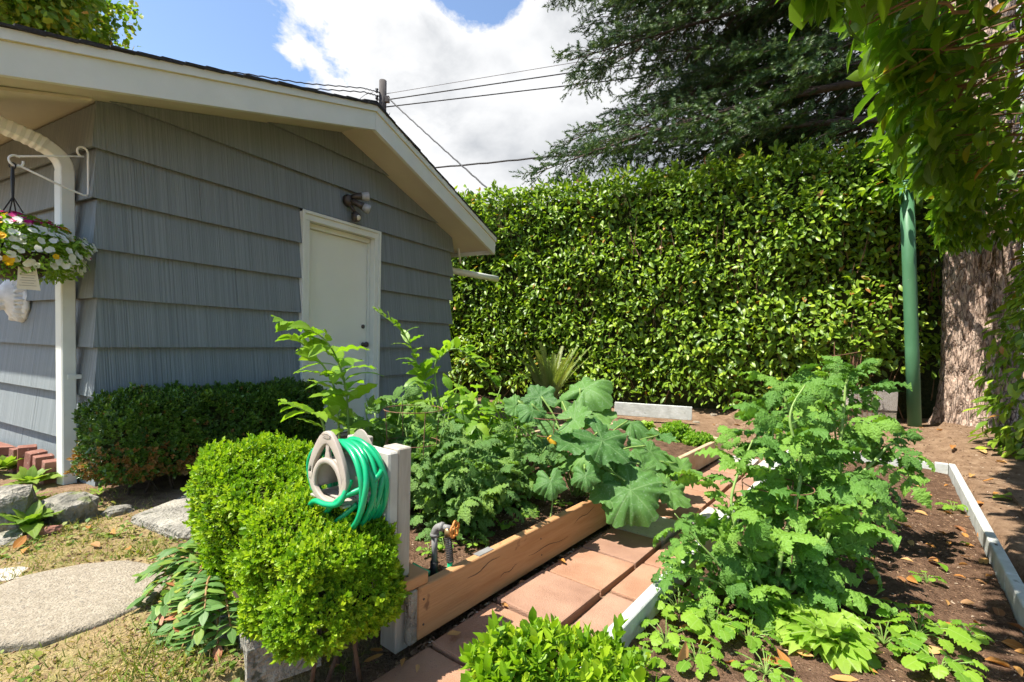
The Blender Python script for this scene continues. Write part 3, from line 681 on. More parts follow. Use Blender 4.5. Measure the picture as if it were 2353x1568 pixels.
# ================================================================== foliage tools
def leaf_t(w=0.4, fold=0.25, curl=0.25, nseg=4, prof=None, wav=0.0, petiole=0.0):
    """unit leaf along +Y, upper side +Z"""
    prof = prof or [0.0, 0.72, 1.0, 0.78, 0.0]
    nseg = len(prof)-1; vs, fs, uv = [], [], []
    for i in range(nseg+1):
        s = i/nseg; hw = prof[i]*w/2; z = -curl*s*s; y = s*(1-curl*0.35*s)
        wz = wav*math.sin(i*2.3)*w
        vs += [(-hw, y, z+fold*hw+wz), (0, y, z), (hw, y, z+fold*hw-wz)]
        uv += [(0.5-0.5*prof[i], s), (0.5, s), (0.5+0.5*prof[i], s)]
    for i in range(nseg):
        a = i*3
        if prof[i] == 0: fs += [(a+1, a+4, a+3), (a+1, a+5, a+4)]
        elif prof[i+1] == 0: fs += [(a, a+1, a+4), (a+1, a+2, a+4)]
        else: fs += [(a, a+1, a+4, a+3), (a+1, a+2, a+5, a+4)]
    used = sorted({i for f in fs for i in f}); mp = {o: n for n, o in enumerate(used)}
    vs = [vs[i] for i in used]; uv = [uv[i] for i in used]; fs = [tuple(mp[i] for i in f) for f in fs]
    if petiole > 0:
        k = len(vs); vs += [(-0.012, 0, 0), (0.012, 0, 0), (0.010, -petiole, 0.02), (-0.010, -petiole, 0.02)]; uv += [(0.5, 0)]*4
        fs.append((k, k+1, k+2, k+3))
    return np.array(vs, dtype=np.float64), fs, np.array(uv)
def leaf_hd(w=0.4, fold=0.2, curl=0.3, prof=None, edge=0.2, pucker=0.03, n=10, teeth=0.0, tn=5, ruffle=0.0, seed=0, twist=0.0):
    """finer unit leaf: five points across, toothed edge, puckered between veins"""
    prof = prof or [0.1, 0.7, 1.0, 0.85, 0.5, 0.0]; vs, fs, uv = [], [], []
    for i in range(n+1):
        s = i/n; q = s*(len(prof)-1); k = min(len(prof)-2, int(q)); f = q-k; f = f*f*(3-2*f)
        pw = prof[k]*(1-f)+prof[k+1]*f
        hw = max(0.004, pw*w/2*(1+(teeth*(1 if i % 2 else -1) if 0 < i < n else 0)))
        for j in range(5):
            t_ = (j-2)/2; a = abs(t_)
            z = fold*a*hw-edge*a**3*hw-curl*s*s+pucker*math.sin(s*tn*6.28+a*2.5)*a*w*2+ruffle*w*math.sin(i*2.2+seed+t_*2)*a*a+twist*t_*s*w
            vs.append((t_*hw, s*(1-abs(curl)*0.35*s)-0.10*a*hw*(1-2*s), z)); uv.append((0.5+0.5*t_*max(pw, 0.02), s))
    for i in range(n):
        for j in range(4): k = i*5+j; fs.append((k, k+1, k+6, k+5))
    return np.array(vs), fs, np.array(uv)
def combine(parts):
    """parts: list of (template, Matrix4)"""
    V, F, U = [], [], []; k = 0
    for (v, f, u), m in parts:
        a = np.array(m.to_3x3()); V.append(v @ a.T+np.array(m.translation)); U.append(u)
        F += [tuple(i+k for i in q) for q in f]; k += len(v)
    return np.vstack(V), F, np.vstack(U)
def frames(d, n):
    """rows of directions and normals -> rotation matrices with columns X, Y(dir), Z(normal)"""
    d = d/np.linalg.norm(d, axis=1, keepdims=True)
    n = n-d*np.sum(n*d, axis=1, keepdims=True)
    l = np.linalg.norm(n, axis=1, keepdims=True); bad = l[:, 0] < 1e-5
    n[bad] = np.cross(d[bad], [0.3, 0.5, 0.81]); l = np.linalg.norm(n, axis=1, keepdims=True); n = n/l
    x = np.cross(d, n)
    return np.stack([x, d, n], axis=2)
def scatter_mesh(name, tmpls, pos, R, scl, mat, rnd=None, smooth=True):
    N = len(pos); rnd = RNG.random(N) if rnd is None else rnd
    ch = RNG.integers(0, len(tmpls), N)
    VV, LL, LS, UU, RR = [], [], [], [], []; base = 0; lcount = 0
    for k, (v, f, u) in enumerate(tmpls):
        ix = np.nonzero(ch == k)[0]
        if len(ix) == 0: continue
        P = np.einsum('nij,vj->nvi', R[ix]*scl[ix][:, None, None], v)+pos[ix][:, None, :]
        nv = len(v); VV.append(P.reshape(-1, 3))
        loops = np.concatenate([np.array(q) for q in f]); sizes = np.array([len(q) for q in f])
        off = base+np.arange(len(ix))*nv
        LL.append((loops[None, :]+off[:, None]).ravel()); LS.append(np.tile(sizes, len(ix)))
        UU.append(np.tile(u[loops], (len(ix), 1))); RR.append(np.repeat(rnd[ix], nv))
        base += nv*len(ix)
    V = np.vstack(VV); L = np.concatenate(LL); S = np.concatenate(LS); U = np.vstack(UU); r = np.concatenate(RR)
    me = bpy.data.meshes.new(name)
    me.vertices.add(len(V)); me.vertices.foreach_set('co', V.astype(np.float32).ravel())
    me.loops.add(len(L)); me.loops.foreach_set('vertex_index', L.astype(np.int32))
    me.polygons.add(len(S)); st = np.concatenate([[0], np.cumsum(S)[:-1]])
    me.polygons.foreach_set('loop_start', st.astype(np.int32)); me.polygons.foreach_set('loop_total', S.astype(np.int32))
    me.update(calc_edges=True)
    me.polygons.foreach_set('use_smooth', np.full(len(S), smooth, dtype=bool))
    ul = me.uv_layers.new(name='UVMap'); ul.data.foreach_set('uv', U.astype(np.float32).ravel())
    me.attributes.new('rnd', 'FLOAT', 'POINT').data.foreach_set('value', r.astype(np.float32))
    me.materials.append(mat); me.update()
    return me
def tmesh(name, t, mat, smooth=True):
    return mesh(name, t[0], t[1], mat, smooth, t[2])
def m4(R, s, p):
    return Matrix(((R[0][0]*s, R[0][1]*s, R[0][2]*s, p[0]), (R[1][0]*s, R[1][1]*s, R[1][2]*s, p[1]), (R[2][0]*s, R[2][1]*s, R[2][2]*s, p[2]), (0, 0, 0, 1)))
def leafy(root, tmpls, pos, R, scl, mat, nmax=300, piece='leaf', rest='foliage', score=None):
    """the nmax leaves that show largest become parts of their own; the others one part of kind stuff"""
    o = np.array(root.location); pos = pos-o
    if nmax > 0:
        w = pos+o-np.array(CAMP)
        sc = scl/np.linalg.norm(w, axis=1) if score is None else score
        idx = np.argsort(-sc)[:nmax]; rest_m = np.ones(len(pos), bool); rest_m[idx] = False
        mes = [tmesh(piece, t, mat) for t in tmpls]
        for i in idx: obj(piece, mes[int(RNG.integers(0, len(mes)))], root, m4(R[i], scl[i], pos[i]))
    else: rest_m = np.ones(len(pos), bool)
    if rest_m.sum() > 0:
        f = obj(rest, scatter_mesh(rest, tmpls, pos[rest_m], R[rest_m], scl[rest_m], mat), root); f['kind'] = 'stuff'
def rdir(n): 
    v = RNG.normal(size=(n, 3)); return v/np.linalg.norm(v, axis=1, keepdims=True)
def vis_score(pos, scl, facing):
    """size in view: near, inside the frame and on the outside of the mass"""
    w = pos-np.array(CAMP); f, r, u = np.array(_f), np.array(_r), np.array(_u)
    z = w @ f; x = (w @ r)/np.maximum(z, 1e-3)*FPX+WPX/2; y = -(w @ u)/np.maximum(z, 1e-3)*FPX+HPX/2+SHIFT*WPX
    ins = (z > 0.1) & (x > -20) & (x < WPX+20) & (y > -20) & (y < HPX+20)
    return scl/np.maximum(z, 0.1)*ins*facing

LAUREL = [leaf_t(0.40, 0.30, 0.10, prof=[0, 0.7, 1.0, 0.8, 0.0]), leaf_t(0.36, 0.22, 0.28, prof=[0, 0.75, 1.0, 0.72, 0.0]), leaf_t(0.43, 0.38, 0.18, prof=[0, 0.62, 1.0, 0.86, 0.0], wav=0.05)]

# ------------------------------------------------------------------ back hedge
HD = Vector((0.897, -0.442, 0)).normalized(); HN = Vector((HD.y, -HD.x, 0))      # along, outward to the garden
H0 = Vector((-0.89, 8.5, 0))
def build_hedge():
    root = thing('laurel_hedge', 'tall clipped glossy laurel hedge forming the back boundary', 'hedge', H0+HD*3)
    d, nrm = np.array(HD), np.array(HN)
    n = 25000
    l = RNG.uniform(-0.9, 7.6, n); z = 0.16+3.36*RNG.random(n)**0.93
    lump = np.array([mnoise.noise((a*1.1, b*1.3, 4.0))*0.24+mnoise.noise((a*3.1, b*3.3, 9.0))*0.10 for a, b in zip(l, z)])
    dep = RNG.exponential(0.085, n)
    lean = -0.10*(z-1.6)/2-np.clip(l-5.75, 0, 9)*0.62
    pos = np.array(H0)[None]+d[None]*l[:, None]+nrm[None]*(lump-dep+lean)[:, None]; pos[:, 2] = z+0.1
    keep = RNG.random(n) < np.clip(0.45+z/0.9, 0, 1)
    gap = np.array([mnoise.noise((a*2.3, b*2.6, 21.0)) for a, b in zip(l, z)]); keep &= ~((gap < -0.42) & (RNG.random(n) < 0.5))
    # thin, darker stretch beside the trunk
    keep &= ~((l > 5.9) & (l < 7.0) & (z < 0.7)); keep &= ~((l > 6.1) & (RNG.random(n) < 0.45))
    nn = nrm[None]*0.40+np.array([-0.45, 0, 0.80])[None]+rdir(n)*0.62
    dd = rdir(n)*0.8+np.array([0, 0, -0.35])[None]+nrm[None]*0.65
    scl = RNG.uniform(0.07, 0.145, n)
    # top
    m = 3600
    l2 = RNG.uniform(-0.9, 7.6, m); w2 = RNG.uniform(0.02, 1.0, m)
    p2 = np.array(H0)[None]+d[None]*l2[:, None]-nrm[None]*(w2+0.10+np.clip(l2-5.75, 0, 9)*0.62)[:, None]
    p2[:, 2] = 3.56+np.array([0.07*mnoise.noise((a*2.0, b*2, 1))+0.06*mnoise.noise((a*6, b*6, 1)) for a, b in zip(l2, w2)])-RNG.exponential(0.06, m)+0.05*(RNG.random(m) < 0.1)
    n2 = np.array([0, 0, 0.7])[None]+rdir(m)*0.8; d2 = rdir(m)+np.array([0, 0, 0.75])[None]+nrm[None]*0.3
    sh = 130; ls, ws = RNG.uniform(-0.9, 7.4, sh), RNG.uniform(0.0, 0.6, sh)      # new shoots above the clipped top
    k6 = np.repeat(np.arange(sh), 6); p3 = np.array(H0)[None]+d[None]*ls[k6][:, None]-nrm[None]*(ws[k6]+0.05+np.clip(ls[k6]-5.75, 0, 9)*0.62)[:, None]
    p3[:, 2] = 3.56+np.tile(np.linspace(0.0, 0.17, 6), sh)*RNG.uniform(0.4, 1.2, sh)[k6]; d3 = rdir(len(p3))*0.8+np.array([0, 0, 0.9]); n3 = rdir(len(p3))+np.array([0, 0, 0.3])
    p2 = np.vstack([p2, p3]); d2 = np.vstack([d2, d3]); n2 = np.vstack([n2, n3]); m = len(p2)
    pos = np.vstack([pos[keep], p2]); R = frames(np.vstack([dd[keep], d2]), np.vstack([nn[keep], n2])); scl = np.concatenate([scl[keep], RNG.uniform(0.08, 0.14, m)])
    fac = np.concatenate([(dep[keep] < 0.05)*1.0+0.1, np.full(m, 0.6)])
    leafy(root, LAUREL, pos, R, scl, M['laurel'], 300, score=vis_score(pos, scl, fac))
    # solid dark core added against see-through, inner shade put in its colour
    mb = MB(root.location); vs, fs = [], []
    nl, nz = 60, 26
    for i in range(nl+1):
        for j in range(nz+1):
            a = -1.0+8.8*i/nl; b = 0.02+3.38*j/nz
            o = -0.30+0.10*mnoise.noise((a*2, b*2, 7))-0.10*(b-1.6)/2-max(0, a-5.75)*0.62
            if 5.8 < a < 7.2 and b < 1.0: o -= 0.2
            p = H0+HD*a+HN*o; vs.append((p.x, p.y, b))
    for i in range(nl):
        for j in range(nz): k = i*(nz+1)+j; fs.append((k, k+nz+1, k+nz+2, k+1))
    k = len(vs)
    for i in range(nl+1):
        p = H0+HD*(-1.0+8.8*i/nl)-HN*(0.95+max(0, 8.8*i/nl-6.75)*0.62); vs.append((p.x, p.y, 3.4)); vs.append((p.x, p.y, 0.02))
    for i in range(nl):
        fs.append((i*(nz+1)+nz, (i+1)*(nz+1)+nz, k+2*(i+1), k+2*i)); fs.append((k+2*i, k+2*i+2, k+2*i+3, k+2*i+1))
    mb.add(vs, fs).build('dark_core', M['inner'], root)
    rr = random.Random(5); tw = MB(root.location)
    for i in range(260):
        a = rr.uniform(-0.8, 7.4); b = rr.uniform(0.05, 2.6); p = H0+HD*a+HN*(rr.uniform(-0.26, -0.05)-max(0, a-5.75)*0.62); p.z = b
        q = p+Vector((rr.uniform(-.18, .18), rr.uniform(-.1, .1), rr.uniform(0.25, 0.6)))+HN*rr.uniform(0, 0.1)
        tw.tube([p, p.lerp(q, 0.5)+Vector((rr.uniform(-.04, .04), 0, 0)), q], [0.007, 0.006, 0.003], 4, False)
    o = tw.build('twigs', M['twig'], root); o['kind'] = 'stuff'
build_hedge()

# ------------------------------------------------------------------ overhanging laurel
ED = Vector((0.729, 0.685, 0)).normalized(); E0 = Vector((0.98, 1.74, 0))+Vector((ED.y, -ED.x, 0))*0.04
EN = Vector((ED.y, -ED.x, 0))            # to the right, away from the path
def build_overhang():
    root = thing('overhanging_laurel', 'overgrown laurel canopy with bare brown twigs overhanging the white edged bed', 'hedge', E0+ED*2+EN*1.0)
    e, r = np.array(ED), np.array(EN); up = np.array([0, 0, 1.0])
    def zb(l, w): return 2.30+0.05*np.clip(l-3.5, 0, 2)+0.10*np.sin(l*2.3)+0.07*np.sin(w*3.1+l)
    P, Dd, Nn, S, F = [], [], [], [], []
    n = 4200      # garden-side face and its lip
    l = RNG.uniform(-0.5, 5.0, n); h = RNG.random(n)**1.3*1.6; o = RNG.exponential(0.13, n)
    lump = np.array([0.16*mnoise.noise((a*1.6, b*1.6, 2))+0.09*mnoise.noise((a*4, b*4, 2)) for a, b in zip(l, h)])
    p = np.array(E0)[None]+e[None]*l[:, None]+r[None]*(o+lump-0.10*h+0.02)[:, None]; p[:, 2] = zb(l, 0)+h-0.04
    P.append(p); Nn.append(-r[None]*0.8+up[None]*0.6+rdir(n)*0.7); Dd.append(-r[None]*0.5-up[None]*0.55+rdir(n)*0.7-e[None]*0.2); S.append(RNG.uniform(0.11, 0.19, n)); F.append((o < 0.12)*1.0+0.05)
    n = 4200      # underside
    l = RNG.uniform(-0.9, 5.1, n); w = RNG.random(n)**1.1*3.4; o = RNG.exponential(0.16, n)-0.03
    p = np.array(E0)[None]+e[None]*l[:, None]+r[None]*w[:, None]; p[:, 2] = zb(l, w)+o
    cl = np.array([mnoise.noise((a*1.7, b*1.7, 6)) for a, b in zip(l, w)]) > -0.12
    P.append(p[cl]); Nn.append((up[None]*0.8-r[None]*0.3+rdir(n)*0.6)[cl]); Dd.append((-e[None]*0.5-r[None]*0.45-up[None]*0.35+rdir(n)*0.55)[cl]); S.append(RNG.uniform(0.11, 0.20, n)[cl]); F.append(((o < 0.15)*0.8+0.05)[cl])
    n = 700       # drooping tuft where it meets the back hedge
    l = RNG.uniform(3.7, 5.1, n); w = RNG.uniform(-0.1, 1.9, n); dz = RNG.random(n)**1.4*0.09*(1-np.abs(l-4.9)/1.7)
    p = np.array(E0)[None]+e[None]*l[:, None]+r[None]*w[:, None]; p[:, 2] = zb(l, w)-dz
    P.append(p); Nn.append(-r[None]*0.6+up[None]*0.5+rdir(n)*0.6); Dd.append(-up[None]*0.9+rdir(n)*0.6); S.append(RNG.uniform(0.09, 0.15, n)); F.append(np.full(n, 0.7))
    n = 600       # where it grows into the back hedge above the pole
    p = np.stack([RNG.uniform(4.3, 5.1, n), RNG.uniform(5.3, 6.2, n), 2.85+RNG.random(n)**1.2*0.8], 1); p[:, 2] -= 0.25*np.clip(p[:, 0]-4.85, 0, 1)
    P.append(p); Nn.append(-r[None]*0.6+up[None]*0.6+rdir(n)*0.6); Dd.append(-up[None]*0.6-r[None]*0.3+rdir(n)*0.7); S.append(RNG.uniform(0.11, 0.18, n)); F.append(np.full(n, 0.5))
    P, Dd, Nn, S, F = np.vstack(P), np.vstack(Dd), np.vstack(Nn), np.concatenate(S), np.concatenate(F)
    leafy(root, LAUREL, P, frames(Dd, Nn), S, M['laurel_near'], 300, score=vis_score(P, S, F))
    # dark core slab added above the leaves to block the sky
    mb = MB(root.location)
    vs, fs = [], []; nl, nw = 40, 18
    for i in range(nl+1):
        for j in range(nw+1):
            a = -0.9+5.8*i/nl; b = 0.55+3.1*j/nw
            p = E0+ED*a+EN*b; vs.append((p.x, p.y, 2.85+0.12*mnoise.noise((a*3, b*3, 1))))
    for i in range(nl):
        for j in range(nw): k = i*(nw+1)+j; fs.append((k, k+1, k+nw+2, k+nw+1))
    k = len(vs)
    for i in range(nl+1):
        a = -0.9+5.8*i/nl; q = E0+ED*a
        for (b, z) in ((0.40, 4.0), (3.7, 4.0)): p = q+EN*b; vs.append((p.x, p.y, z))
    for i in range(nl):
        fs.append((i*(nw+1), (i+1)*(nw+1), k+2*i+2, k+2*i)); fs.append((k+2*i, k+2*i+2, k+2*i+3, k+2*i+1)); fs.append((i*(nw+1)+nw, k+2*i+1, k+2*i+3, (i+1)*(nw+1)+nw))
    mb.add(vs, fs).build('dark_core', M['inner'], root)
    rr = random.Random(9)
    tw = MB(root.location)
    big = 0
    for i in range(520):
        a = rr.uniform(-0.8, 4.9); b = rr.uniform(0.1, 3.3)
        p = E0+ED*a+EN*b; p.z = 2.30+rr.uniform(0.02, 0.38)
        ang = rr.gauss(0.35, 0.45); ln = min(rr.uniform(0.35, 1.1), max(0.12, b-0.08)); d = (-EN*math.cos(ang)-ED*math.sin(ang))
        pts = [p+d*ln*t_+Vector((0.03*math.sin(7*t_+i), 0.03*math.cos(5*t_+i*2), 0.035*math.sin(4*t_+i*1.7)-0.05*t_)) for t_ in (0, .2, .4, .6, .8, 1.0)]
        rad = rr.uniform(0.0025, 0.0075)
        if rad > 0.0062 and big < 60:
            MB(root.location).tube(pts, [rad*1.5, rad*1.4, rad*1.2, rad, rad*.8, rad*.4], 6).build('branch', M['twig'], root, True); big += 1
        else: tw.tube(pts, [rad, rad*.95, rad*.9, rad*.8, rad*.6, rad*.3], 4, False)
    o = tw.build('twigs', M['twig'], root); o['kind'] = 'stuff'
    # two stems carrying the canopy, rooted behind
    for (a, b, x) in ((4.6, 2.9, 0.0), (1.2, 3.3, 0.2)):
        p = E0+ED*a+EN*b
        MB(root.location).tube([(p.x+x, p.y, 0.0), (p.x, p.y+0.05, 1.2), (p.x-0.05, p.y, 2.8)], [0.06, 0.05, 0.04], 8).build('stem', M['branch'], root, True)
build_overhang()

def build_side_laurel():
    c = Vector((4.86, 4.2, 0)); root = thing('laurel_shrub', 'dark drooping laurel shrub growing in front of the fir trunk', 'shrub', c)
    n = 2200
    th = RNG.uniform(0, 2*math.pi, n); z = 0.12+2.15*RNG.random(n); rad = (0.50-0.10*(z-0.9)**2)*np.sqrt(RNG.uniform(0.45, 1, n))
    rad *= 1+0.25*np.sin(th*3+z*2)
    p = np.stack([c.x+rad*np.cos(th)*1.0, c.y+rad*np.sin(th)*0.9, z], 1)
    out = np.stack([np.cos(th), np.sin(th), np.zeros(n)], 1)
    N_ = out*0.7+np.array([0, 0, 0.7])+rdir(n)*0.5; D_ = out*0.5+np.array([0, 0, -0.55])+rdir(n)*0.55
    S = RNG.uniform(0.09, 0.16, n)
    leafy(root, LAUREL, p, frames(D_, N_), S, M['laurel'], 220, score=vis_score(p, S, (out @ np.array([-.6, -.8, 0]) > -0.1)*1.0+0.05))
    rr = random.Random(2)
    for i in range(9):
        a = rr.uniform(0, 6.28)
        MB(c).tube([c+Vector((0.05*math.cos(a), 0.05*math.sin(a), 0)), c+Vector((0.2*math.cos(a), 0.2*math.sin(a), 0.6)), c+Vector((0.35*math.cos(a), 0.35*math.sin(a), 1.9))], [0.022, 0.016, 0.006], 6).build('stem', M['branch'], root, True)
build_side_laurel()

# ------------------------------------------------------------------ fir tree
FT = Vector((5.62, 5.75, 0.12))
def build_fir():
    root = thing('fir_tree', 'large fir tree with furrowed pale brown trunk beside the green pole', 'tree', FT)
    vs, fs = [], []; na, nz = 120, 200; H = 12.0
    for j in range(nz+1):
        t_ = j/nz; z = H*t_**1.55
        r0 = 0.365*(1-0.55*z/H)+0.14*math.exp(-z/0.20)
        for i in range(na):
            a = 2*math.pi*i/na
            x, y = math.cos(a), math.sin(a)
            q = mnoise.noise((x*5.5, y*5.5, z*1.7))+0.6*mnoise.noise((x*12, y*12, z*4.5)); 
            f = abs(q); fur = -0.050*max(0, 1-f*4.0)+0.016*mnoise.noise((x*25, y*25, z*14))
            rr = r0+fur+0.09*math.exp(-z/0.28)*math.sin(a*5+1)
            vs.append((rr*x-0.055*z, rr*y, z-0.1))
    for j in range(nz):
        for i in range(na): i2 = (i+1) % na; fs.append((j*na+i, j*na+i2, (j+1)*na+i2, (j+1)*na+i))
    obj('trunk', mesh('trunk', vs, fs, M['bark'], True), root)
    rr = random.Random(21)
    # needle brush: a twig tip with needles all round
    def spray(seed, n=30, ln=1.0):
        r2 = random.Random(seed); v, f, u = [], [], []
        for i in range(n):
            s = (i+r2.random())/n; a = r2.uniform(0, 2*math.pi); o = r2.uniform(0.22, 0.34)*(1-0.25*s)
            b = Vector((0, s*ln, 0)); d = Vector((math.cos(a)*o, 0.13, math.sin(a)*o*0.75)); w = Vector((-math.sin(a), 0.35, math.cos(a)))*0.042
            k = len(v); v += [tuple(b+w), tuple(b-w), tuple(b+d)]; u += [(0.5, s)]*3; f.append((k, k+1, k+2))
        k = len(v); v += [(-0.013, -0.1, 0), (0.013, -0.1, 0), (0.006, ln, 0), (-0.006, ln, 0)]; u += [(0.5, 0)]*4; f.append((k, k+1, k+2, k+3))
        return np.array(v), f, np.array(u)
    SP = [spray(i) for i in range(4)]
    pos, dr, nm, sc = [], [], [], []
    tw = MB(FT)
    limbs = []
    for i in range(46):
        z = 3.6+i*0.165+rr.uniform(-0.1, 0.1)
        az = math.radians(rr.uniform(95, 164)) if i % 6 else math.radians(rr.uniform(20, 120))
        ln = rr.uniform(3.4, 5.7)*(1.0 if i < 30 else 0.9)
        if az > math.radians(172): ln *= 0.75
        limbs.append((z, az, ln, rr.uniform(0.10, 0.34)))
    # a few that reach furthest over the hedge
    for az, z, ln, rise in ((148, 4.3, 5.9, 0.05), (140, 4.9, 5.7, 0.10), (153, 5.5, 5.1, 0.14), (133, 6.2, 5.8, 0.10), (150, 6.8, 5.4, 0.14), (144, 7.6, 5.9, 0.10), (128, 5.2, 6.2, 0.05), (120, 4.4, 5.6, 0.02), (156, 7.9, 5.6, 0.10), (112, 5.0, 6.0, 0.0), (125, 7.2, 6.4, 0.05)):
        limbs.append((z, math.radians(az), ln, rise))
    for (z, az, ln, rise) in limbs:
        d = Vector((math.cos(az), math.sin(az), 0)); side = Vector((-d.y, d.x, 0))
        base = FT+Vector((-0.055*z, 0, z))
        bend = rr.uniform(-0.35, 0.35)
        def pt(t_): return base+d*ln*t_+side*bend*math.sin(t_*2.2)+Vector((0, 0, ln*(rise*t_-0.13*t_*t_)+0.25*max(0, t_-0.8)))
        pts = [pt(k/9) for k in range(10)]
        rad = [max(0.008, 0.055*(1-k/9.3)*ln/5) for k in range(10)]
        MB(FT).tube(pts, rad, 7).build('branch', M['branch'], root, True)
        nb = int(ln*8)
        for k in range(nb):
            t_ = 0.16+0.84*(k+rr.random())/nb; p = pt(t_)
            sg = 1 if k % 2 else -1
            fwd = 0.75; bl = (1.45*(1-t_)**0.7+0.30)*rr.uniform(0.65, 1.1)
            bd = (d*fwd+side*sg*rr.uniform(0.5, 1.0)+Vector((0, 0, rr.uniform(-0.35, 0.05)))).normalized()
            q = p+bd*bl+Vector((0, 0, -0.10*bl)); mid = p+bd*bl*0.5
            tw.tube([p, mid, q], [0.009, 0.006, 0.003], 3, False)
            nsp = max(5, int(bl*20))
            for s_ in range(nsp):
                u_ = 0.25+0.75*((s_+rr.random())/nsp)**0.7
                b = p.lerp(mid, u_*2) if u_ < 0.5 else mid.lerp(q, u_*2-1)
                pos.append(b+Vector((rr.gauss(0, .03), rr.gauss(0, .03), rr.gauss(0, .03))))
                lat = bd.cross(Vector((0, 0, 1)))
                dr.append(bd*0.6+lat*rr.uniform(-0.9, 0.9)+Vector((0, 0, rr.uniform(-0.75, 0.35))))
                nm.append(Vector((rr.gauss(0, .3), rr.gauss(0, .3), 1))); sc.append(rr.uniform(0.11, 0.21))
    o = tw.build('twigs', M['branch'], root); o['kind'] = 'stuff'
    pos = np.array([tuple(p) for p in pos])-np.array(FT)
    f = obj('needles', scatter_mesh('needles', SP, pos, frames(np.array([tuple(x) for x in dr]), np.array([tuple(x) for x in nm])), np.array(sc), M['needle'], smooth=False), root); f['kind'] = 'stuff'
build_fir()

# ------------------------------------------------------------------ broadleaf tree behind the roof
def build_maple():
    b = Vector((-11.75, 11.0, 0)); root = thing('maple_tree', 'leafy maple tree with yellow tinged crown behind the shed roof', 'tree', b)
    MB(b).tube([b, b+Vector((0.1, 0, 2.5)), b+Vector((0, 0.1, 6.0)), b+Vector((0.1, 0, 9.5))], [0.28, 0.22, 0.16, 0.05], 10).build('trunk', M['branch'], root, True)
    rr = random.Random(4); cl = []
    for i in range(70):
        d = Vector((rr.gauss(0, 1), rr.gauss(0, 1), rr.gauss(0, 1))).normalized(); k = rr.uniform(0.55, 1.0)
        cl.append(b+Vector((d.x*2.45*k, d.y*2.4*k, 7.9+d.z*2.6*k)))
        if i % 5 == 0: MB(b).tube([b+Vector((0, 0, 5.5+rr.uniform(0, 2))), (b+Vector((0, 0, 7.5))).lerp(cl[-1], 0.5), cl[-1]], [0.07, 0.04, 0.01], 5).build('branch', M['branch'], root, True)
    n = 17000
    ix = RNG.integers(0, len(cl), n); c = np.array([tuple(x) for x in cl])[ix]
    p = c+rdir(n)*(RNG.random(n)**0.5*0.75)[:, None]*np.array([1, 1, 0.7])
    t = leaf_t(0.8, 0.2, 0.2, prof=[0, 0.6, 1.0, 0.55, 0.7, 0.0])
    f = obj('crown', scatter_mesh('crown', [t], p-np.array(b), frames(rdir(n)+np.array([0, 0, -0.3]), rdir(n)*0.8+np.array([0, 0, 0.7])), RNG.uniform(0.12, 0.20, n), M['maple']), root); f['kind'] = 'stuff'
build_maple()

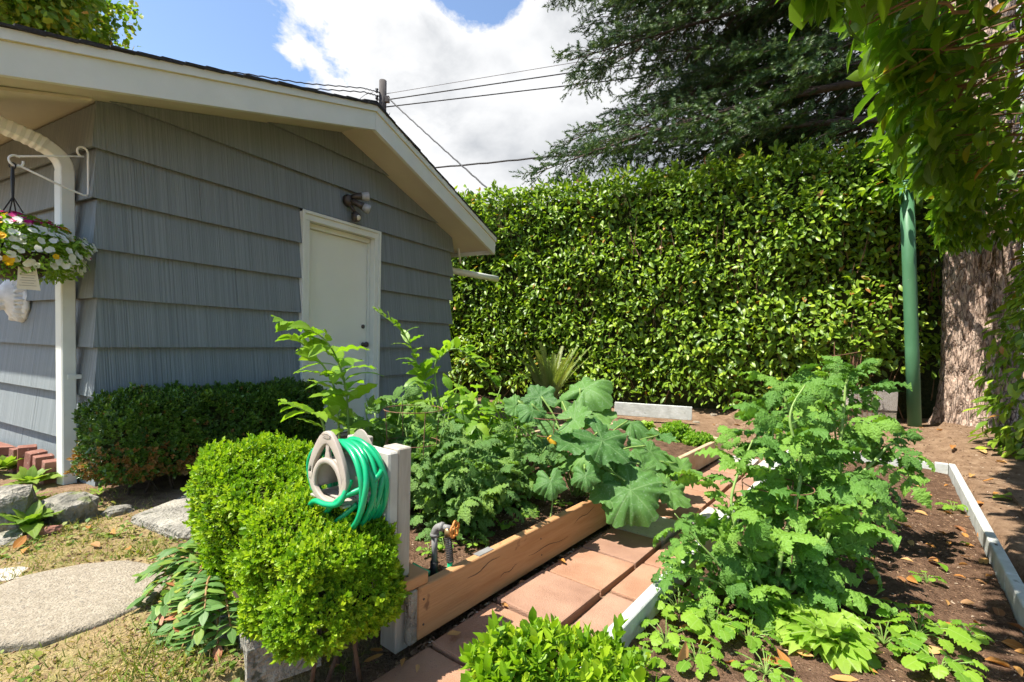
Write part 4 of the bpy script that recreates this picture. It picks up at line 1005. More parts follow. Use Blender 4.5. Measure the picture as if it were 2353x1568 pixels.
# ------------------------------------------------------------------ utility pole and wires
def build_utility():
    top = D(880, 186, 16.0); b = Vector((top.x, top.y, 0)); root = thing('utility_pole', 'weathered wooden utility pole rising behind the shed roof', 'pole', b)
    MB(b).tube([b, top+Vector((0, 0, -1)), top], [0.16, 0.122, 0.118], 14).build('pole', M['pole_wood'], root, True)
    for k, v in enumerate((213, 229, 246)):
        q = D(874, v, 16.0); q = q+Vector((-0.08, -0.12, 0))
        MB(b).tube([q+Vector((0, 0, -0.07)), q+Vector((0, 0, -0.03)), q, q+Vector((0, 0, 0.05)), q+Vector((0, 0, 0.07))], [0.03, 0.055, 0.035, 0.055, 0.02], 8).build('insulator', M['black'], root, True)
    q = D(890, 229, 15.95); MB(b).box(q, (0.07, 0, 0), (0, 0.06, 0), (0, 0, 0.10)).build('bracket', M['dark_metal'], root, bevel=0.01)
    def wire(pts, r, label, mt='cable', sag=0.0, wob=0.0, seed=0):
        P = [Vector(p) for p in pts]; out = []
        for a, c in zip(P[:-1], P[1:]):
            for i in range(16):
                t_ = i/16; out.append(a.lerp(c, t_)+Vector((0, 0, -sag*4*t_*(1-t_)+wob*math.sin(i*2.1+seed))))
        out.append(P[-1]); L = P[0]
        o = MB(L).tube(out, r, 6).build('power_line', M[mt], None, True); o.location = L
        tag(o, label, 'cable', 'overhead wires')
    wire([D(880, 217, 16), D(1440, 124, 15.5), D(1990, 20, 15)], 0.010, 'thin pale wire, topmost of the three from the pole to the fir', 'cable_l', 0.0)
    wire([D(880, 231, 16), D(1510, 138, 15.4), D(2060, 40, 15)], 0.018, 'black wire in the middle of the three from the pole to the fir')
    wire([D(880, 247, 16), D(1510, 173, 15.4), D(2060, 88, 15)], 0.018, 'black wire, lowest of the three from the pole to the fir')
    wire([D(876, 214, 16), D(835, 203, 15), D(700, 192, 13.5), D(540, 166, 12.5), Vector((-17, 14.5, 7.2))], 0.016, 'upper twisted service wire from the pole over the shed roof', wob=0.012)
    wire([D(874, 222, 16), D(836, 212, 15), D(700, 203, 13.5), D(560, 190, 12.5), Vector((-17, 14.2, 6.9))], 0.016, 'lower twisted service wire from the pole over the shed roof', wob=0.014, seed=2)
    wire([D(893, 226, 15.9), D(915, 248, 15.6), D(1010, 335, 14), D(1125, 438, 12), D(1190, 500, 11)], 0.020, 'black cable slanting down from the pole behind the hedge', wob=0.01, seed=1)
    wire([D(905, 392, 17), D(1240, 362, 14), D(1600, 330, 12), D(1960, 290, 10.5), D(2150, 262, 10)], 0.026, 'thick twisted cable crossing low in front of the fir branches', sag=0.03, wob=0.008)
    wire([D(872, 229, 16), D(800, 262, 14.5), D(700, 310, 13)], 0.012, 'short wire from the pole middle insulator to the roof ridge')
    wire([D(873, 247, 16), D(845, 262, 15), D(760, 320, 13)], 0.012, 'short wire from the pole lowest insulator to the roof ridge')
    lp = [D(872, 214, 15.9)+Vector((-0.55*math.sin(t_)*1.0-0.2, 0, 0.55*math.cos(t_*1.0)-0.55)) for t_ in np.linspace(0, 4.6, 18)]
    wire(lp, 0.008, 'loose loop of thin wire hanging beside the pole insulators')
build_utility()

# ================================================================== raised bed timbers
def plank(name, a, b, th, h, z0, mat, root, side=1, bev=0.004, cracks=0):
    """board from a to b (plan), thickness th to the +side of the line, height h"""
    a, b = Vector(a), Vector(b); d = (b-a).normalized(); n = Vector((d.y, -d.x, 0))*side
    mb = MB(root.location)
    c = (a+b)/2+n*th/2; mb.box((c.x, c.y, z0+h/2), d*(b-a).length/2, n*th/2, (0, 0, h/2))
    return mb.build(name, M[mat], root, bevel=bev)
def build_left_bed():
    o = SCP(1.12, -1.25); root = thing('raised_bed', 'raised bed with orange stained cedar planks beside the paver path', 'planter bed', o)
    c = -1.249
    p1 = plank('plank', SCP(1.105, c), SCP(2.585, c), 0.038, 0.188, 0.0, 'cedar', root, -1)
    for s, z in ((1.13, 0.14), (1.13, 0.05), (1.85, 0.13), (1.86, 0.05), (2.55, 0.14), (2.56, 0.05), (2.63, 0.13), (2.63, 0.05)):
        q = SCP(s, c, z); MB(o).tube([q-PC*0.002, q+PC*0.0016], 0.0042, 8).build('screw', M['dark_metal'], root)
    for s, z, ln, r_ in ((1.35, 0.125, 0.20, 0.05), (1.75, 0.085, 0.34, -0.03), (2.15, 0.12, 0.22, 0.04), (1.55, 0.06, 0.12, 0.02)):
        P_ = [SCP(s+ln*t_, c+0.0008, z+r_*t_*0.6+0.006*math.sin(t_*9+s*20)) for t_ in np.linspace(0, 1, 9)]
        MB(o).tube(P_, [0.0003, 0.0009, 0.0013, 0.0013, 0.0015, 0.0012, 0.0011, 0.0008, 0.0003], 5).build('split', M['branch'], root)
    plank('plank', SCP(2.60, c+0.012), SCP(3.10, c+0.004), 0.036, 0.180, -0.005, 'cedar', root, -1)
    plank('plank', SCP(3.11, c), SCP(4.86, c+0.03), 0.038, 0.178, 0.0, 'cedar_top', root, -1)
    plank('end_board', SCP(4.865, -2.66), SCP(4.865, c+0.03), 0.036, 0.17, 0.0, 'cedar_top', root, -1)
    plank('end_board', SCP(1.10, -2.66), SCP(1.10, -1.60), 0.036, 0.17, 0.0, 'cedar_top', root, -1)
    plank('side_board', SCP(1.14, -2.70), SCP(4.83, -2.70), 0.036, 0.17, 0.0, 'cedar_top', root, -1)
    plank('stake', SCP(2.50, c-0.042), SCP(2.62, c-0.042), 0.04, 0.19, 0.0, 'cedar_top', root, -1)
    # cap block and concrete pier at the near corner
    MB(o).box(SCP(1.098, -1.335, 0.211), PD*0.055, PC*0.085, (0, 0, 0.021)).build('cap_board', M['cedar'], root, bevel=0.004)
    MB(o).box(SCP(1.084, -1.262, 0.094), PD*0.019, PC*0.016, (0, 0, 0.0945)).build('concrete_pier', M['concrete_d'], root, bevel=0.006)
    MB(o).box(SCP(1.075, -1.275, 0.2335), PD*0.004, PC*0.004, (0, 0, 0.0016)).build('nail', M['dark_metal'], root)
    MB(o).box(SCP(1.47, c-0.022, 0.1895), PD*0.045, PC*0.016, (0, 0, 0.0012)).build('paint_patch', M['pvc'], root)
build_left_bed()
def build_right_bed():
    o = SCP(1.12, -0.685); root = thing('raised_bed', 'raised bed edged with peeling white boards around the staked tomatoes', 'planter bed', o)
    plank('side_board', SCP(0.10, -0.645), SCP(2.30, -0.655), 0.042, 0.17, -0.05, 'board_white', root, -1)
    plank('side_board', SCP(2.31, -0.655), SCP(5.40, -0.66), 0.042, 0.17, -0.05, 'board_white', root, -1)
    plank('side_board', SCP(0.10, 0.425), SCP(2.9, 0.425), 0.042, 0.165, -0.05, 'board_white', root, 1)
    plank('side_board', SCP(2.91, 0.425), SCP(5.44, 0.425), 0.042, 0.165, -0.05, 'board_white', root, 1)
    plank('end_board', SCP(5.405, -0.70), SCP(5.405, 0.33), 0.042, 0.155, -0.05, 'board_white', root, -1)
    plank('corner_block', SCP(5.38, 0.335), SCP(5.38, 0.422), 0.055, 0.165, -0.05, 'board_white', root, -1)
    MB(o).box(SCP(3.3, 0.445, 0.1162), PD*0.010, PC*0.005, (0, 0, 0.0014)).build('nail', M['dark_metal'], root)
build_right_bed()
def build_edging():
    a, b = SCP(2.0, 0.68), SCP(5.0, 0.72); o = Vector((a.x, a.y, 0.05)); r = thing('edging_board', 'half buried brown wooden edging board outside the white edged bed', 'edging board', o)
    MB(o).box(((a+b)/2)+Vector((0, 0, 0.052)), (b-a)/2, PC*0.014, (0, 0, 0.022)).build('board', M['twig'], r, bevel=0.003)
build_edging()

# ------------------------------------------------------------------ hose rack, hanger, hose
RA, RBk = Vector((-0.788, 0.616, 0)), Vector((0.616, 0.788, 0))        # along the rack to the left / to the back
R0 = Vector((-0.395, 1.575, 0))
def RK(a, q, z): return R0+RA*a-RBk*q+Vector((0, 0, z))                 # q: out from the face towards the lawn
def build_rack():
    root = thing('hose_rack', 'taupe painted wooden post stand carrying the hose hanger', 'hose stand', R0)
    def bx(n, a0, a1, q0, q1, z0, z1, m, bv=0.004):
        c = RK((a0+a1)/2, (q0+q1)/2, (z0+z1)/2)
        return MB(R0).box(c, RA*((a1-a0)/2), RBk*((q1-q0)/2), (0, 0, (z1-z0)/2)).build(n, M[m], root, bevel=bv)
    bx('post', 0.004, 0.090, -0.098, -0.041, -0.03, 0.678, 'post')
    bx('post', 0.22, 0.306, -0.098, -0.041, -0.03, 0.684, 'post')
    bx('back_board', 0.0, 0.305, -0.040, 0.0, 0.43, 0.672, 'post_front', 0.006)
    bx('back_board', 0.0, 0.305, -0.040, 0.0, 0.19, 0.4275, 'post_front', 0.006)
    for a, z in ((0.05, 0.59), (0.06, 0.40), (0.25, 0.60)):
        p = RK(a, 0.001, z); MB(R0).tube([p+RBk*0.003, p-RBk*0.0015], 0.0045, 8).build('screw', M['dark_metal'], root)
build_rack()
KS = 0.86
HA, HQ, HZ = 0.150, 0.132, 0.592        # hanger: middle along the rack, front plate distance, arch centre height
def build_hanger():
    o = RK(HA, 0, HZ); root = thing('hose_hanger', 'taupe plastic hose hanger with open teardrop front', 'hose hanger', o)
    def X(a, q, z): return RK(HA+a*KS, q, HZ+z*KS)
    n = 56
    def egg(t_, s=1.0):
        a = math.sin(t_); c = math.cos(t_)
        w = 0.132*(1-0.33*max(0, c)**1.3)*(1.0 if c > 0 else 1-0.10*c*c)
        return (w*a*s, (0.175*c if c > 0 else 0.115*c)*s+0.0)
    def strip(outer, inner, q0, q1, closed=True):
        m = len(outer); vs, fs = [], []
        for (oa, oz), (ia, iz) in zip(outer, inner):
            vs += [X(oa, q1, oz), X(ia, q1, iz), X(ia, q0, iz), X(oa, q0, oz)]
        for i in range(m if closed else m-1):
            j = (i+1) % m
            for k in range(4): fs.append((i*4+k, i*4+(k+1) % 4, j*4+(k+1) % 4, j*4+k))
        if not closed: fs += [(3, 2, 1, 0), tuple((m-1)*4+k for k in range(4))]
        return MB(o).add(vs, fs)
    ts = [2*math.pi*i/n for i in range(n)]
    outer = [egg(t_) for t_ in ts]
    inner = [(a*(0.80 if z < 0.05 else 0.80-0.06*(z-0.05)/0.12), (z-0.0)*0.80-(0.014 if z > 0 else -0.004)) for a, z in outer]
    strip(outer, inner, HQ-0.012, HQ+0.004).build('front_ring', M['hanger'], root, True, bevel=0.003, seg=2)
    # arch band (saddle)
    def arch(r, t_): return (r*math.cos(t_), r*1.02*math.sin(t_)-0.035)
    m = 22; at = [math.pi*(i/m)*1.16-0.25 for i in range(m+1)]
    strip([arch(0.104, t_) for t_ in at], [arch(0.096, t_) for t_ in at], 0.002, HQ-0.002, False).build('saddle', M['hanger'], root, True)
    strip([arch(0.1055, t_) for t_ in at], [arch(0.084, t_) for t_ in at], HQ-0.010, HQ+0.003, False).build('arch_rim', M['hanger'], root, True, bevel=0.002)
    # strut from the arch to the top of the ring
    st = [(-0.040, 0.048), (-0.017, 0.076), (-0.011, 0.100), (-0.012, 0.128), (0.012, 0.128), (0.011, 0.100), (0.017, 0.076), (0.040, 0.048), (0, 0.060)]
    MB(o).prism([X(a, HQ+0.001, z) for a, z in st], 0, RBk*0.009).build('strut', M['hanger'], root, bevel=0.0015)
    # floor tray with slots
    for k, (q0, q1) in enumerate(((0.004, 0.046), (0.058, 0.096), (0.108, HQ+0.002))):
        MB(o).box(X(0, (q0+q1)/2, -0.092), RA*0.100, RBk*((q1-q0)/2), (0, 0, 0.004)).build('tray_slat', M['hanger'], root, bevel=0.002)
    for sg in (-1, 1):
        MB(o).box(X(sg*0.096, HQ/2, -0.090), RA*0.006, RBk*(HQ/2-0.001), (0, 0, 0.010)).build('tray_rail', M['hanger'], root, bevel=0.002)
    bk = [egg(t_, 0.93) for t_ in ts]
    MB(o).prism([X(a, 0.0015, z) for a, z in bk], 0, -RBk*0.005).build('back_plate', M['hanger'], root, bevel=0.001)
    # raised oval maker's mark at the top of the ring
    c = (0.0, 0.158); ov = [X(c[0]+0.030*math.cos(t_), HQ+0.006, c[1]+0.008*math.sin(t_)) for t_ in np.linspace(0, 2*math.pi, 25)]
    MB(o).tube(ov, 0.0010, 5, False).build('emblem_oval', M['hanger'], root, True)
    for i in range(6):
        a = -0.018+0.0072*i; hh = (0.0034, 0.0026, 0.0026, 0.0030, 0.0026, 0.0026)[i]
        MB(o).box(X(-a, HQ+0.0052, 0.158), RA*0.0022, RBk*0.0010, (0, 0, hh)).build('emblem_letter', M['hanger'], root)
build_hanger()
def build_hose():
    o = RK(HA, 0.06, HZ); pts = []
    rr = random.Random(12)
    loops = 8; n = 40
    W_ = [(0.150+0.040*rr.random(), 0.125+0.022*rr.random(), rr.uniform(-0.045, -0.005), rr.uniform(-0.012, 0.010)) for _ in range(loops+1)]
    for k in range(loops*n+1):
        i = k//n; f = (k % n)/n; i2 = min(i+1, loops)
        L = [W_[i][j]*(1-f)+W_[i2][j]*f for j in range(4)]
        t_ = 2*math.pi*f+1.3
        q = 0.022+0.105*(0.5-0.5*math.cos(2*math.pi*(k/(loops*n))*1.5+0.6))+0.012*math.sin(t_*2+i)
        a = L[2]+L[0]*math.cos(t_)*(1.0 if math.cos(t_) < 0 else 1.12); z = math.sin(t_)
        z = L[1]*z+0.0 if z > 0 else (L[1]+0.050)*z
        pts.append(RK(HA+a*KS, 0.86*q, HZ+(z+L[3]-0.012)*KS))
    # free ends: one kink out over the post side, one falling across the front
    end1 = [RK(HA-0.0860, 0.1276, HZ-0.0516), RK(HA-0.1333, 0.1188, HZ-0.0043), RK(HA-0.1763, 0.0880, HZ+0.0189)]
    def smooth(P, m=8):
        out = []
        for i in range(len(P)-1):
            p0, p1, p2, p3 = P[max(i-1, 0)], P[i], P[i+1], P[min(i+2, len(P)-1)]
            for j in range(m):
                t_ = j/m; out.append(0.5*((2*p1)+(p2-p0)*t_+(2*p0-5*p1+4*p2-p3)*t_*t_+(3*p1-p0-3*p2+p3)*t_**3))
        out.append(P[-1]); return out
    root = thing('garden_hose', 'bright green garden hose coiled on the taupe hanger', 'hose', o)
    MB(o).tube(pts, 0.0092, 10).build('coil', M['hose'], root, True)
    e1 = smooth([RK(HA+0.0172, 0.1320, HZ-0.1290), RK(HA-0.0473, 0.1408, HZ-0.0817), RK(HA-0.0989, 0.1320, HZ-0.0430), RK(HA-0.1376, 0.0968, HZ-0.0189), RK(HA-0.1677, 0.0616, HZ+0.0155), RK(HA-0.1419, 0.0264, HZ+0.0301), RK(HA-0.1032, 0.0176, HZ+0.0430)])
    MB(o).tube(e1, 0.0092, 10).build('loose_loop', M['hose'], root, True)
    e2 = smooth([RK(HA-0.1075, 0.1144, HZ+0.0086), RK(HA-0.0946, 0.1452, HZ-0.0602), RK(HA-0.0473, 0.1628, HZ-0.0731), RK(HA+0.0086, 0.1672, HZ-0.0731), RK(HA+0.0473, 0.1628, HZ-0.0989), RK(HA+0.0731, 0.1540, HZ-0.1419)])
    MB(o).tube(e2, 0.0092, 10).build('loose_end', M['hose'], root, True)
    e3 = smooth([RK(HA-0.1032, 0.0880, HZ-0.0774), RK(HA-0.0516, 0.1232, HZ-0.1333), RK(HA+0.0172, 0.1408, HZ-0.1677), RK(HA+0.0430, 0.1452, HZ-0.1763)])
    ed = (e2[-1]-e2[-2]).normalized(); MB(o).tube([e2[-1]-ed*0.004, e2[-1]+ed*0.012, e2[-1]+ed*0.014, e2[-1]+ed*0.030], [0.0115, 0.0115, 0.014, 0.014], 12).build('hose_coupling', M['brass'], root)
    MB(o).tube(e3, 0.0092, 10).build('loose_strand', M['hose'], root, True)
build_hose()
def build_spigot():
    b = G(997, 1328, 0.125); b = Vector((b.x, b.y, 0.115)); root = thing('garden_spigot', 'grey pipe garden tap with orange handle standing in bed soil', 'tap', b)
    rt = (PC*0.75+PD*0.2).normalized()
    MB(b).tube([b, b+Vector((0, 0, 0.075))], 0.0155, 12).build('pipe_foot', M['black'], root, True)
    MB(b).tube([b+Vector((0, 0, 0.07)), b+Vector((0, 0, 0.185))], 0.0118, 12).build('riser_pipe', M['pvc'], root, True)
    el = [b+Vector((0, 0, 0.18))+rt*(0.032*(1-math.cos(t_)))+Vector((0, 0, 0.036*math.sin(t_))) for t_ in np.linspace(0, math.pi/2, 9)]
    MB(b).tube(el, 0.0152, 12).build('elbow', M['pvc'], root, True)
    MB(b).tube([b+Vector((0, 0, 0.173)), b+Vector((0, 0, 0.185))], 0.0178, 12).build('collar', M['pvc'], root, True)
    q = el[-1]
    MB(b).tube([q-rt*0.006, q+rt*0.006], 0.0178, 12).build('collar', M['pvc'], root, True)
    MB(b).tube([q, q+rt*0.038], 0.0115, 12).build('valve_body', M['pvc'], root, True)
    s = q+rt*0.026
    MB(b).tube([s, s+Vector((0, 0, -0.030))+rt*0.004], [0.013, 0.016], 12).build('spout', M['brass'], root, True)
    MB(b).tube([q+rt*0.036, q+rt*0.056], 0.004, 8).build('valve_stem', M['brass'], root, True)
    h = q+rt*0.056; ax1 = Vector((0, 0, 1)); ax2 = rt.cross(ax1)
    hv = MB(b)
    ring = [h+(ax1*math.cos(t_)+ax2*math.sin(t_))*(0.027+0.0035*math.cos(5*t_)) for t_ in np.linspace(0, 2*math.pi, 31)]
    hv.tube(ring, 0.0048, 7, False)
    hv.build('handle', M['orange'], root, True)
    hb = MB(b)
    hb.tube([h-ax1*0.026, h+ax1*0.026], 0.004, 6).tube([h-ax2*0.026, h+ax2*0.026], 0.004, 6)
    hb.build('handle_spokes', M['orange'], root, True)
    c = s+Vector((0, 0, -0.028)); sp = []
    for i in range(120):
        t_ = i/119; sp.append(c+Vector((0, 0, -0.10*t_))+rt*0.012*t_+(rt*math.cos(t_*2*math.pi*12)+ax2*math.sin(t_*2*math.pi*12))*0.0135)
    MB(b).tube(sp, 0.0020, 5, False).build('hose_spring', M['dark_metal'], root, True)
    MB(b).tube([c, c+Vector((0, 0, -0.10))+rt*0.012], 0.0115, 10).build('hose_connector', M['pvc'], root, True)
    h0 = c+Vector((0, 0, -0.098))+rt*0.012
    P = [h0, h0+Vector((0, 0, -0.03))+rt*0.0, h0+Vector((0, 0, -0.058))-rt*0.03, h0+Vector((0, 0, -0.070))-rt*0.075, h0+Vector((0, 0, -0.064))-rt*0.12, h0+Vector((0, 0, -0.05))-rt*0.17]
    root2 = thing('supply_hose', 'short green hose from the tap lying on bed soil', 'hose', h0)
    MB(h0).tube(P, 0.0105, 10).build('hose', M['hose'], root2, True)
build_spigot()

# ------------------------------------------------------------------ pole, blocks, rubble at the back
def build_pole():
    b = G(2102, 981, gz(4.8, 5.8)); t_ = D(2083, 420, b.y); b.z = gz(b.x, b.y)-0.03
    root = thing('metal_pole', 'green painted round metal pole under the laurel canopy', 'pole', b)
    MB(b).tube([b, b.lerp(t_, 0.33), b.lerp(t_, 0.66), t_], 0.068, 28).build('tube', M['pole_green'], root, True)
    MB(b).tube([t_, t_+Vector((0, 0, 0.012))], 0.073, 28).build('cap', M['pole_green'], root, True)
build_pole()
def block(name, label, p, ax, L, H, Wd, mat, hollow=True, group=None, tilt=0.0):
    """concrete block with two cores, face along ax"""
    ax = ax.normalized(); n = Vector((ax.y, -ax.x, 0)); root = thing(name, label, 'block', p, 0, group)
    mb = MB(p)
    mb.box(p+Vector((0, 0, H/2))+n*(-Wd*0.42), ax*L/2, n*Wd*0.08, (0, 0, H/2)); mb.box(p+Vector((0, 0, H/2))+n*(Wd*0.42), ax*L/2, n*Wd*0.08, (0, 0, H/2))
    body = mb.build('face_shell', M[mat], root, bevel=0.006)
    w2 = MB(p)
    for a in (-0.44, 0, 0.44): w2.box(p+Vector((0, 0, H/2))+ax*L*a, ax*L*0.06, n*Wd*0.338, (0, 0, H/2-0.002))
    w2.build('web', M[mat], root, bevel=0.004)
    return root
def build_blocks():
    ax = Vector((0.97, -0.15, 0))
    p = G(1998, 985, 0.15); p.z = gz(p.x, p.y)-0.02
    block('concrete_block', 'pale smooth concrete block under the rough grey block', p+Vector((0.10, 0.1, 0)), ax, 0.40, 0.225, 0.2, 'concrete', group='blocks by the green pole')
    block('concrete_block', 'rough grey concrete block on top of the pale block', p+Vector((0.05, 0.1, 0.228)), ax, 0.50, 0.235, 0.2, 'block', group='blocks by the green pole')
    # folded rusty cages leaning behind
    q = p+Vector((-0.05, 0.38, 0.02)); rt = thing('wire_cage', 'folded rusty wire cage standing behind the concrete blocks', 'wire cage', q)
    rr = random.Random(6)
    for i in range(13):
        a = q+Vector((rr.uniform(-0.16, 0.18), rr.uniform(-0.05, 0.08), 0)); MB(q).tube([a, a+Vector((rr.uniform(-0.08, 0.10), rr.uniform(-0.03, 0.03), rr.uniform(0.75, 1.02)))], 0.005, 5).build('upright', M['rust'], rt)
    for z in (0.35, 0.62, 0.85):
        pts = [q+Vector((0.24*math.cos(t_), 0.09*math.sin(t_), z+0.05*math.cos(t_))) for t_ in np.linspace(0, 2*math.pi, 25)]
        MB(q).tube(pts, 0.0045, 5, False).build('hoop', M['rust'], rt, True)
    # a panel of wire mesh in front of the blocks
    m0 = p+Vector((-0.26, -0.10, 0.0)); mr = thing('mesh_panel', 'small black wire mesh panel leaning on the concrete blocks', 'wire mesh', m0)
    for i in range(6):
        MB(m0).tube([m0+Vector((0.055*i, 0.0, 0)), m0+Vector((0.055*i, 0.05, 0.52))], 0.0035, 4).build('wire', M['rust'], mr)
    for i in range(9):
        MB(m0).tube([m0+Vector((-0.01, 0.005*i, 0.05+0.055*i)), m0+Vector((0.285, 0.005*i, 0.05+0.055*i))], 0.003, 4).build('wire', M['rust'], mr)
build_blocks()
def build_rubble():
    # white board on edge
    z = 0.14
    a, b = G(1412, 949, z), G(1590, 962, z); o = Vector((a.x, a.y, z-0.03)); r = thing('white_board', 'long white painted board on edge before the back hedge', 'board', o)
    MB(o).box((a+b)/2+Vector((0, 0, 0.06)), (b-a)/2, Vector((b.y-a.y, a.x-b.x, 0)).normalized()*0.02, (0, 0, 0.085)).build('board', M['board_white'], r, bevel=0.005)
    c = G(1350, 962, z)+Vector((0, 0.05, 0)); c.z = 0.12
    r = thing('cardboard_box', 'low brown cardboard box under the black rubber mat', 'box', c)
    MB(c).box(c+Vector((0, 0, 0.075)), HD*0.26, HN*0.16, (0, 0, 0.075)).build('carton', M['card'], r, bevel=0.004)
    for k in (-1, 1): MB(c).box(c+Vector((0, 0, 0.152))+HN*0.082*k, HD*0.258, HN*0.078, (0, 0, 0.0018)).build('flap', M['card'], r)
    e = c+Vector((0, 0, 0.156)); r = thing('rubber_mat', 'black rubber mat curled up on the cardboard box', 'mat', e)
    vs, fs = [], []; n = 26
    for i in range(n+1):
        t_ = i/n
        if t_ < 0.62: x = -0.24+0.40*t_/0.62; zz = 0.006+0.03*t_
        else:
            an = (t_-0.62)/0.38*4.6; rr_ = 0.062*(1-0.25*(t_-0.62)/0.38); x = 0.16+rr_*math.sin(an); zz = 0.035+0.06-rr_*math.cos(an)
        for w in (-0.17, 0.17):
            for th in (0, 0.009): vs.append(e+HD*x+HN*w+Vector((0, 0, zz+th)))
    for i in range(n):
        k = 4*i; fs += [(k, k+4, k+6, k+2), (k+1, k+3, k+7, k+5), (k, k+1, k+5, k+4), (k+2, k+6, k+7, k+3)]
    fs += [(0, 2, 3, 1), (4*n, 4*n+1, 4*n+3, 4*n+2)]
    MB(e).add(vs, fs).build('sheet', M['rubber'], r, True)
    kn = MB(e)
    for i in range(9):
        for j in range(7): kn.box(e+HD*(-0.21+0.04*i)+HN*(-0.14+0.046*j)+Vector((0, 0, 0.019+0.0022*i)), HD*0.011, HN*0.011, (0, 0, 0.006))
    k = kn.build('studs', M['rubber'], r); k['kind'] = 'stuff'
    # loose bricks at the foot of the hedge behind the shed
    for i, (u, v, dz, rz) in enumerate(((1042, 868, 0, 0.3), (1058, 872, 0, 0.5), (1074, 869, 0, 0.2), (1050, 860, 0.065, 0.35), (1069, 861, 0.065, 0.6))):
        p = D(u, v, 7.2); p.z = 0.15+dz+0.25
    for i, (u, v) in enumerate(((1600, 955), (1640, 948), (1985, 1000), (2135, 968), (2168, 964), (1655, 962))):
        p = G(u, v, 0.15); p.z = gz(p.x, p.y)-0.01
        rock('pebble', ('pale round pebble beside the white board end', 'small grey pebble under the hedge foot', 'small pale stone in front of the concrete blocks', 'small flat stone at the foot of the green pole', 'flat pale stone against the fir trunk', 'tiny tan pebble on dirt near the white board')[i], p, (0.05, 0.04, 0.025), 'concrete', 40+i)
def rock(name, label, p, r, mat, seed, cat='stone', rz=0.0, group=None):
    bm = bmesh.new(); bmesh.ops.create_icosphere(bm, subdivisions=3, radius=1.0)
    for v in bm.verts:
        c = v.co.copy(); k = 1+0.28*mnoise.noise(c*1.3+Vector((seed*3.1, 0, 0)))+0.17*mnoise.noise(c*3.0+Vector((0, seed*2.0, 0)))+0.09*mnoise.noise(c*7+Vector((seed, 0, 0)))
        q = c*k
        q = Vector((max(-0.86, min(0.86, q.x)), max(-0.86, min(0.86, q.y)), max(-0.6, min(0.84, q.z))))
        v.co = Vector((q.x*r[0], q.y*r[1], q.z*r[2]+r[2]*0.5))
    me = bpy.data.meshes.new(name); bm.to_mesh(me); bm.free(); me.materials.append(M[mat])
    o = obj(name, me); o.location = p; o.rotation_euler = (0, 0, rz); tag(o, label, cat, group); return o
build_rubble()

# ================================================================== shed corner: bracket, basket, plaque
BKS = 0.02
def build_bracket():
    o = SW(BKS, 0.036, 2.05); root = thing('plant_bracket', 'white wire plant bracket on the shed corner holding the basket', 'bracket', o)
    def Q(out, z): return SW(BKS, 0.036+out, z)
    up = [Q(0.006, 1.90+0.26*i/10) for i in range(11)]
    scroll = [Q(0.006+0.030*(1-math.cos(t_))*0.9, 2.16+0.030*math.sin(t_)) for t_ in np.linspace(0, 4.4, 14)]
    MB(o).tube(up+scroll, 0.006, 8).build('wall_rod', M['wire_white'], root, True)
    MB(o).tube([Q(0.028, 2.135), Q(0.15, 2.095), Q(0.335, 2.03)], 0.0055, 8).build('upper_arm', M['wire_white'], root, True)
    MB(o).tube([Q(0.006, 1.902), Q(0.03, 1.895), Q(0.16, 1.93), Q(0.33, 1.985)], 0.006, 8).build('lower_arm', M['wire_white'], root, True)
    MB(o).tube([Q(0.335+0.030*math.sin(t_), 2.005+0.030*math.cos(t_)) for t_ in np.linspace(-0.6, 5.0, 20)], 0.006, 8).build('hook_scroll', M['wire_white'], root, True)
    return Q(0.350, 1.975)
HK = build_bracket()
def flower_t(n=5, r=1.0):
    v, f, u = [(0, 0, -0.25)], [], [(0.5, 0.5)]
    m = n*3
    for i in range(m):
        a = 2*math.pi*i/m; k = r*(0.92 if i % 3 else 0.80); v.append((k*math.cos(a), k*math.sin(a), 0.12 if i % 3 else 0.02)); u.append((0.1, 0.9))
    f = [(0, 1+i, 1+(i+1) % m) for i in range(m)]
    v = [(x, z*0+y, z) for (x, y, z) in v]
    return np.array(v, dtype=float), f, np.array(u)
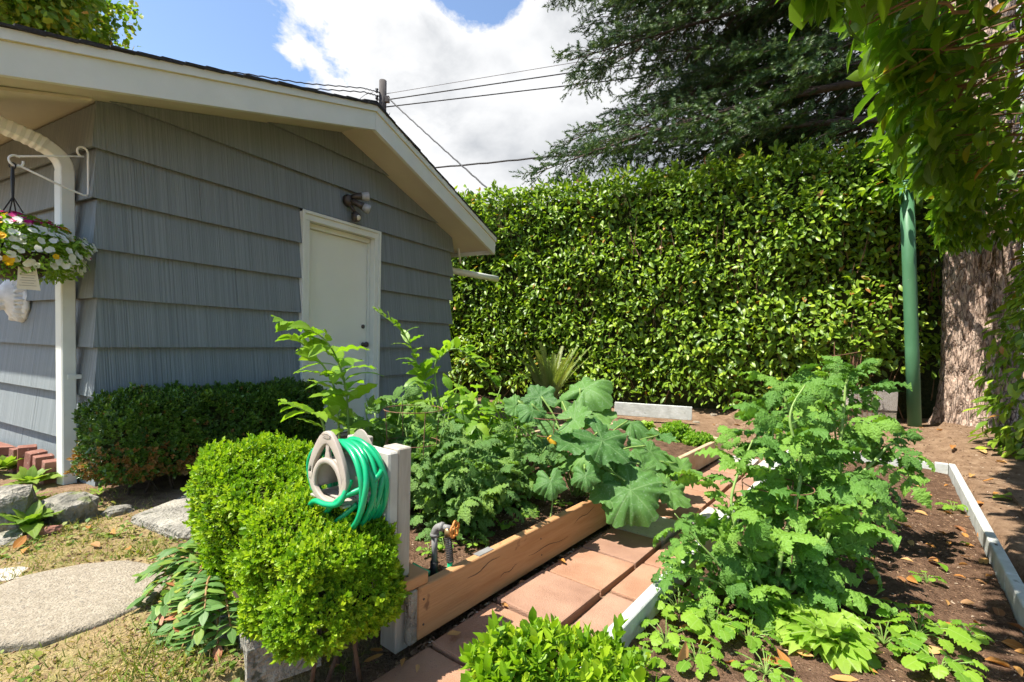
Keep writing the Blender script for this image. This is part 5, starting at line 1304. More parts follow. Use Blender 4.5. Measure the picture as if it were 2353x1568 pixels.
def build_basket():
    c = Vector((HK.x, HK.y, 1.335)); root = thing('hanging_basket', 'hanging basket overflowing with white, yellow and magenta flowers', 'hanging basket', c)
    MB(c).lathe([(0.09, 0.0), (0.125, 0.03), (0.155, 0.13), (0.165, 0.135), (0.165, 0.15), (0.14, 0.15)], 22, c).build('pot', M['pot'], root, True)
    for k in range(4):
        a = k*math.pi/2+0.5; p = c+Vector((0.155*math.cos(a), 0.155*math.sin(a), 0.145)); q = Vector((HK.x, HK.y, 1.80))
        MB(c).tube([p, q], 0.0035, 5).build('hanger_cord', M['black'], root)
    MB(c).tube([Vector((HK.x, HK.y, 1.79)), Vector((HK.x, HK.y, 1.90)), Vector((HK.x, HK.y, 1.965))], [0.006, 0.009, 0.007], 6).build('hanger_swivel', M['black'], root)
    MB(c).tube([Vector((HK.x+0.018*math.cos(t_), HK.y, 1.972+0.018*math.sin(t_))) for t_ in np.linspace(-1.5, 3.6, 14)], 0.004, 6).build('hanger_hook', M['black'], root)
    # mound of foliage
    n = 6000; d = rdir(n); d[:, 2] = np.abs(d[:, 2])*np.where(RNG.random(n) < 0.72, 1, -0.85)
    k = 0.55+0.45*RNG.random(n)**0.5
    lump = np.array([1+0.18*mnoise.noise((x*2.5, y*2.5, z*2.5)) for x, y, z in d])
    p = np.array(c)+np.array([0, 0, 0.165])+d*(k*lump)[:, None]*np.array([0.31, 0.31, 0.185]); 
    low = d[:, 2] < 0; p[low, 2] -= 0.035
    rim = np.linalg.norm((p-np.array(c))[:, :2], axis=1); keep = ~(low & (rim < 0.15))
    t = [leaf_t(0.36, 0.3, 0.3, prof=[0, 0.9, 1, 0])]
    f = obj('foliage', scatter_mesh('foliage', t, p[keep]-np.array(c), frames(d[keep]+rdir(keep.sum())*0.8, d[keep]*0.5+rdir(keep.sum())*0.7+np.array([0, 0, 0.5])), RNG.uniform(0.022, 0.042, keep.sum()), M['basket_leaf']), root); f['kind'] = 'stuff'
    ft = flower_t(); fm = {k_: tmesh('flower', ft, M[k_], True) for k_ in ('petal_w', 'petal_y', 'petal_m')}
    rr = random.Random(8)
    for i in range(620):
        v = Vector((rr.gauss(0, 1), rr.gauss(0, 1), rr.gauss(0, 1))).normalized()
        if v.z < -0.55: continue
        vis = v.dot(Vector((0.72, -0.69, 0.15)))
        if vis < -0.05: continue
        kx = 1+0.18*mnoise.noise(v*2.5)+rr.uniform(0.03, 0.12)
        p = c+Vector((v.x*0.30*kx, v.y*0.30*kx, 0.165+v.z*(0.185 if v.z > 0 else 0.19)*kx))
        side = v.dot(Vector((0.85, 0.2, 0)))
        if v.z > 0.62 or (rr.random() < 0.06): key = rr.choice(('petal_m', 'petal_y', 'petal_m', 'petal_w'))
        elif side < 0.26: key = rr.choice(('petal_y', 'petal_y', 'petal_y', 'petal_w'))
        elif side < 0.48: key = rr.choice(('petal_y', 'petal_w', 'petal_w', 'petal_w'))
        else: key = 'petal_w'
        nrm = (v+Vector((0, 0, 0.35))+Vector((rr.gauss(0, .25), rr.gauss(0, .25), rr.gauss(0, .25)))).normalized()
        q = nrm.to_track_quat('Z', 'Y').to_matrix().to_4x4()
        s = rr.uniform(0.017, 0.025)
        obj('flower', fm[key], root, Matrix.Translation(p-c) @ q @ Matrix.Scale(s, 4))
    # care tag
    tp = c+Vector((0.165, -0.11, 0.045)); td = Vector((0.80, 0.6, 0)).normalized(); tn = Vector((0.6, -0.80, 0))
    tp = c+tn*0.19+td*0.085+Vector((0, 0, -0.005))
    b = [tp+td*x+Vector((0, 0, z)) for x, z in ((-0.044, -0.06), (0.050, -0.064), (0.034, 0.06), (-0.038, 0.06))]
    tg = MB(c).prism(b, 0, tn*0.0015).build('care_tag', M['paper'], root)
    for i in range(6):
        z = 0.030-0.014*i; hw = (0.022, 0.030, 0.026, 0.032, 0.024, 0.034)[i]
        MB(c).box(tp+tn*0.0021+Vector((0, 0, z)), td*hw, tn*0.0004, (0, 0, 0.0016)).build('print_line', M['ink'], tg)
build_basket()
def build_lion():
    c = SW(1.12, 0.020, 1.275); root = thing('lion_plaque', 'white plaster lion head ornament mounted on the side wall', 'wall ornament', c)
    n_ = -D1; a_ = D2; z_ = Vector((0, 0, 1))
    def sculpt(name, pts):
        """blend of balls: (along, out, up, radius)"""
        bm = bmesh.new(); bmesh.ops.create_icosphere(bm, subdivisions=5, radius=1.0)
        B = [(Vector(p[:3]), p[3]) for p in pts]; ctr = Vector((0, 0.06, 0.0))
        for v in bm.verts:
            d = v.co.normalized(); lo, hi = 0.0, 0.40
            def fld(t_):
                q = ctr+d*t_; return sum(math.exp(-3.2*((q-b).length_squared/(r*r)-1)) for b, r in B)
            for _ in range(22):
                m = (lo+hi)/2
                if fld(m) > 1.0: lo = m
                else: hi = m
            q = ctr+d*lo
            v.co = q
        return bm
    # profile: mane disc, skull, brow, muzzle, jaw, nose
    pts = [(0, 0.02, 0.0, 0.105), (0, 0.03, 0.07, 0.075), (0, 0.02, -0.07, 0.075), (0, 0.07, 0.02, 0.075), (0.03, 0.10, 0.048, 0.028), (-0.03, 0.10, 0.048, 0.028), (0, 0.13, 0.0, 0.045), (0, 0.17, -0.012, 0.036), (0, 0.195, -0.004, 0.020), (0, 0.14, -0.052, 0.032), (0.06, 0.035, 0.085, 0.026), (-0.06, 0.035, 0.085, 0.026)]
    bm = sculpt('head', pts)
    for v in bm.verts:
        q = v.co
        r = math.hypot(q.x, q.z); 
        if q.y < 0.075 and r > 0.05:      # mane locks
            an = math.atan2(q.z, q.x); k = 0.010*math.sin(an*22+r*60)*min(1, (r-0.05)/0.03)+0.006*math.sin(an*9-r*90)
            q.x *= 1+k/r; q.z *= 1+k/r; q.y += 0.5*k
        if abs(q.z+0.030) < 0.010 and q.y > 0.12: q.y -= 0.010; q.x *= 0.9           # mouth line
        for sx in (-1, 1):
            d2 = ((q.x-sx*0.030)**2+(q.z-0.022)**2); q.y -= 0.016*math.exp(-d2/0.00012)*(q.y > 0.06)   # eyes
        q.y = max(q.y, 0.0)
        w = a_*q.x+n_*q.y+z_*q.z*1.15; v.co = w
    me = bpy.data.meshes.new('head'); bm.to_mesh(me); bm.free(); me.materials.append(M['plaster'])
    me.polygons.foreach_set('use_smooth', np.ones(len(me.polygons), bool)); obj('head', me, root)
    mb = MB(); vs, fs = [], []; n = 40
    for (s, o_) in ((1.0, 0.0), (1.06, 0.018), (0.96, 0.034), (0.6, 0.042)):
        for i in range(n):
            an = 2*math.pi*i/n; k = s*(1+0.05*math.sin(an*11)); vs.append(a_*(0.118*k*math.cos(an))+n_*o_+z_*(0.150*k*math.sin(an)-0.01))
    for j in range(3):
        for i in range(n): fs.append((j*n+i, j*n+(i+1) % n, (j+1)*n+(i+1) % n, (j+1)*n+i))
    fs += [tuple(range(n)), tuple(3*n+i for i in range(n))]
    mb.add(vs, fs).build('mane', M['plaster'], root, True)
build_lion()

# ------------------------------------------------------------------ bricks, rocks, slabs
BRK = MB().bx(-0.10, 0.10, -0.048, 0.048, -0.031, 0.031).mesh('brick', M['brick'], False, 0.006, 2)
def brick(label, p, rx, ry, rz, group=None):
    o = obj('brick', BRK); o.location = p; o.rotation_euler = (rx, ry, rz); tag(o, label, 'brick', group)
wa = math.atan2(D2.y, D2.x)
for i, (u, v, tz, lab) in enumerate(((88, 1062, 0.10, 'dark red brick third from the downspout in the wall edging'), (101, 1050, 0.15, 'tallest red brick standing in the side wall edging'), (120, 1068, 0.12, 'tilted brown red brick second from the downspout'), (135, 1078, 0.10, 'tilted pale brick with a chipped edge beside the downspout'), (149, 1092, 0.08, 'low brown brick touching the downspout foot'))):
    s = 0.86-0.135*i; p = SW(s, 0.13, 0.05+tz*0.62)
    brick(lab, p, 0.15*math.sin(i*2), math.radians(84-3*(i % 3)), wa+0.12*math.cos(i*3), 'bricks edging the side wall')
for i in range(7):
    s = 1.10+0.20*(i % 4)+(0.08 if i > 3 else 0); p = SW(s, 0.13, 0.09+0.066*(i//4))
    brick(('dark brick nearest the corner in the low stack below the siding', 'dark brick second in the low stack along the side wall', 'dark brick third in the low stack along the side wall', 'dark brick last in the bottom row of the wall stack', 'brick on the near end of the wall stack top', 'brick in the middle of the wall stack top', 'brick on the far end of the wall stack top')[i], p, 0.03*i, 0, wa+random.uniform(-.12, .12), 'bricks stacked along the side wall')
pb = G(104, 1232, 0.04)
o = rock('brick_shard', 'broken red brick piece lying below the hosta', pb, (0.075, 0.045, 0.035), 'brick', 3, 'brick', 0.7)
rock('boulder', 'large grey weathered rock between hosta and dark boxwood', G(158, 1198, 0.03), (0.150, 0.115, 0.105), 'rock', 5, 'rock', -0.3)
rock('boulder', 'grey upright rock at the edge of the lawn beside the hosta', G(8, 1225, 0.02), (0.13, 0.12, 0.17), 'rock', 8, 'rock', 0.4)
rock('boulder', 'small dark grey rock half buried beside the concrete slab', G(272, 1192, 0.02), (0.085, 0.065, 0.05), 'rock', 11, 'rock', 0.9)
rock('boulder', 'low grey rock on the lawn edge below the upright rock', G(22, 1262, 0.0), (0.09, 0.07, 0.06), 'rock', 14, 'rock', 1.9)
def slab(name, label, outline, z0, h, mat, cat, jag=0.012, seed=0):
    n = len(outline); P = []
    c = sum((Vector(p) for p in outline), Vector())/n
    for i in range(n):
        a, b = Vector(outline[i]), Vector(outline[(i+1) % n])
        for k in range(6):
            q = a.lerp(b, k/6); q = c+(q-c)*(1+jag*mnoise.noise((q.x*6, q.y*6, seed))*3); P.append(q)
    m = len(P); vs, fs = [], []
    rows = [(1.0, 0.0), (1.0, h*0.75), (0.985, h*0.93), (0.95, h), (0.6, h), (0.25, h)]
    for (s, z) in rows:
        for q in P:
            w = c+(q-c)*s; vs.append((w.x, w.y, z0+z+(0.004*mnoise.noise((w.x*9, w.y*9, seed+2)) if z > h*0.8 else 0)))
    for j in range(len(rows)-1):
        for i in range(m): fs.append((j*m+i, j*m+(i+1) % m, (j+1)*m+(i+1) % m, (j+1)*m+i))
    fs.append(tuple((len(rows)-1)*m+i for i in range(m))); fs.append(tuple(range(m-1, -1, -1)))
    o_ = Vector((c.x, c.y, z0)); o = MB(o_).add(vs, fs).build(name, M[mat], None, False); o.location = o_
    o.data.polygons.foreach_set('use_smooth', np.array([abs(p.normal.z) > 0.2 for p in o.data.polygons]))
    tag(o, label, cat); return o
cs = G(150, 1392, 0.02)
slab('stepping_stone', 'large rounded pale concrete stepping stone set in dry lawn', [(cs.x+0.335*math.cos(t_)*(1+0.05*math.sin(3*t_)), cs.y+0.30*math.sin(t_), 0) for t_ in np.linspace(0, 2*math.pi, 13)[:-1]], 0.004, 0.056, 'concrete', 'stepping stone', 0.006)
cs = G(14, 1332, 0.02)
slab('stepping_stone', 'small pale flagstone behind the large stepping stone', [(cs.x+0.11*math.cos(t_)*(1+0.15*math.sin(2*t_)), cs.y+0.065*math.sin(t_), 0) for t_ in np.linspace(0, 2*math.pi, 9)[:-1]], -0.005, 0.05, 'paver_grey', 'stepping stone', 0.03)
zt = 0.10
slab('concrete_slab', 'rough concrete step slab in the shade of the dark boxwood', [tuple(G(302, 1184, zt)), tuple(G(408, 1222, zt)), tuple(G(640, 1205, zt)), tuple(G(610, 1110, zt)), tuple(G(470, 1118, zt))], -0.03, 0.13, 'concrete_d', 'step', 0.006, 4)

# hollow blocks at the front of the bright boxwood
def front_blocks():
    p = G(556, 1548, 0.0); ax = (PC*0.9-PD*0.25).normalized(); n = Vector((-ax.y, ax.x, 0))
    root = thing('concrete_block', 'rounded old hollow concrete block below the bright boxwood', 'block', p, 0, 'blocks edging the boxwood')
    # arch-shaped face: a block on its side with an open core
    L, H, Wd = 0.20, 0.155, 0.21
    prof = [(-L/2, 0), (-L/2, H*0.72), (-L*0.44, H*0.93), (-L*0.34, H), (L*0.36, H), (L*0.46, H*0.94), (L/2, H*0.8), (L/2, 0), (L*0.27, 0)]
    inner = [(L*0.27-0.10*L*0, 0.0)]+[(0.055*math.cos(t_)+0.0, 0.0+0.085*math.sin(t_)) for t_ in np.linspace(0.0, math.pi, 9)][0:]
    prof = [(-L/2, 0), (-L/2, H*0.72), (-L*0.44, H*0.93), (-L*0.34, H), (L*0.36, H), (L*0.46, H*0.94), (L/2, H*0.8), (L/2, 0)]+[(0.052*math.cos(t_)+0.012, 0.088*math.sin(t_)) for t_ in np.linspace(0.0, math.pi, 11)]
    vs = [p+ax*x+Vector((0, 0, z)) for x, z in prof]; vs2 = [v+n*Wd for v in vs]; m = len(prof)
    bm = bmesh.new(); B = [bm.verts.new(v-p) for v in vs]; f = bm.faces.new(B)
    r = bmesh.ops.extrude_face_region(bm, geom=[f]); nv = [g for g in r['geom'] if isinstance(g, bmesh.types.BMVert)]
    bmesh.ops.translate(bm, verts=nv, vec=n*Wd); bmesh.ops.triangulate(bm, faces=[x for x in bm.faces if len(x.verts) > 4]); bmesh.ops.recalc_face_normals(bm, faces=bm.faces)
    me = bpy.data.meshes.new('shell'); bm.to_mesh(me); bm.free(); me.materials.append(M['concrete_d']); obj('shell', me, root)
    q = p-ax*0.205+n*0.05; q.z = -0.01
    r2 = thing('concrete_block', 'square flat topped concrete block beside the hollow block', 'block', q, 0, 'blocks edging the boxwood')
    MB(q).box(q+Vector((0, 0, 0.062)), ax*0.085, n*0.10, (0, 0, 0.066)).build('body', M['concrete_d'], r2, bevel=0.012, seg=2)
front_blocks()

# ================================================================== clipped boxwoods
def sprig(n, seed, lw=0.5):
    rr = random.Random(seed); parts = []
    L = leaf_t(lw, 0.22, 0.12, prof=[0, 1.0, 0.9, 0])
    for i in range(n):
        s = i/(n-1); a = i*2.4+rr.uniform(-.3, .3); tilt = 1.15*(1-s)+0.15
        d = Vector((math.sin(tilt)*math.cos(a), math.cos(tilt), math.sin(tilt)*math.sin(a)))
        nn = Vector((-math.cos(tilt)*math.cos(a), math.sin(tilt), -math.cos(tilt)*math.sin(a)))
        x = d.cross(nn); sc = rr.uniform(0.8, 1.1)*(0.75+0.25*(1-s))
        m = Matrix(((x.x*sc, d.x*sc, nn.x*sc, 0), (x.y*sc, d.y*sc, nn.y*sc, 0.95*s), (x.z*sc, d.z*sc, nn.z*sc, 0), (0, 0, 0, 1)))
        parts.append((L, m))
    return combine(parts)
SPR = [sprig(8, i) for i in range(4)]
def boxwood(name, label, a, b, hw, z0, z1, mats, n, lsz, dead=None, seed=0, nleaf=0, slope=0.0, crease=0.0):
    """clipped hedge between plan points a and b, half width hw"""
    a, b = Vector(a), Vector(b); d = (b-a); Ln = d.length; d = d.normalized(); s_ = Vector((d.y, -d.x, 0)); c = (a+b)/2
    root = thing(name, label, 'shrub', Vector((c.x, c.y, 0)))
    hl = Ln/2; hz = (z1-z0)/2; cz = (z0+z1)/2
    A = {'l': 4*hw*hz*2, 's': 2*hl*2*hz*2, 't': 2*hl*2*hw}
    # rounded box by superellipsoid directions
    k = n*2; q = RNG.normal(size=(k, 3)); q /= np.linalg.norm(q, axis=1, keepdims=True)
    e = 5.0
    # sample directions area-weighted through a box
    w = np.array([hw*hz, hl*hz, hl*hw]); w = w/w.sum(); fcs = RNG.choice(3, size=k, p=w); sg = RNG.choice([-1, 1], size=k)
    P = RNG.uniform(-1, 1, (k, 3)); P[np.arange(k), fcs] = sg
    P = P/(np.sum(np.abs(P)**e, axis=1, keepdims=True)**(1/e))
    N_ = np.sign(P)*np.abs(P)**(e-1)/np.array([hl, hw, hz]); N_ /= np.linalg.norm(N_, axis=1, keepdims=True)
    ok = P[:, 2] > -0.93; P, N_ = P[ok][:n], N_[ok][:n]; m = len(P)
    loc = P*np.array([hl, hw, hz])
    wob = np.array([mnoise.noise((x*3+seed, y*3, z*3))*0.055+mnoise.noise((x*9+seed, y*9, z*9))*0.034-0.09*max(0, mnoise.noise((x*5.5+seed, y*5.5, z*5.5+4))-0.22) for x, y, z in loc])
    wob = wob-crease*np.exp(-((loc[:, 0]-0.04)/0.075)**2)
    loc = loc+N_*(wob-RNG.exponential(lsz*0.9, m))[:, None]; loc[:, 2] += slope*loc[:, 0]*(loc[:, 2]+hz)/(2*hz)
    ax = np.array([[d.x, d.y, 0], [s_.x, s_.y, 0], [0, 0, 1]])
    W_ = loc @ ax+np.array([c.x, c.y, cz]); NW = N_ @ ax
    D_ = NW*0.8+rdir(m)*0.5+np.array([0, 0, 0.6]); S = RNG.uniform(0.75, 1.25, m)*lsz; S[RNG.random(m) < 0.08] *= 1.8
    clump = np.array([mnoise.noise((x*7+seed, y*7, z*7)) for x, y, z in loc])
    R = frames(D_, rdir(m))
    if dead is not None:
        isd = np.array([dead(*p) for p in W_]) > RNG.random(m)
    else: isd = np.zeros(m, bool)
    o = np.array(root.location)
    if nleaf:
        leafy(root, SPR, W_[~isd], R[~isd], S[~isd], mats[0], nleaf, piece='sprig', score=vis_score(W_[~isd], S[~isd], 1.0))
    else:
        f = obj('foliage', scatter_mesh('foliage', SPR, W_[~isd]-o, R[~isd], S[~isd], mats[0], rnd=np.clip(0.45+0.55*clump[~isd]+RNG.normal(0, 0.22, (~isd).sum()), 0.0, 0.97)), root); f['kind'] = 'stuff'; f.color = (1, 1, 1, 1)
    if isd.any():
        f = obj('dead_foliage', scatter_mesh('dead_foliage', SPR, W_[isd]-o, R[isd], S[isd], mats[1]), root); f['kind'] = 'stuff'; f['label'] = 'patch of dried orange brown leaves'
    # closed dark core added to stop see-through, shade put in its colour
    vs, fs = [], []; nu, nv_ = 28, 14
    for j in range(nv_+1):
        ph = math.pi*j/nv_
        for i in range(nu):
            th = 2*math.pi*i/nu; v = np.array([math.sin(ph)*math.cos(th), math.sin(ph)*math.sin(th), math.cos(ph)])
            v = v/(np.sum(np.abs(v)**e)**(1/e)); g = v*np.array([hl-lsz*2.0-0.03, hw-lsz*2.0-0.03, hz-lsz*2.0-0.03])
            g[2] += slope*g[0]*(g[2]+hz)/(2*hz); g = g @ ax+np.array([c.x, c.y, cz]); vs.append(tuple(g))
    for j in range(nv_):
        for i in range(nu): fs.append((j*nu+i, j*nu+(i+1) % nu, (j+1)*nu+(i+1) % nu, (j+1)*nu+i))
    MB(root.location).add(vs, fs).build('dark_bush_core', M['inner'], root)
    rr = random.Random(seed+1)
    for i in range(14):
        p = c+d*rr.uniform(-hl*0.85, hl*0.85)+s_*rr.uniform(-hw*0.55, hw*0.55)
        q_ = p+Vector((rr.uniform(-.12, .12), rr.uniform(-.12, .12), 0)); q_.z = z0+hz*0.7; p = Vector((p.x, p.y, -0.03))
        MB(root.location).tube([p, p.lerp(q_, 0.5)+Vector((rr.uniform(-.02, .02), rr.uniform(-.02, .02), 0)), q_], [0.008, 0.0065, 0.004], 6).build('stem', M['branch'], root, True)
    return root
boxwood('clipped_boxwood', 'bright yellow green clipped boxwood in front of the hose rack', (-1.08, 1.98, 0), (-0.44, 1.36, 0), 0.20, 0.14, 0.535, (M['box_bright'],), 16000, 0.0145, seed=3, slope=-0.24, crease=0.05)
def dead_f(x, y, z):
    t_ = (Vector((x, y, 0))-C0).dot(D1); return 0.9*math.exp(-((t_-0.05)/0.35)**2-((z-0.22)/0.13)**2)*(0.4+0.9*max(0, mnoise.noise((x*7, y*7, z*7))+0.25))+0.02
a_, b_ = SH(-0.20, 0.34, 0), SH(1.36, 0.34, 0)
boxwood('clipped_boxwood', 'dark clipped boxwood hedge with browned leaves along the shed wall', a_, b_, 0.265, 0.13, 0.655, (M['box_dark'], M['box_dead']), 14000, 0.0195, dead_f, seed=7)
boxwood('clipped_boxwood', 'fresh green boxwood top nearest the path start', (-0.05, 0.92, 0), (0.27, 0.90, 0), 0.15, 0.06, 0.405, (M['box_bright'],), 3000, 0.024, seed=12, nleaf=200)

# ================================================================== leafy plants
def curve(P, m=8):
    P = [Vector(p) for p in P]; out = []
    for i in range(len(P)-1):
        p0, p1, p2, p3 = P[max(i-1, 0)], P[i], P[i+1], P[min(i+2, len(P)-1)]
        for j in range(m):
            t_ = j/m; out.append(0.5*((2*p1)+(p2-p0)*t_+(2*p0-5*p1+4*p2-p3)*t_*t_+(3*p1-p0-3*p2+p3)*t_**3))
    out.append(P[-1]); return out
def fr(d, n, s, p):
    d = d.normalized(); n = (n-d*n.dot(d)); n = n.normalized() if n.length > 1e-5 else d.orthogonal().normalized(); x = d.cross(n)
    return Matrix(((x.x*s, d.x*s, n.x*s, p.x), (x.y*s, d.y*s, n.y*s, p.y), (x.z*s, d.z*s, n.z*s, p.z), (0, 0, 0, 1)))
def rv(rr, s=1.0): return Vector((rr.gauss(0, s), rr.gauss(0, s), rr.gauss(0, s)))
UP = Vector((0, 0, 1))

# --- arching lilies
LILY = [tmesh('leaf', leaf_hd(0.36, 0.35, c_, prof=[0.12, 0.7, 1.0, 0.95, 0.65, 0.0], edge=0.25, pucker=0.006, ruffle=w_*2), M['seal']) for c_, w_ in ((0.15, 0.03), (0.35, 0.06), (0.5, 0.02))]
def lily(label, pts, n, ll, t0=0.18, seed=0, both=True, top_up=0.2, group='arching lily stems in the cedar bed'):
    rr = random.Random(seed); P = curve(pts); b = P[0]; root = thing('arching_lily', label, 'plant', b, 0, group)
    m = len(P); MB(b).tube(P, [0.0075*(1-0.75*i/m) for i in range(m)], 7).build('stem', M['stem'], root, True)
    for i in range(n):
        t_ = t0+(1-t0)*i/(n-1); k = min(m-2, int(t_*(m-1))); p = P[k]; d = (P[min(k+1, m-1)]-P[max(k-1, 0)]).normalized()
        side = d.cross(UP); side = side.normalized() if side.length > 0.2 else Vector((1, 0.2, 0)); sg = 1 if i % 2 else -1
        nrm = side.cross(d).normalized(); nrm = nrm if nrm.z > 0 else -nrm
        if d.z > 0.8:
            a = i*2.4+seed; side = Vector((math.cos(a), math.sin(a), 0)); sg = 1; nrm = UP
        dd = side*sg*1.0+d*0.45+nrm*top_up+rv(rr, 0.12)
        s = 1.35*ll*(1.0-0.5*t_**3)*rr.uniform(0.85, 1.1)*(0.6+0.4*min(1, (t_-t0)/0.2+0.3))
        obj('leaf', LILY[rr.randrange(3)], root, fr(dd, nrm+rv(rr, 0.25), s, p-b))
    return root
zb = 0.12
lily('tallest lily stem arching left in front of the shed door', [Vector((-0.80, 2.42, zb)), D(800, 960, 2.42), D(785, 855, 2.38), D(740, 775, 2.3), D(640, 735, 2.2)], 34, 0.17, 0.2, 1)
lily('second lily stem beside the tallest one before the door', [Vector((-0.86, 2.50, zb)), D(775, 940, 2.50), D(755, 860, 2.5), D(705, 800, 2.45), D(672, 775, 2.4)], 20, 0.15, 0.25, 2)
lily('lily stem leaning up to the right edge of the door', [Vector((-0.42, 3.05, zb)), D(985, 900, 3.0), D(965, 855, 3.0), D(930, 770, 2.95), D(862, 712, 2.9)], 30, 0.125, 0.25, 3, True, 0.6)
lily('lily stem arching right over the bean leaves', [Vector((-0.33, 3.02, zb)), D(1000, 870, 3.02), D(1020, 815, 3.0), D(1060, 805, 3.0), D(1120, 862, 3.0), D(1140, 885, 3.0)], 26, 0.12, 0.3, 4, True, 0.9)
lily('short young lily at the cedar bed front edge', [G(1135, 1160, zb), G(1135, 1160, zb)+Vector((-0.01, 0, 0.06)), G(1135, 1160, zb)+Vector((-0.02, -0.01, 0.13))], 9, 0.105, 0.3, 5)
lily('low lily shoot with rounded leaves beside the young lily', [G(1190, 1135, zb), G(1190, 1135, zb)+Vector((0.03, -0.01, 0.05)), G(1190, 1135, zb)+Vector((0.10, -0.05, 0.10))], 8, 0.11, 0.2, 6)
lily('low leaning lily stem behind the hose rack', [Vector((-0.90, 2.35, zb)), D(745, 985, 2.3), D(700, 945, 2.2), D(655, 925, 2.15)], 12, 0.13, 0.3, 7)

# --- compound tomato leaves
def tomato_t(seed, pairs=3):
    rr = random.Random(seed); parts = []
    def lf(w, c_): return leaf_hd(w, 0.30, c_, prof=[0.12, 0.62, 0.95, 1.0, 0.82, 0.55, 0.30, 0.0], edge=rr.uniform(0.2, 0.6), pucker=0.025, n=13, teeth=0.24, tn=4, ruffle=0.12, seed=rr.random()*6, twist=rr.uniform(-.3, .3))
    def put(p, d, n, s): parts.append((lf(rr.uniform(0.50, 0.66), rr.uniform(0.15, 0.4)), fr(d, n, s, p)))
    def zz(y): return -0.30*y*y
    put(Vector((0, 0.62, zz(0.62))), Vector((rr.uniform(-.25, .25), 1, -0.55)), UP+rv(rr, .15), 0.40)
    for k in range(pairs):
        y = 0.16+0.46*k/(pairs-0.4); s = 0.20+0.13*k/pairs*1.5
        for sg in (-1, 1):
            put(Vector((0, y, zz(y))), Vector((sg*1.0, 0.45+rr.uniform(-.2, .2), -0.25+rr.uniform(-.35, .25))), UP+rv(rr, .25), s*rr.uniform(0.8, 1.2))
    v = [(-0.012, 0, 0), (0.012, 0, 0)]; f = []; u = [(0.5, 0)]*2
    for k in range(1, 5): y = 0.66*k/4; v += [(-0.010, y, zz(y)), (0.010, y, zz(y))]; u += [(0.5, 0)]*2; f.append((2*k-2, 2*k-1, 2*k+1, 2*k))
    parts.append(((np.array(v), f, np.array(u)), Matrix.Identity(4)))
    return combine(parts)
TOMT = [tomato_t(i, 4 if i % 2 else 3) for i in range(6)]
TOM = [tmesh('leaf', t, M['tomato']) for t in TOMT]; TOMD = [tmesh('leaf', t, M['tomato_d']) for t in TOMT]
def tomato(label, base, stems, nper, ll, meshes=TOM, seed=0, droop=0.35, group=None, r0=0.008, t0=0.14):
    """stems: lists of points from the base"""
    rr = random.Random(seed); b = Vector(base); root = thing('tomato_plant', label, 'plant', b, 0, group)
    for st in stems:
        P = curve([b]+[Vector(p) for p in st]); m = len(P)
        MB(b).tube(P, [r0*(1-0.7*i/m) for i in range(m)], 7).build('stem', M['stem'], root, True)
        for i in range(nper):
            t_ = t0+(1-t0)*(i+rr.random()*0.6)/nper; k = min(m-1, int(t_*(m-1))); p = P[k]
            a = i*2.399+seed; d = Vector((math.cos(a), math.sin(a), 0)); ax = (P[min(k+1, m-1)]-P[max(k-1, 0)]).normalized()
            d = (d-ax*d.dot(ax)*0.6)+UP*rr.uniform(-droop*1.6, 0.75)+ax*0.3
            s = ll*rr.uniform(0.7, 1.15)*(0.55+0.45*math.sin(min(1.0, (1.1-t_)*2.2)*1.57))
            obj('leaf', meshes[rr.randrange(len(meshes))], root, fr(d, UP*0.8+rv(rr, 0.5), s, p-b))
    return root
def Bp(s, c, z): return SCP(s, c, z)
zs = 0.03
g_r = 'tomato plants in the white edged bed'
b1 = G(1775, 1400, zs)
tomato('largest tomato plant, nearest and tallest in the white edged bed', b1, [
    [D(1800, 1250, b1.y+0.02), D(1840, 1090, b1.y+0.10), D(1815, 960, b1.y+0.15), D(1850, 885, b1.y+0.2)],
    [D(1720, 1280, b1.y), D(1680, 1150, b1.y+0.08), D(1730, 1010, b1.y+0.15)],
    [D(1840, 1330, b1.y-0.02), D(1900, 1240, b1.y), D(1920, 1150, b1.y+0.05), D(1930, 1060, b1.y+0.08)],
    [D(1770, 1330, b1.y+0.05), D(1760, 1200, b1.y+0.12), D(1770, 1060, b1.y+0.18), D(1780, 960, b1.y+0.2)]], 22, 0.28, TOM, 1, group=g_r, r0=0.011)
b0 = G(1700, 1400, zs)
tomato('spindly tomato shoot leaning from the bed over the path', b0, [[D(1660, 1310, b0.y-0.02), D(1600, 1240, b0.y), D(1550, 1180, b0.y+0.02)], [D(1650, 1340, b0.y-0.04), D(1570, 1320, b0.y-0.05), D(1520, 1300, b0.y-0.04)]], 11, 0.19, TOM, 6, group=g_r, r0=0.006)
b2 = Bp(2.95, -0.22, zs)
tomato('tomato plant with thick forked pale stem behind the largest tomato', b2, [
    [b2+Vector((0.02, 0.0, 0.30)), D(1935, 985, b2.y), D(1945, 880, b2.y+0.05), D(1965, 862, b2.y+0.05)],
    [b2+Vector((0.05, 0, 0.25)), b2+Vector((0.22, 0.0, 0.44)), D(2050, 1020, b2.y), D(2085, 1045, b2.y-0.02)],
    [b2+Vector((-0.05, 0, 0.30)), D(1835, 1000, b2.y), D(1800, 900, b2.y+0.05), D(1815, 865, b2.y)]], 20, 0.28, TOM, 2, group=g_r, r0=0.012)
b3 = Bp(3.75, -0.25, zs)
tomato('tomato plant furthest along the white edged bed', b3, [
    [b3+Vector((0, 0, 0.4)), D(1905, 920, b3.y), D(1890, 850, b3.y)], [b3+Vector((0.05, 0, 0.35)), D(1950, 930, b3.y), D(1975, 885, b3.y)],
    [b3+Vector((-0.12, 0, 0.3)), D(1790, 970, b3.y), D(1760, 925, b3.y)]], 20, 0.28, TOM, 3, group=g_r)
b4 = Bp(2.45, -0.30, zs)
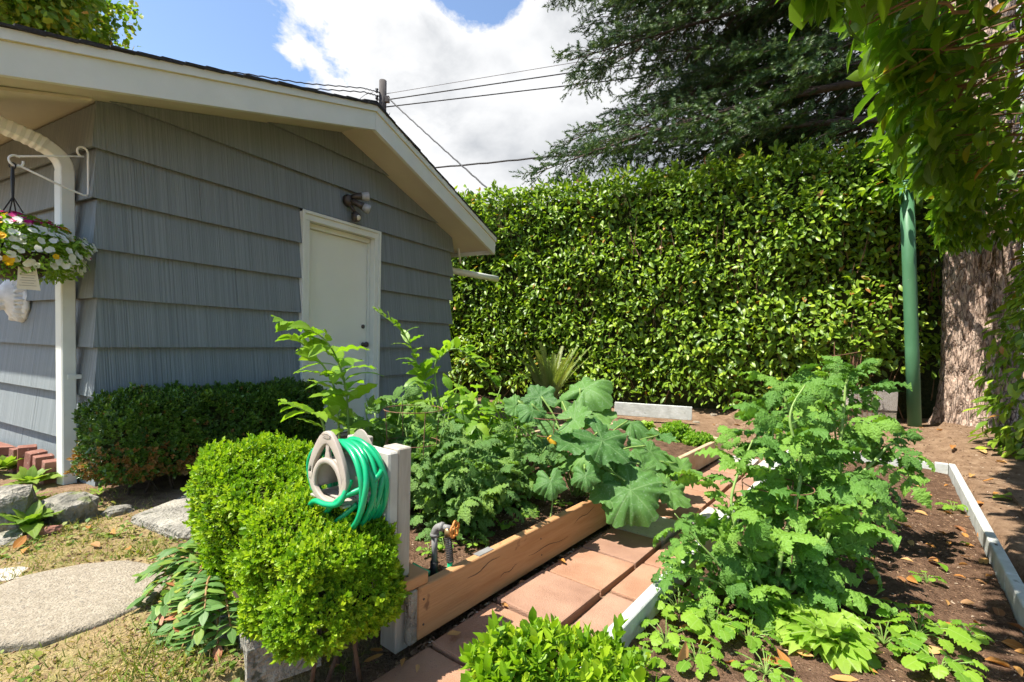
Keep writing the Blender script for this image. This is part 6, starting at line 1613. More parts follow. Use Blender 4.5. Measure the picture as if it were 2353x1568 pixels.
tomato('small tomato plant between the two larger tomatoes', b4, [[b4+Vector((0.02, 0, 0.18)), b4+Vector((0.0, 0.05, 0.40)), b4+Vector((0.03, 0.1, 0.56))], [b4+Vector((0.1, 0.05, 0.2)), b4+Vector((0.12, 0.1, 0.45))]], 18, 0.24, TOM, 4, group=g_r)
g_l = 'tomato plants in the cedar bed'
for i, (u, v, dep, h, lab) in enumerate(((1060, 1190, 2.25, 0.46, 'dark leaved tomato plant behind the garden tap'), (1000, 1180, 2.45, 0.55, 'dark leaved tomato plant inside the wire cage'), (1170, 1130, 2.65, 0.46, 'dark tomato plant in the bed middle before the squash'), (905, 1100, 2.6, 0.62, 'tall thin tomato plant close to the hose rack'))):
    b = D(u, v, dep); b.z = 0.12
    tomato(lab, b, [[b+Vector((0.0, 0.0, h*0.5)), b+Vector((0.04, 0.02, h))], [b+Vector((0.10, 0.02, h*0.4)), b+Vector((0.20, 0.03, h*0.75))], [b+Vector((-0.10, 0.0, h*0.4)), b+Vector((-0.17, 0.04, h*0.85))]], 26, 0.22, TOMD, 20+i, group=g_l)
# green tomatoes
for i, (u, v, dep) in enumerate(((1690, 1235, 2.2), (1905, 1255, 2.25))):
    c = D(u, v, dep); rock('green_tomato', ('round green tomato hanging low in the largest tomato plant', 'green tomato hanging beside the bed soil shadow')[i], c, (0.034, 0.034, 0.05), 'tomato_g', 30+i, 'tomato')

# --- bushy bean and pepper plants filling the bed
BEAN = [tmesh('leaf', leaf_hd(0.56, 0.3, c_, prof=[0.2, 0.85, 1.0, 0.82, 0.5, 0.0], edge=0.35, pucker=0.02, ruffle=0.05), M['seal']) for c_ in (0.15, 0.35, 0.5)]
BEAND = [tmesh('leaf', leaf_hd(0.52, 0.3, c_, prof=[0.2, 0.85, 1.0, 0.82, 0.5, 0.0], edge=0.35, pucker=0.02, ruffle=0.05), M['tomato_d']) for c_ in (0.15, 0.35, 0.5)]
def bushy(name, label, b, h, w, n, ll, meshes, seed, group=None):
    rr = random.Random(seed); b = Vector(b); root = thing(name, label, 'plant', b, 0, group)
    for k in range(5):
        a = k*1.26+seed; q = b+Vector((w*0.6*math.cos(a), w*0.6*math.sin(a), h*rr.uniform(0.7, 1.0)))
        MB(b).tube(curve([b, b.lerp(q, 0.5)+Vector((0, 0, 0.06)), q], 5), [0.006]*6+[0.0045]*5, 6).build('stem', M['stem'], root, True)
    for i in range(n):
        a = i*2.399; r = w*math.sqrt((i+0.5)/n); z = h*(0.35+0.65*(1-(r/w)**2)**0.5)*rr.uniform(0.45, 1.05)
        p = b+Vector((r*math.cos(a), r*math.sin(a), z)); d = Vector((math.cos(a), math.sin(a), rr.uniform(-0.5, 0.25)))+rv(rr, 0.3)
        obj('leaf', meshes[rr.randrange(3)], root, fr(d, UP+rv(rr, 0.3)+Vector((math.cos(a), math.sin(a), 0))*0.25, ll*rr.uniform(0.7, 1.2), p-b))
g_b = 'bushy bean plants in the cedar bed'
for i, (u, v, dep, h, w, n, lab) in enumerate(((960, 1010, 2.85, 0.60, 0.24, 70, 'leafy bean plant nearest the door casing'), (1080, 1000, 2.95, 0.52, 0.26, 80, 'broad bean plant in the middle of the cedar bed'), (1100, 940, 3.35, 0.56, 0.26, 70, 'bean plant behind the wire cage ring'), (1180, 930, 3.4, 0.50, 0.24, 60, 'bean plant below the sword fern'), (890, 1000, 2.75, 0.45, 0.18, 45, 'small bean plant below the tallest lily'), (1010, 920, 3.5, 0.62, 0.25, 60, 'bean plant against the shed end wall corner'))):
    b = D(u, v, dep); b.z = 0.11; bushy('bean_plant', lab, b, h*1.12, w*1.1, int(n*1.3), 0.15, BEAN if i % 3 else BEAND, 50+i, g_b)

# --- squash with huge leaves
def squash_t(seed, lobes=5, cup=0.18):
    rr = random.Random(seed); nt, nr = 84, 9; v, f, u = [], [], []
    for j in range(nr+1):
        r = j/nr
        for i in range(nt+1):
            a = -math.pi+2*math.pi*i/nt; aa = abs(a)
            R_ = 0.50*(1+0.12*math.cos(lobes*a+0.25*math.sin(2*a+seed))+0.07*mnoise.noise((math.cos(a)*2, math.sin(a)*2, seed*3.3))+0.04*math.sin(16*a+seed)+0.03*math.sin(27*a+2*seed))*(1-0.75*math.exp(-((math.pi-aa)/0.22)**2))
            x, y = math.sin(a)*r*R_, math.cos(a)*r*R_
            z = cup*r*r*0.35-0.03*r*abs(math.cos(lobes*a/2+math.pi/2))-(0.22+0.12*math.sin(seed*2.1))*r**3*(0.3+0.7*math.sin(a*0.5+seed)**2)+0.028*r**3*math.sin(7*a+seed*2)+0.020*r**4*math.sin(17*a+seed)+0.06*r*r*mnoise.noise((x*4+seed, y*4, seed))+0.022*mnoise.noise((x*9, y*9, seed))+0.010*mnoise.noise((x*22, y*22, seed))
            v.append((x, y+0.12, z)); u.append((0.5+x, y))
    for j in range(nr):
        for i in range(nt): k = j*(nt+1)+i; f.append((k, k+1, k+nt+2, k+nt+1))
    return np.array(v), f, np.array(u)
def squash_mat():
    """pale veins fanning out from the petiole on a leaf that is 1 unit wide"""
    m = M['squash']; t = m.node_tree; tc = nd(t, 'ShaderNodeTexCoord'); sx = nd(t, 'ShaderNodeSeparateXYZ'); t.links.new(tc.outputs['Object'], sx.inputs[0])
    y0 = mth(t, 'SUBTRACT', sx.outputs[1], 0.12); an = mth(t, 'ARCTAN2', sx.outputs[0], y0)
    w = mth(t, 'ABSOLUTE', mth(t, 'SUBTRACT', mth(t, 'FRACT', mth(t, 'ADD', mth(t, 'DIVIDE', an, 2*math.pi/5), 0.5)), 0.5))
    rr = mth(t, 'SQRT', mth(t, 'ADD', mth(t, 'MULTIPLY', sx.outputs[0], sx.outputs[0]), mth(t, 'MULTIPLY', y0, y0)))
    k = mth(t, 'SUBTRACT', 1.0, mth(t, 'MULTIPLY', mth(t, 'MULTIPLY', w, rr), 70.0), clamp=True)
    w2 = mth(t, 'ABSOLUTE', mth(t, 'SUBTRACT', mth(t, 'FRACT', mth(t, 'MULTIPLY', mth(t, 'SUBTRACT', rr, mth(t, 'MULTIPLY', w, 0.25)), 11.0)), 0.5))
    k2 = mth(t, 'MULTIPLY', mth(t, 'SUBTRACT', 1.0, mth(t, 'MULTIPLY', w2, 12.0), clamp=True), 0.35)
    k = mth(t, 'MULTIPLY', mth(t, 'MAXIMUM', k, k2), 0.5)
    bs = t.nodes['Principled BSDF']; src = bs.inputs['Base Color'].links[0].from_socket
    mx = nd(t, 'ShaderNodeMix'); mx.data_type = 'RGBA'; t.links.new(k, mx.inputs[0]); t.links.new(src, mx.inputs[6]); mx.inputs[7].default_value = (0.22, 0.34, 0.14, 1)
    t.links.new(mx.outputs[2], bs.inputs['Base Color'])
    b = nd(t, 'ShaderNodeBump'); b.inputs['Strength'].default_value = 0.25; b.inputs['Distance'].default_value = 0.01
    t.links.new(mth(t, 'MULTIPLY', k, -1.0), b.inputs['Height']); t.links.new(b.outputs[0], bs.inputs['Normal'])
squash_mat()
SQ = [tmesh('leaf', squash_t(i+1, 5, (0.10, 0.22, 0.32, 0.15, 0.45)[i]), M['squash']) for i in range(5)]
def build_squash():
    b = D(1330, 1090, 2.85); b.z = 0.12; root = thing('squash_plant', 'squash plant with huge mottled leaves spreading over the cedar plank', 'plant', b)
    rr = random.Random(3)
    # u, v, depth, size, tip direction, normal
    L = [(1345, 885, 2.95, 0.33, (0.9, 0.2, 0.55), (-0.45, -0.55, 0.75)), (1385, 1005, 2.6, 0.32, (0.5, -0.3, -0.35), (-0.1, -0.75, 0.8)), (1495, 1030, 2.85, 0.29, (0.8, 0.1, -0.35), (0.3, -0.5, 0.9)),
         (1450, 1118, 2.5, 0.35, (0.55, -0.55, -0.5), (0.15, -0.55, 0.9)), (1565, 1070, 2.8, 0.25, (1, -0.2, -0.4), (0.4, -0.3, 0.9)), (1450, 965, 3.35, 0.30, (0.6, 0.5, 0.1), (0, -0.4, 1)), (1240, 905, 3.1, 0.22, (-0.2, 0.3, 0.3), (0.1, -0.5, 0.8)),
         (1185, 925, 2.85, 0.16, (-0.4, -0.3, -0.3), (-0.1, -0.8, 0.5)), (1225, 935, 2.8, 0.17, (0.3, -0.4, -0.5), (0.3, -0.8, 0.5)), (1320, 955, 2.75, 0.22, (0.5, -0.2, 0.3), (0, -0.6, 0.8)), (1345, 1085, 2.5, 0.15, (0.1, -0.5, -0.7), (0, -0.7, 0.6)),
         (1290, 1060, 2.7, 0.20, (-0.3, -0.5, -0.3), (-0.2, -0.5, 0.8)), (1400, 1085, 2.65, 0.24, (0.3, -0.5, -0.4), (0.2, -0.5, 0.8)), (1270, 970, 3.0, 0.20, (-0.5, 0.2, 0.2), (0, -0.4, 0.9)), (1520, 1000, 3.2, 0.22, (0.7, 0.4, 0), (0.1, -0.3, 1)), (1290, 915, 3.3, 0.22, (0.1, 0.6, 0.1), (-0.2, -0.3, 1.0)),
         (1540, 1120, 2.62, 0.24, (0.8, -0.4, -0.5), (0.4, -0.4, 0.8)),
         (1370, 945, 2.85, 0.24, (0.6, 0.1, 0.0), (0.1, -0.6, 0.8)), (1420, 1040, 2.75, 0.26, (0.2, -0.6, -0.3), (0.1, -0.5, 0.9)), (1310, 1010, 2.7, 0.22, (-0.4, -0.5, -0.2), (-0.1, -0.6, 0.8)), (1350, 1040, 2.6, 0.20, (0.1, -0.7, -0.4), (0.0, -0.7, 0.7)), (1480, 1075, 2.68, 0.26, (0.7, -0.3, -0.5), (0.3, -0.5, 0.9)),
         (1250, 1020, 2.8, 0.18, (-0.6, -0.3, -0.2), (-0.2, -0.5, 0.8)), (1530, 1050, 3.0, 0.24, (0.8, 0.2, -0.2), (0.2, -0.4, 0.9)), (1390, 1120, 2.55, 0.20, (0.3, -0.6, -0.6), (0.1, -0.7, 0.6))]
    for i, (u, v, dep, s, d, n) in enumerate(L):
        p = D(u, v, dep); d = Vector(d).normalized(); p0 = p-d*s*0.12
        obj('leaf', SQ[i % 5], root, fr(d, Vector(n)+rv(rr, 0.15), s*0.95, p0-b-Vector((0, 0, 0.02))))
        a = b+Vector((rr.uniform(-.05, .05), rr.uniform(-.05, .05), 0.03)); mid = a.lerp(p0, 0.5)+Vector((0, 0, 0.10))
        MB(b).tube(curve([a, mid, p0], 6), 0.006, 7).build('petiole', M['stem'], root, True)
    p = D(1262, 1003, 2.75); 
    MB(b).tube(curve([p, p+Vector((0.02, -0.01, -0.03)), p+Vector((0.045, -0.02, -0.075))], 5), [0.012, 0.018, 0.02, 0.021, 0.021, 0.020, 0.019, 0.018, 0.015, 0.012, 0.006], 9).build('squash_fruit', M['squash_y'], root, True)
build_squash()
def build_cucumber():
    b = D(1262, 1155, 2.35); b.z = 0.12; root = thing('cucumber_seedling', 'single pale angular cucumber leaf held above bed soil', 'plant', b)
    p = D(1264, 1098, 2.38)
    obj('leaf', SQ[0], root, fr(Vector((0.1, -0.6, -0.75)), Vector((0.05, -0.8, 0.6)), 0.155, p-b))
    MB(b).tube(curve([b, b.lerp(p, 0.5)+Vector((0.02, 0.04, 0.02)), p], 5), 0.004, 6).build('stem', M['stem'], root, True)
build_cucumber()

# --- wire cages and strings
def cage(label, b, r, h, rings, n=4):
    b = Vector(b); root = thing('tomato_cage', label, 'wire cage', b, 0, 'tomato cages')
    for k, z in enumerate(rings):
        rad = r*(0.75+0.25*z/h); pts = [b+Vector((rad*math.cos(t_), rad*math.sin(t_), z)) for t_ in np.linspace(0, 2*math.pi, 37)]
        MB(b).tube(pts, 0.0024, 5, False).build('ring', M['rust'], root, True)
    for k in range(n):
        a = 2*math.pi*k/n+0.6; MB(b).tube([b+Vector((r*0.7*math.cos(a), r*0.7*math.sin(a), 0)), b+Vector((r*math.cos(a), r*math.sin(a), h))], 0.0024, 5).build('leg', M['rust'], root)
p = D(950, 940, 2.42); cage('rusty tomato cage around the dark leaved tomato', (p.x, p.y, 0.11), 0.145, p.z-0.11+0.001, (0.22, 0.42, p.z-0.11))
p = D(1265, 960, 2.85); cage('rusty wire cage half hidden among the squash leaves', (p.x, p.y, 0.11), 0.13, 0.50, (0.25, 0.40, 0.50), 3)
p = D(1790, 1030, b1.y+0.1); cage('dark wire cage inside the largest tomato plant', (p.x, p.y, 0.03), 0.13, 0.46, (0.3, 0.46), 3)

# --- sword fern
def build_fern():
    b = D(1262, 890, 6.3); b.z = gz(b.x, b.y)-0.01; root = thing('sword_fern', 'upright sword fern growing in front of the back hedge', 'fern', b)
    rr = random.Random(5)
    for k in range(30):
        a = rr.uniform(0, 6.28); tilt = rr.uniform(0.1, 0.6); ln = rr.uniform(0.75, 1.12)
        d = Vector((math.cos(a), math.sin(a), 0)); P = [b+d*(ln*tilt*t_**1.6)+UP*(ln*(t_-0.20*tilt*t_*t_)) for t_ in np.linspace(0, 1, 12)]
        v, f, u = [], [], []
        for i in range(3, 60):
            t_ = i/60; q = t_*11; j = min(10, int(q)); p = P[j].lerp(P[j+1], q-j)-b; ax = (P[j+1]-P[j]).normalized()
            side = ax.cross(d if abs(ax.dot(d)) < 0.98 else UP).normalized(); side = side if side.length > 0.1 else Vector((0, 1, 0))
            w = 0.105*math.sin(min(1, t_*3+0.3)*1.57)*(1-t_*0.75)
            for sg in (-1, 1):
                m = len(v); e = p+side*sg*w+ax*w*0.35+d*rr.uniform(-.008, .008); v += [p-ax*0.010, p+ax*0.011, e]; u += [(0.5, t_)]*3; f.append((m, m+1, m+2))
        m = len(v)
        for i in range(11):
            q = len(v); s_ = Vector((0.003, 0, 0)); v += [P[i]-b-s_, P[i]-b+s_, P[i+1]-b+s_, P[i+1]-b-s_]; u += [(0.5, 0)]*4; f.append((q, q+1, q+2, q+3))
        obj('frond', mesh('frond', v, f, M['fern'], False, u), root)
build_fern()

# --- lettuce, herbs, seedlings
LET = [tmesh('leaf', leaf_hd(0.9, 0.3, c_, prof=[0.25, 0.5, 0.85, 1.0, 1.0, 0.9, 0.65, 0.15], edge=0.4, pucker=0.04, n=14, ruffle=0.13), M['lettuce']) for c_ in (0.25, 0.5, 0.75)]
def rosette(name, label, b, n, ll, meshes, seed, tilt=(0.3, 1.2), cat='plant', group=None, stem=False):
    rr = random.Random(seed); b = Vector(b); root = thing(name, label, cat, b, 0, group)
    for i in range(n):
        a = i*2.399+seed; t_ = i/max(1, n-1); el = tilt[1]*(1-t_)+tilt[0]*t_
        el = el+rr.uniform(-.12, .12); d = Vector((math.cos(a)*math.cos(el), math.sin(a)*math.cos(el), math.sin(el)))
        n_ = Vector((-math.cos(a)*math.sin(el), -math.sin(a)*math.sin(el), math.cos(el)))
        obj('leaf', meshes[rr.randrange(len(meshes))], root, fr(d, n_+rv(rr, 0.1), ll*rr.uniform(0.75, 1.1)*(0.6+0.4*t_), Vector((0, 0, 0.01))+d*0.012))
    return root
p = G(1900, 1490, 0.035); rosette('lettuce', 'pale green loose leaf lettuce below the largest tomato', p, 24, 0.17, LET, 3, (0.45, 1.4), 'lettuce', 'lettuces in the white edged bed')
p = G(1835, 1440, 0.035); rosette('lettuce', 'lettuce half hidden under the tomato leaves', p, 20, 0.16, LET, 5, (0.5, 1.4), 'lettuce', 'lettuces in the white edged bed')
p = G(1480, 995, 0.125); rosette('lettuce', 'pale lettuce at the far end of the cedar bed', p+Vector((0, 0.1, 0)), 22, 0.19, LET, 7, (0.5, 1.4), 'lettuce')
SEED_T = leaf_hd(1.0, 0.15, 0.12, prof=[0.45, 0.9, 1.0, 1.0, 0.9, 0.65, 0.15], edge=0.2, pucker=0.03, n=11, teeth=0.10, ruffle=0.05)
SEED = [tmesh('leaf', SEED_T, M['seedling']), tmesh('leaf', leaf_hd(0.92, 0.25, 0.3, prof=[0.5, 0.9, 1.0, 0.95, 0.8, 0.5, 0.1], edge=0.3, pucker=0.03, n=11, teeth=0.12, ruffle=0.08), M['seedling'])]
def weedling(label, b, n, ll, h, spread, seed, group):
    rr = random.Random(seed); b = Vector(b); root = thing('mallow_seedling', label, 'plant', b, 0, group)
    for i in range(n):
        a = i*2.399+rr.uniform(-.4, .4); r = spread*math.sqrt((i+0.4)/n); z = h*rr.uniform(0.5, 1.0)
        p = b+Vector((r*math.cos(a), r*math.sin(a), z)); d = Vector((math.cos(a), math.sin(a), rr.uniform(-0.3, 0.1)))
        obj('leaf', SEED[i % 2], root, fr(d, UP+rv(rr, 0.22), ll*rr.uniform(0.65, 1.2), p-b))
        MB(b).tube([b, b.lerp(p, 0.6)+Vector((0, 0, 0.01)), p], 0.0018, 4, False).build('stem', M['stem'], root)
g_s = 'lobed seedlings in the white edged bed'
for i, (u, v, n, ll, h, sp, lab) in enumerate((
    (1560, 1410, 14, 0.055, 0.09, 0.10, 'lobed seedling clump against the path side white board'), (1640, 1455, 16, 0.055, 0.10, 0.11, 'dense lobed seedling clump left of the lettuce'), (1720, 1475, 12, 0.050, 0.07, 0.09, 'lobed seedling clump between the tomato and the lettuce'),
    (1530, 1480, 10, 0.045, 0.07, 0.08, 'lobed seedling clump above the fresh boxwood top'), (1600, 1525, 12, 0.05, 0.06, 0.08, 'lobed seedlings at the bottom of the white edged bed'), (2030, 1480, 10, 0.062, 0.07, 0.09, 'lobed seedling clump right of the lettuce'),
    (2110, 1460, 13, 0.070, 0.09, 0.11, 'widest lobed seedling clump in the bed shadow'), (2160, 1545, 11, 0.065, 0.07, 0.09, 'lobed seedlings by the fallen leaves at the bottom'), (2225, 1470, 7, 0.05, 0.06, 0.06, 'lobed seedling close to the outer white board'),
    (2130, 1340, 5, 0.04, 0.05, 0.04, 'tiny lobed seedling alone in the tomato shadow'), (2190, 1175, 9, 0.045, 0.06, 0.07, 'feathery lobed seedling beside the far outer board'), (2030, 1205, 8, 0.05, 0.06, 0.07, 'pale lobed seedling behind the tomato shadow'), (2000, 1180, 6, 0.04, 0.05, 0.05, 'small yellowish seedling near the far tomato'), (1760, 1550, 14, 0.035, 0.05, 0.09, 'tiny leaved weed clump at the bottom of the bed'), (1680, 1380, 12, 0.05, 0.09, 0.10, 'lobed seedling clump under the spilling tomato stems'), (1470, 1545, 8, 0.04, 0.10, 0.06, 'lobed seedlings behind the fresh boxwood top'))):
    weedling(lab, G(u, v, 0.035), int(n*1.5), ll*0.85, h*0.85, sp*0.95, 80+i, g_s)
for i, (u, v, lab) in enumerate(((1060, 1230, 'small bright weed just right of the garden tap'), (1110, 1200, 'small bright weed below the dark tomato leaves'), (1165, 1215, 'small weed halfway along the cedar plank top'), (1020, 1260, 'small weed beside the tap riser pipe'), (1215, 1190, 'small weed between the young lily and the cedar plank'), (1090, 1255, 'small weed close to the grey patch on the plank'), (985, 1275, 'small weed behind the supply hose'), (1290, 1165, 'small weed below the pale cucumber leaf'))):
    weedling(lab, G(u, v, 0.125), 9, 0.026, 0.035, 0.045, 120+i, 'weeds in the cedar bed')
def herb(label, b, w, h, n, seed):
    b = Vector(b); root = thing('parsley_clump', label, 'herb', b)
    rr = random.Random(seed); t = sprig(6, seed, 0.8)
    d = rdir(n); d[:, 2] = np.abs(d[:, 2]); p = d*(0.6+0.4*RNG.random(n))[:, None]*np.array([w, w*0.8, h])
    o = obj('foliage', scatter_mesh('foliage', [t], p, frames(d+rdir(n)*0.6+np.array([0, 0, 0.3]), rdir(n)), RNG.uniform(0.022, 0.036, n), M['seedling']), root); o['kind'] = 'stuff'
    for k in range(8):
        a = k*0.8; MB(b).tube([b, b+Vector((w*0.6*math.cos(a), w*0.5*math.sin(a), h*0.8))], 0.003, 5).build('stem', M['stem'], root)
p = G(1560, 1015, 0.125); herb('bright green parsley clump at the cedar bed end', p+Vector((0, 0.08, 0)), 0.17, 0.16, 520, 3)
p = G(1625, 1025, 0.125); herb('parsley trailing over the far corner of cedar bed', p+Vector((-0.06, 0.02, 0)), 0.13, 0.10, 300, 4)

# --- hostas beside the side wall
HOS = [tmesh('leaf', leaf_hd(0.46, 0.40, c_, prof=[0.15, 0.75, 1.0, 0.9, 0.55, 0.0], edge=0.3, pucker=0.010, ruffle=0.04), M['hosta']) for c_ in (0.15, 0.35, 0.55)]
g_h = 'hostas beside the side wall'
rosette('hosta', 'yellow green hosta among the rocks at the lawn edge', G(68, 1215, 0.06), 17, 0.19, HOS, 1, (0.45, 1.25), 'plant', g_h)
rosette('hosta', 'pale hosta clump in front of the brick edging', G(70, 1118, 0.06), 19, 0.19, HOS, 2, (0.4, 1.2), 'plant', g_h)
rosette('hosta', 'hosta cut by the frame edge below the brick stack', G(12, 1085, 0.06), 18, 0.22, HOS, 4, (0.4, 1.2), 'plant', g_h)
rosette('hosta', 'flat hosta shoot behind the upright rock', G(60, 1155, 0.06), 11, 0.15, HOS, 5, (0.2, 0.8), 'plant', g_h)
rosette('hosta', 'small grey green plant on the large rock', D(228, 1138, 2.72), 8, 0.07, HOS, 6, (0.2, 1.0), 'plant', g_h)

# --- low St John's wort shrub
WRT = [tmesh('leaf', leaf_hd(0.44, 0.25, c_, prof=[0.25, 0.85, 1.0, 0.9, 0.55, 0.0], edge=0.2, pucker=0.01, n=7), M['wort']) for c_ in (0.05, 0.2, 0.35)]
def build_wort():
    b = G(500, 1420, 0.0); root = thing('ground_shrub', 'low spreading shrub with paired blue green leaves beside the boxwood', 'shrub', b)
    rr = random.Random(17)
    tips = [(335, 1320, .14), (330, 1375, .08), (345, 1440, .06), (380, 1275, .2), (430, 1262, .22), (400, 1330, .16), (420, 1400, .13), (440, 1470, .08), (480, 1300, .2), (520, 1360, .16), (470, 1400, .18), (410, 1290, .12), (355, 1345, .10), (400, 1440, .09), (460, 1440, .14), (500, 1330, .2), (370, 1310, .17), (430, 1370, .19), (415, 1500, .04), (530, 1440, .12), (560, 1400, .14), (380, 1480, .05), (545, 1300, .2), (360, 1400, .10), (450, 1340, .20), (500, 1480, .08)]
    for (u, v, z) in tips:
        p = G(u, v, z); mid = b.lerp(p, 0.5)+Vector((0, 0, 0.13)); P = curve([b+Vector((rr.uniform(-.08, .08), rr.uniform(-.08, .08), 0)), mid, p], 8); m = len(P)
        MB(b).tube(P, [0.004]*(m-4)+[0.003]*4, 5).build('stem', M['stem_r'], root, True)
        for k in range(3, m, 1):
            ax = (P[min(k+1, m-1)]-P[k-1]).normalized(); side = ax.cross(UP).normalized()
            for sg in (-1, 1):
                obj('leaf', WRT[rr.randrange(3)], root, fr(side*sg+ax*0.45+UP*rr.uniform(-.05, .55), UP+rv(rr, 0.25), rr.uniform(0.042, 0.066), P[k]-b))
        obj('leaf', WRT[0], root, fr((P[-1]-P[-2]), UP+rv(rr, 0.2), 0.06, P[-1]-b))
build_wort()

# ================================================================== litter, grass, chips
DRY = [tmesh('fallen_leaf', leaf_t(w_, f_, c_, prof=[0, 0.7, 1.0, 0.75, 0.0], wav=0.05), M['dryleaf']) for w_, f_, c_ in ((0.42, 0.7, 0.2), (0.46, 0.4, -0.3), (0.38, 0.9, 0.1), (0.5, 0.3, 0.3))]
FRS = [tmesh('fallen_leaf', leaf_t(0.46, 0.45, 0.15, prof=[0, 0.7, 1.0, 0.75, 0.0]), M['freshleaf'])]
def litter():
    rr = random.Random(31)
    spots = [(2180, 1255), (2215, 1190), (2265, 1160), (2225, 1305), (2290, 1400), (2330, 1535), (2190, 1330), (2125, 1255), (2160, 1290), (2205, 1280), (2100, 1180), (2140, 1140), (2075, 1210), (2010, 1290), (2060, 1330), (2050, 1390), (1990, 1440), (2090, 1425), (1985, 1500), (1940, 1540), (1870, 1520), (1820, 1545), (2130, 1520), (2200, 1440), (2250, 1440), (2170, 1380), (2110, 1350), (1945, 1395), (1960, 1330), (1900, 1500), (1700, 1540), (1750, 1520), (1650, 1500), (1560, 1450), (1620, 1400), (2020, 1555), (2080, 1540), (2210, 1550), (2260, 1230), (2240, 1260), (2150, 1225), (2060, 1265), (2300, 1480), (1905, 1560), (2155, 1300), (2240, 1340), (2280, 1330), (2265, 1290), (2190, 1215), (2165, 1180), (2120, 1120), (2180, 1120), (2090, 1245), (2035, 1350), (2140, 1400), (2240, 1390), (2310, 1440), (2260, 1520), (2170, 1500), (2330, 1500), (2100, 1300), (1990, 1540), (2210, 1230)]
    zones = {}
    for (u, v) in spots:
        p = G(u, v, 0.035); p.z = 0.035+rr.uniform(0.006, 0.018); sz = rr.uniform(0.04, 0.09)
        o = obj('fallen_leaf', DRY[rr.randrange(4)], None, fr(Vector((rr.gauss(0, 1), rr.gauss(0, 1), rr.uniform(-.15, .15))), UP+rv(rr, 0.35), sz, p))
        ps, pc = p.x*PD.x+p.y*PD.y, p.x*PC.x+p.y*PC.y
        z = 'along the outer white board' if pc > 0.24 else 'among the lobed seedlings below the lettuce' if ps < 2.05 and pc < -0.25 else 'at the bottom edge of the white edged bed' if ps < 2.25 else 'in the tomato shadow on the bed soil' if pc < 0.02 else 'on sunlit soil at the far bed end' if ps > 3.6 else 'on open soil in the middle of the white edged bed'
        zones.setdefault(z, []).append((sz, o))
    for z, L in zones.items():
        L.sort(key=lambda t_: t_[0])
        for k, (sz, o) in enumerate(L):
            tag(o, ('largest dry leaf lying ' if k == len(L)-1 else 'smallest dry leaf lying ' if k == 0 else 'dry orange brown leaf lying ')+z, 'fallen leaf', 'dry leaves '+z)
    for (u, v) in ((2235, 1090), (2258, 1108), (2300, 1135), (2120, 1004), (2150, 1008), (2205, 985), (2190, 1045), (2340, 1010), (2165, 970), (1640, 975), (1700, 985), (1760, 990), (2265, 1060), (2315, 1075), (2060, 1040), (1850, 985)):
        p = G(u, v, 0.07); p.z = gz(p.x, p.y)+rr.uniform(0.008, 0.018)
        o = obj('fallen_leaf', DRY[rr.randrange(4)], None, fr(Vector((rr.gauss(0, 1), rr.gauss(0, 1), 0)), UP+rv(rr, 0.2), rr.uniform(0.07, 0.12), p))
        tag(o, 'dry curled leaf lying on the bare dirt behind the beds', 'fallen leaf', 'dry leaves on the bare dirt')
    for i, (u, v, s, lab) in enumerate(((2280, 1150, 0.15, 'large fresh green leaf lying outside the white board'), (2300, 1148, 0.12, 'second fresh green leaf beside the large fallen one'), (2152, 1290, 0.085, 'curled bright green leaf lying in the white edged bed'), (1985, 1415, 0.13, 'dark green leaf lying in the tomato shadow'), (2205, 1245, 0.06, 'small green leaf on the bed soil below outer board'))):
        p = G(u, v, 0.06); p.z = ground_z(p.x, p.y)+0.02
        o = obj('fallen_leaf', FRS[0], None, fr(Vector((rr.gauss(0, 1), rr.gauss(0, .6), 0.05)), UP+rv(rr, 0.25), s, p)); tag(o, lab, 'fallen leaf', 'fresh green fallen leaves')
    for (u, v) in ((1060, 1460), (1150, 1395), (930, 1520), (960, 1535), (1205, 1340), (850, 1500), (835, 1530), (780, 1535), (1300, 1300)):
        p = G(u, v, 0.0); p.z = max(0.0, gz(p.x, p.y))+0.012
        o = obj('fallen_leaf', DRY[rr.randrange(4)], None, fr(Vector((rr.gauss(0, 1), rr.gauss(0, 1), 0)), UP+rv(rr, 0.2), rr.uniform(0.035, 0.06), p)); tag(o, 'small dry leaf lying along the cedar plank foot', 'fallen leaf', 'dry leaves beside the cedar plank')
    for (u, v) in ((265, 1262), (30, 1290), (70, 1285), (560, 1440), (600, 1435), (520, 1455), (440, 1492), (425, 1505), (205, 1245), (545, 1475), (300, 1300), (210, 1285)):
        p = G(u, v, 0.0); p.z = gz(p.x, p.y)+rr.uniform(0.012, 0.02)
        o = obj('fallen_leaf', DRY[rr.randrange(4)], None, fr(Vector((rr.gauss(0, 1), rr.gauss(0, 1), 0.1)), UP+rv(rr, 0.35), rr.uniform(0.05, 0.085), p)); tag(o, 'dry brown leaf lying on the lawn around the low shrub', 'fallen leaf', 'dry leaves on the lawn')
    p = D(1555, 1515, 0.98); o = obj('fallen_leaf', DRY[0], None, fr(Vector((0.3, -0.3, 0.9)), Vector((0.2, -1, 0.2)), 0.05, G(1556, 1520, 0.43))); tag(o, 'orange leaf caught in the fresh boxwood top', 'fallen leaf')
litter()
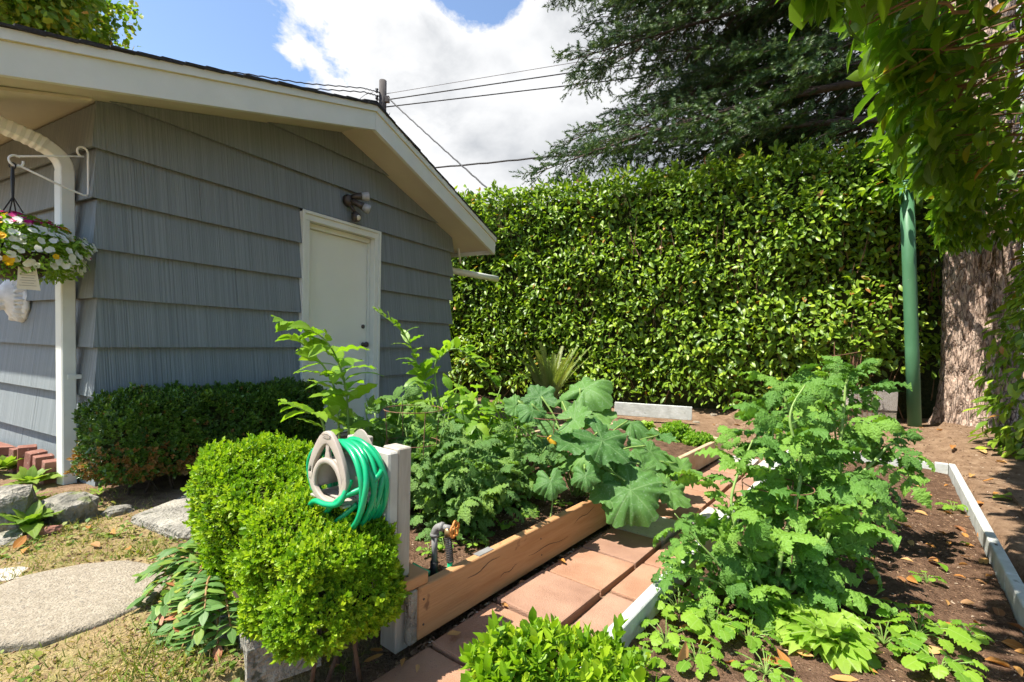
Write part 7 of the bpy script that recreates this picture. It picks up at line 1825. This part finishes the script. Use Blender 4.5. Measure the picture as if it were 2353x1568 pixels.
def blades():
    bl = [leaf_t(0.075, 0.3, c_, prof=[1.0, 0.9, 0.0]) for c_ in (0.1, 0.5, 0.9)]
    pts = []
    while len(pts) < 30000:
        x, y = random.uniform(-3.2, -0.4), random.uniform(0.9, 3.0)
        if random.random() < lawn_w(x, y)*(0.35+1.2*max(0, mnoise.noise((x*2.5, y*2.5, 3))+0.25)):
            cs_ = G(150, 1392, 0.02)
            if ((x-cs_.x)/0.34)**2+((y-cs_.y)/0.305)**2 < 1: continue
            pts.append((x, y, gz(x, y)-0.002))
    p = np.array(pts); n = len(p)
    o = obj('grass', scatter_mesh('grass', bl, p, frames(rdir(n)*0.9+np.array([0, 0, 0.55]), rdir(n)), RNG.uniform(0.016, 0.042, n)*(1+1.3*np.clip(np.array([mnoise.noise((a*4, b*4, 9)) for a, b, _ in p]), 0, 1)), M['grass']))
    tag(o, 'short dry straw coloured grass of the lawn', 'grass', None, 'stuff')
    cl = [leaf_t(0.7, 0.15, 0.15, prof=[0.2, 0.9, 1.0, 0.0])]
    k = RNG.choice(n, 3600, replace=False); q = p[k]; q = q[np.array([mnoise.noise((a*2.2, b*2.2, 8)) > -0.05 for a, b, _ in q])]; m = len(q); q[:, 2] += RNG.uniform(0.004, 0.02, m)
    o = obj('clover', scatter_mesh('clover', cl, q, frames(rdir(m)+np.array([0, 0, -0.0]), rdir(m)*0.35+np.array([0, 0, 1])), RNG.uniform(0.012, 0.032, m), M['clover']))
    tag(o, 'small green weeds creeping through the dry lawn', 'weeds', None, 'stuff')
blades()
def chips():
    c = [(np.array([(-.5, -.2, 0), (.5, -.15, 0), (.45, .2, 0), (-.45, .15, 0), (0, 0, .22)], float), [(0, 1, 4), (1, 2, 4), (2, 3, 4), (3, 0, 4)], np.zeros((5, 2)))]
    def put(name, label, n, s0, s1, c0, c1, zf, size):
        P = []
        for _ in range(n):
            s, cc = random.uniform(s0, s1), random.uniform(c0, c1); q = SCP(s, cc); P.append((q.x, q.y, zf(q.x, q.y)+0.016*mnoise.noise((q.x*5, q.y*5, 1))+0.010*mnoise.noise((q.x*17, q.y*17, 3))+0.001))
        P = np.array(P); d = rdir(n); d[:, 2] *= 0.35
        o = obj(name, scatter_mesh(name, c, P, frames(d, rdir(n)*0.5+np.array([0, 0, 1])), RNG.uniform(size[0], size[1], n), M['chip'], smooth=False)); tag(o, label, 'soil crumbs', None, 'stuff')
    put('bark_crumbs', 'loose crumbs and bark bits on the white edged bed', 9000, RB['s0'], RB['s1'], RB['c0'], RB['c1'], lambda x, y: 0.035, (0.004, 0.017))
    put('bark_crumbs', 'loose crumbs and bark bits on the cedar bed', 6000, LB['s0']+0.03, 3.6, -1.9, LB['c1']-0.03, lambda x, y: 0.125, (0.003, 0.014))
    def zz(x, y): return gz(x, y)-0.016*mnoise.noise((x*5, y*5, 1))-0.010*mnoise.noise((x*17, y*17, 3))
    put('ground_crumbs', 'dry twigs and crumbs over the bare dirt behind the beds', 5000, 4.2, 8.0, -1.5, 2.2, zz, (0.006, 0.026))
    put('plank_litter', 'dirt and twig bits along the foot of the cedar plank', 1300, 0.9, 4.8, -1.249, -1.205, lambda x, y: -0.02, (0.006, 0.028))
    put('lawn_litter', 'tiny dry leaf bits scattered over the lawn', 4000, 0.2, 2.6, -3.2, -1.5, zz, (0.006, 0.024))
    put('ground_crumbs', 'leaf crumbs on the shaded dirt between boxwood and path', 2500, 0.4, 2.2, -2.2, -1.22, zz, (0.004, 0.016))
chips()
